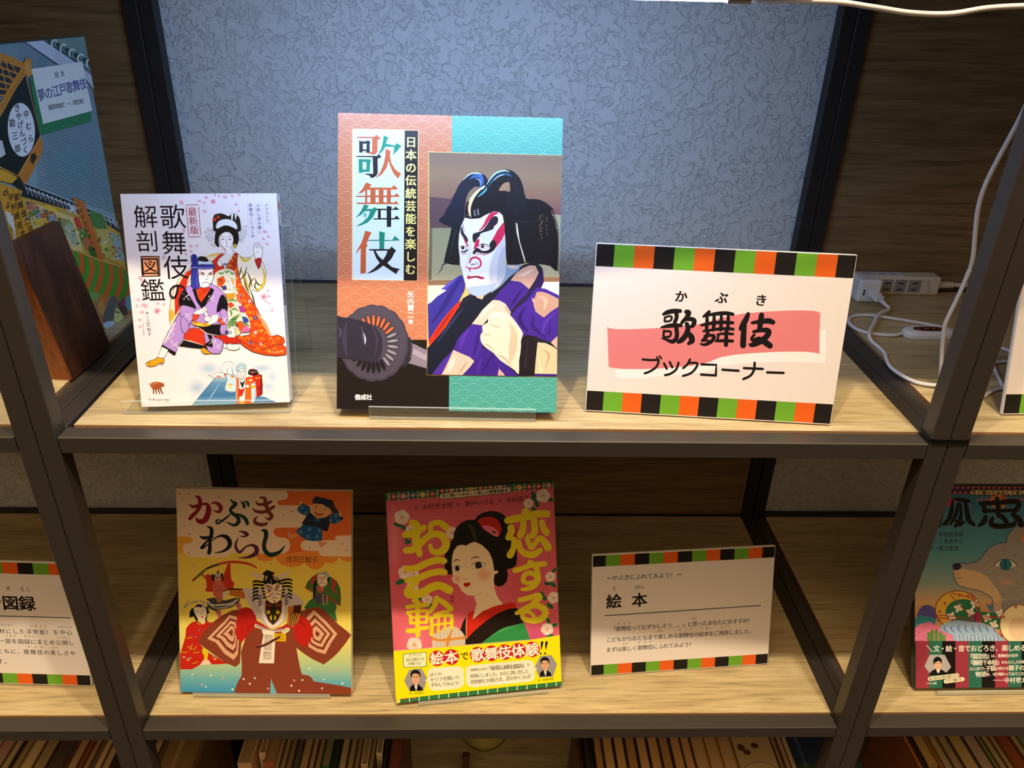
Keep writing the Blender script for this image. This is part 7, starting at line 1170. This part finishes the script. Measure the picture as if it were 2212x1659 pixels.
for xl, xr, c, p, l in ((5, 33, '#8a5c50', '#b88c7c', 'pinkish book, first in the left lower row'), (34, 51, '#6a5838', '#b8a070', 'worn tan book beside the pinkish one'), (57, 74, '#4a3c24', '#9c8450', 'olive brown book right of the dark gap in the left row'), (75, 99, '#b89868', '#c8ac78', 'pale tan thick book in the left lower row'), (101, 128, '#54482c', '#a08858', 'olive grey book before the wide dark brown one'), (129, 166, '#3a2a20', '#4c382a', 'widest dark brown book in the left lower row'), (167, 171, '#7a4428', '#8c5c3c', 'thin reddish book right of the wide dark brown one'), (173, 193, '#6a5434', '#b09060', 'sand coloured book left of the rust one'), (195, 204, '#8a4010', '#98501c', 'narrow rust brown book in the left row'), (206, 220, '#6a5030', '#a4804c', 'brown paper book right of the rust one'), (221, 228, '#54443c', '#7c6854', 'thin grey brown book in the left row'), (229, 244, '#8a6c40', '#c8a878', 'bright cream book near the double post, left row'), (245, 262, '#5c4c44', '#b89868', 'book touching the left double post, lower row')):
    low_book(xl, xr, c, p, l, GLb, .066)
low_book(338, 352, '#a88864', '#c0a078', 'pale narrow book just right of the left double post', GMb, .066)
low_book(356, 444, '#6a5030', '#8c6c40', 'very wide brown volume before the black gap', GMb, .066, thk=.006)
sy = lambda y, z=-.62: at(700, y, z=z).y
for xl, xr, yy, c, p, l, tx in ((527, 556, 1648, '#e2bc8c', '#9c8258', 'small book with peach spine at the left end of the short row', None), (566, 580, 1626, '#ecd0a8', '#90784c', 'narrow cream spine with black characters beside the peach spine', '名作集'), (582, 606, 1645, '#b8603c', '#94784c', 'orange red paperback behind the cream spine', None), (607, 616, 0, '#8c7448', '#a88c58', 'fourth small book from the left, tan pages', None), (618, 630, 0, '#54442c', '#9c8050', 'fifth small book from the left, dark covers', None), (631, 643, 0, '#6c5430', '#8c6c40', 'sixth small book from the left, brown pages', None), (645, 658, 0, '#3c342c', '#54483c', 'dark grey book amid the tan small books', None), (660, 676, 0, '#8c7040', '#a88854', 'light tan book left of the ribbed ones', None), (678, 690, 0, '#5c4828', '#a88858', 'ribbed tan book two left of the green one', None), (692, 703, 0, '#6c5434', '#9c7c4c', 'tan book touching the green one', None), (705, 722, 1656, '#2c6c3c', '#7c6c4c', 'green covered book in the middle of the short row', None), (724, 738, 0, '#1c3a24', '#182418', 'very dark green book beside the green one', None), (741, 757, 0, '#5c4c34', '#a89068', 'grey cream book right of the dark green one', None), (759, 772, 0, '#5c5028', '#9c8448', 'olive edged book right of the grey cream one', None), (773, 785, 0, '#4c3c24', '#8c7044', 'brown book left of the tall tan spine', None), (787, 802, 1652, '#e0bc8c', '#8c7850', 'thick tan spine, third from the right end of the row', None), (804, 814, 0, '#5c4c34', '#90784c', 'thin brown book beside the thick tan spine', None), (816, 829, 1628, '#f0d8a4', '#84745c', 'cream spine with black kana, near the right end of the row', 'ことば')):
    low_book(xl, xr, c, p, l, GMb, sy(yy) if yy else .066, text=tx)
low_book(832, 842, '#1c120c', '#281810', 'thin black book before the reddish one', GMb, .066); low_book(846, 872, '#5c2c18', '#6c3820', 'reddish brown book at the right end of the short row', GMb, .066)
for i, (l, r_) in enumerate(((65, 165), (178, 304), (322, 446), (462, 586), (604, 728), (745, 876), (888, 1010), (1028, 1156), (1162, 1280), (1300, 1450), (1468, 1618), (1636, 1790))):
    yl = i > 8; low_book(1270+l/5.82, 1270+r_/5.82, '#c89820' if yl else '#54401c', '#b89468' if yl else ('#c09458' if i % 3 else '#a87c44'), ['thin volume next to the black gap, first of the yellowed row', 'second yellowed volume with ribbed page edge', 'third yellowed volume from the black gap', 'fourth yellowed volume from the black gap', 'fifth yellowed volume from the black gap', 'sixth yellowed volume from the black gap', 'seventh yellowed volume from the black gap', 'eighth yellowed volume, just before the pinkish one', 'pinkish grey volume left of the yellow edged ones', 'first volume with bright yellow cover edges', 'middle volume with bright yellow cover edges', 'last volume with yellow edges, beside the printed leaflet'][i], GRb, .06)
low_book(1268, 1279, '#0c0806', '#140c08', 'black book at the left end of the yellowed row', GRb, .06)
# leaflet box with brown print lying flat beside the yellow volumes, then pages and the blue booklet
X0, X1 = at(1582, 1603, z=-.62).x, at(1664, 1603, z=-.62).x
lf = empty('leaflet_box', Matrix.Translation((X0, .06, ZB)), label='cream box with a brown printed oval beside the yellow edged books', cat='box')
b = MB(); b.box(0, 0, 0, X1-X0, .15, -.62-ZB, 0, .001); b.build('carton', bm('#b8a070'), lf)
wl = X1-X0
b = MB(); n = 28; zt2 = -.62-ZB+.0001
def disc(b, cx, cy, rx, ry, z=zt2): k = len(b.v); b.v += [(cx+rx*math.cos(2*math.pi*i/n), cy+ry*math.sin(2*math.pi*i/n), z) for i in range(n)]; b.f.append(tuple(range(k, k+n))); b.m.append(0)
disc(b, wl*.50, .022, wl*.48, .020); b.build('oval_label', bm('#8c7448'), lf)
b = MB(); disc(b, wl*.50, .022, wl*.45, .0185, zt2+.00003); b.build('oval_label', bm('#c0a878'), lf)
b = MB()
for cx, cy, rx, ry in ((.18, .066, .10, .006), (.30, .058, .10, .0045), (.55, .069, .1, .005)): disc(b, wl*cx, cy, wl*rx, ry)
b.build('brown_print', bm('#5c3418'), lf)['kind'] = 'stuff'
b = MB()
for k in range(4): b.box(wl*.2, .016+k*.0045, zt2-.0001, wl*.8, .0178+k*.0045, zt2+.0001)
b.build('print_lines', bm('#6c5430'), lf)['kind'] = 'stuff'
low_book(1666, 1676, '#6c4c2c', '#a08058', 'thin tan book right of the printed box', GRb, .06); low_book(1678, 1690, '#6c5438', '#b09470', 'book left of the white edged one, lower shelf', GRb, .06); low_book(1691, 1700, '#b8a080', '#c8b090', 'white edged thin book touching the blue booklet', GRb, .06)
X0 = at(1702, 1603, z=-.62).x
bb = empty('blue_booklet', Matrix.Translation((X0, .055, ZB)), label='dark blue and green booklet with white outlined kana on its cover', cat='booklet')
b = MB(); wz = -.62-ZB; b.box(0, 0, 0, .0985, .150, wz, 0, .0006); b.build('cover', bm('#22304c'), bb)
b = MB(); b.quad((.002, .001, wz+.0001), (.097, .001, wz+.0001), (.097, .045, wz+.0001), (.002, .045, wz+.0001)); b.build('green_band', bm('#2c4a30'), bb)
for j, (off, col, zz) in enumerate(((.09, '#d8c8b0', .0002), (.03, '#14141c', .0004))):
    v = []; f = []
    for i, chh in enumerate('おはなしちず'):
        gv, gf, _, _ = glyph(chh, 0); cx, cy = .074-.0045*i*.0, .042+.0165*(5-i)*.9-.012
        for q, (dx, dy) in enumerate([(0, 0), (off, 0), (-off, 0), (0, off), (0, -off), (off*.7, off*.7), (-off*.7, -off*.7), (off*.7, -off*.7), (-off*.7, off*.7)]):
            if j and q > 2: continue
            nn_ = len(v); v += [(cx+(gx-.5+dx)*.017, cy+(gy-.38+dy)*.017, wz+zz+q*.000008) for gx, gy in gv]; f += [tuple(nn_+k for k in t) for t in gf]
    b = MB(); b.v = v; b.f = f; b.m = [0]*len(f); b.build('lettering', bm(col), bb)
# right bay
low_book(1957, 1964, '#a8642c', '#b87838', 'orange book edge at the left of the corner books', GXb, .06)
low_book(1966, 1976, '#2c1810', '#3c2014', 'dark brown book before the titled spine', GXb, .055)
low_book(1978, 2000, '#a88848', '#b09050', 'yellowish book with a large printed character', GXb, .095, text='俳')
for xl, xr, c, p, l in ((2003, 2008, '#b87828', '#c08030', 'thin amber book right of the titled spine'), (2010, 2028, '#6c5838', '#a89068', 'first tan book of the corner row'), (2030, 2050, '#6c5838', '#9c8458', 'second tan book of the corner row'), (2053, 2083, '#54442c', '#b09458', 'widest tan book of the corner row'), (2086, 2114, '#54442c', '#a48c74', 'greyish tan book beside the widest one, corner row'), (2116, 2124, '#4c6c2c', '#a08850', 'thin green edged book in the corner row'), (2126, 2141, '#6c5838', '#a89060', 'tan book right of the green edged one'), (2143, 2155, '#7c6434', '#a88c58', 'tan book touching the russet one'), (2157, 2187, '#7c3c1c', '#8c441c', 'russet brown book, lower right corner'), (2190, 2203, '#8c7c58', '#b09c70', 'last pale book at the right picture edge'), (2205, 2222, '#5c5c44', '#7c7c60', 'grey green book cut by the right picture edge')):
    low_book(xl, xr, c, p, l, GXb, .06)
# green bowl, small wooden post and a dark book end on the lowest shelf
bw = empty('bowl', Matrix.Translation((.4357, .318, ZB)), label='lime green bowl standing on the lowest wooden shelf', cat='bowl')
b = MB(); b.lathe([(0, .0002), (.036, .0002), (.0405, .002), (.043, .012), (.045, .022), (.0465, .034), (.049, .060), (.0475, .060), (.045, .034), (.041, .012), (.034, .005), (0, .004)], (0, 0, 0), 48); b.build('shell', M['lime'], bw, True)
b = MB(); b.lathe([(.0434, .014), (.0452, .0225), (.0466, .034), (.0478, .046)], (0, 0, 0), 48); b.build('pale_band', bm('#b0a860'), bw, True)
wp = empty('wooden_post', Matrix.Translation((.404, .236, ZB)), label='small dark wooden post in front of the green bowl', cat='wooden post')
b = MB(); b.box(-.006, -.006, 0, .006, .006, .05, 0, .0008); b.build('post_block', M['walnut'], wp)
x0 = at(1246, 1603, z=-.66).x-.004
we = empty('wooden_book_end', Matrix.Translation((x0, .10, ZB)), label='dark reddish wooden book end beside the black book', cat='bookend')
b = MB(); b.prism([(0, 0, 0), (.012, 0, 0), (.012, 0, .16), (.006, 0, .16)], (0, 0, 0), (0, .12, 0)); b.build('wood_block', M['walnut'], we)
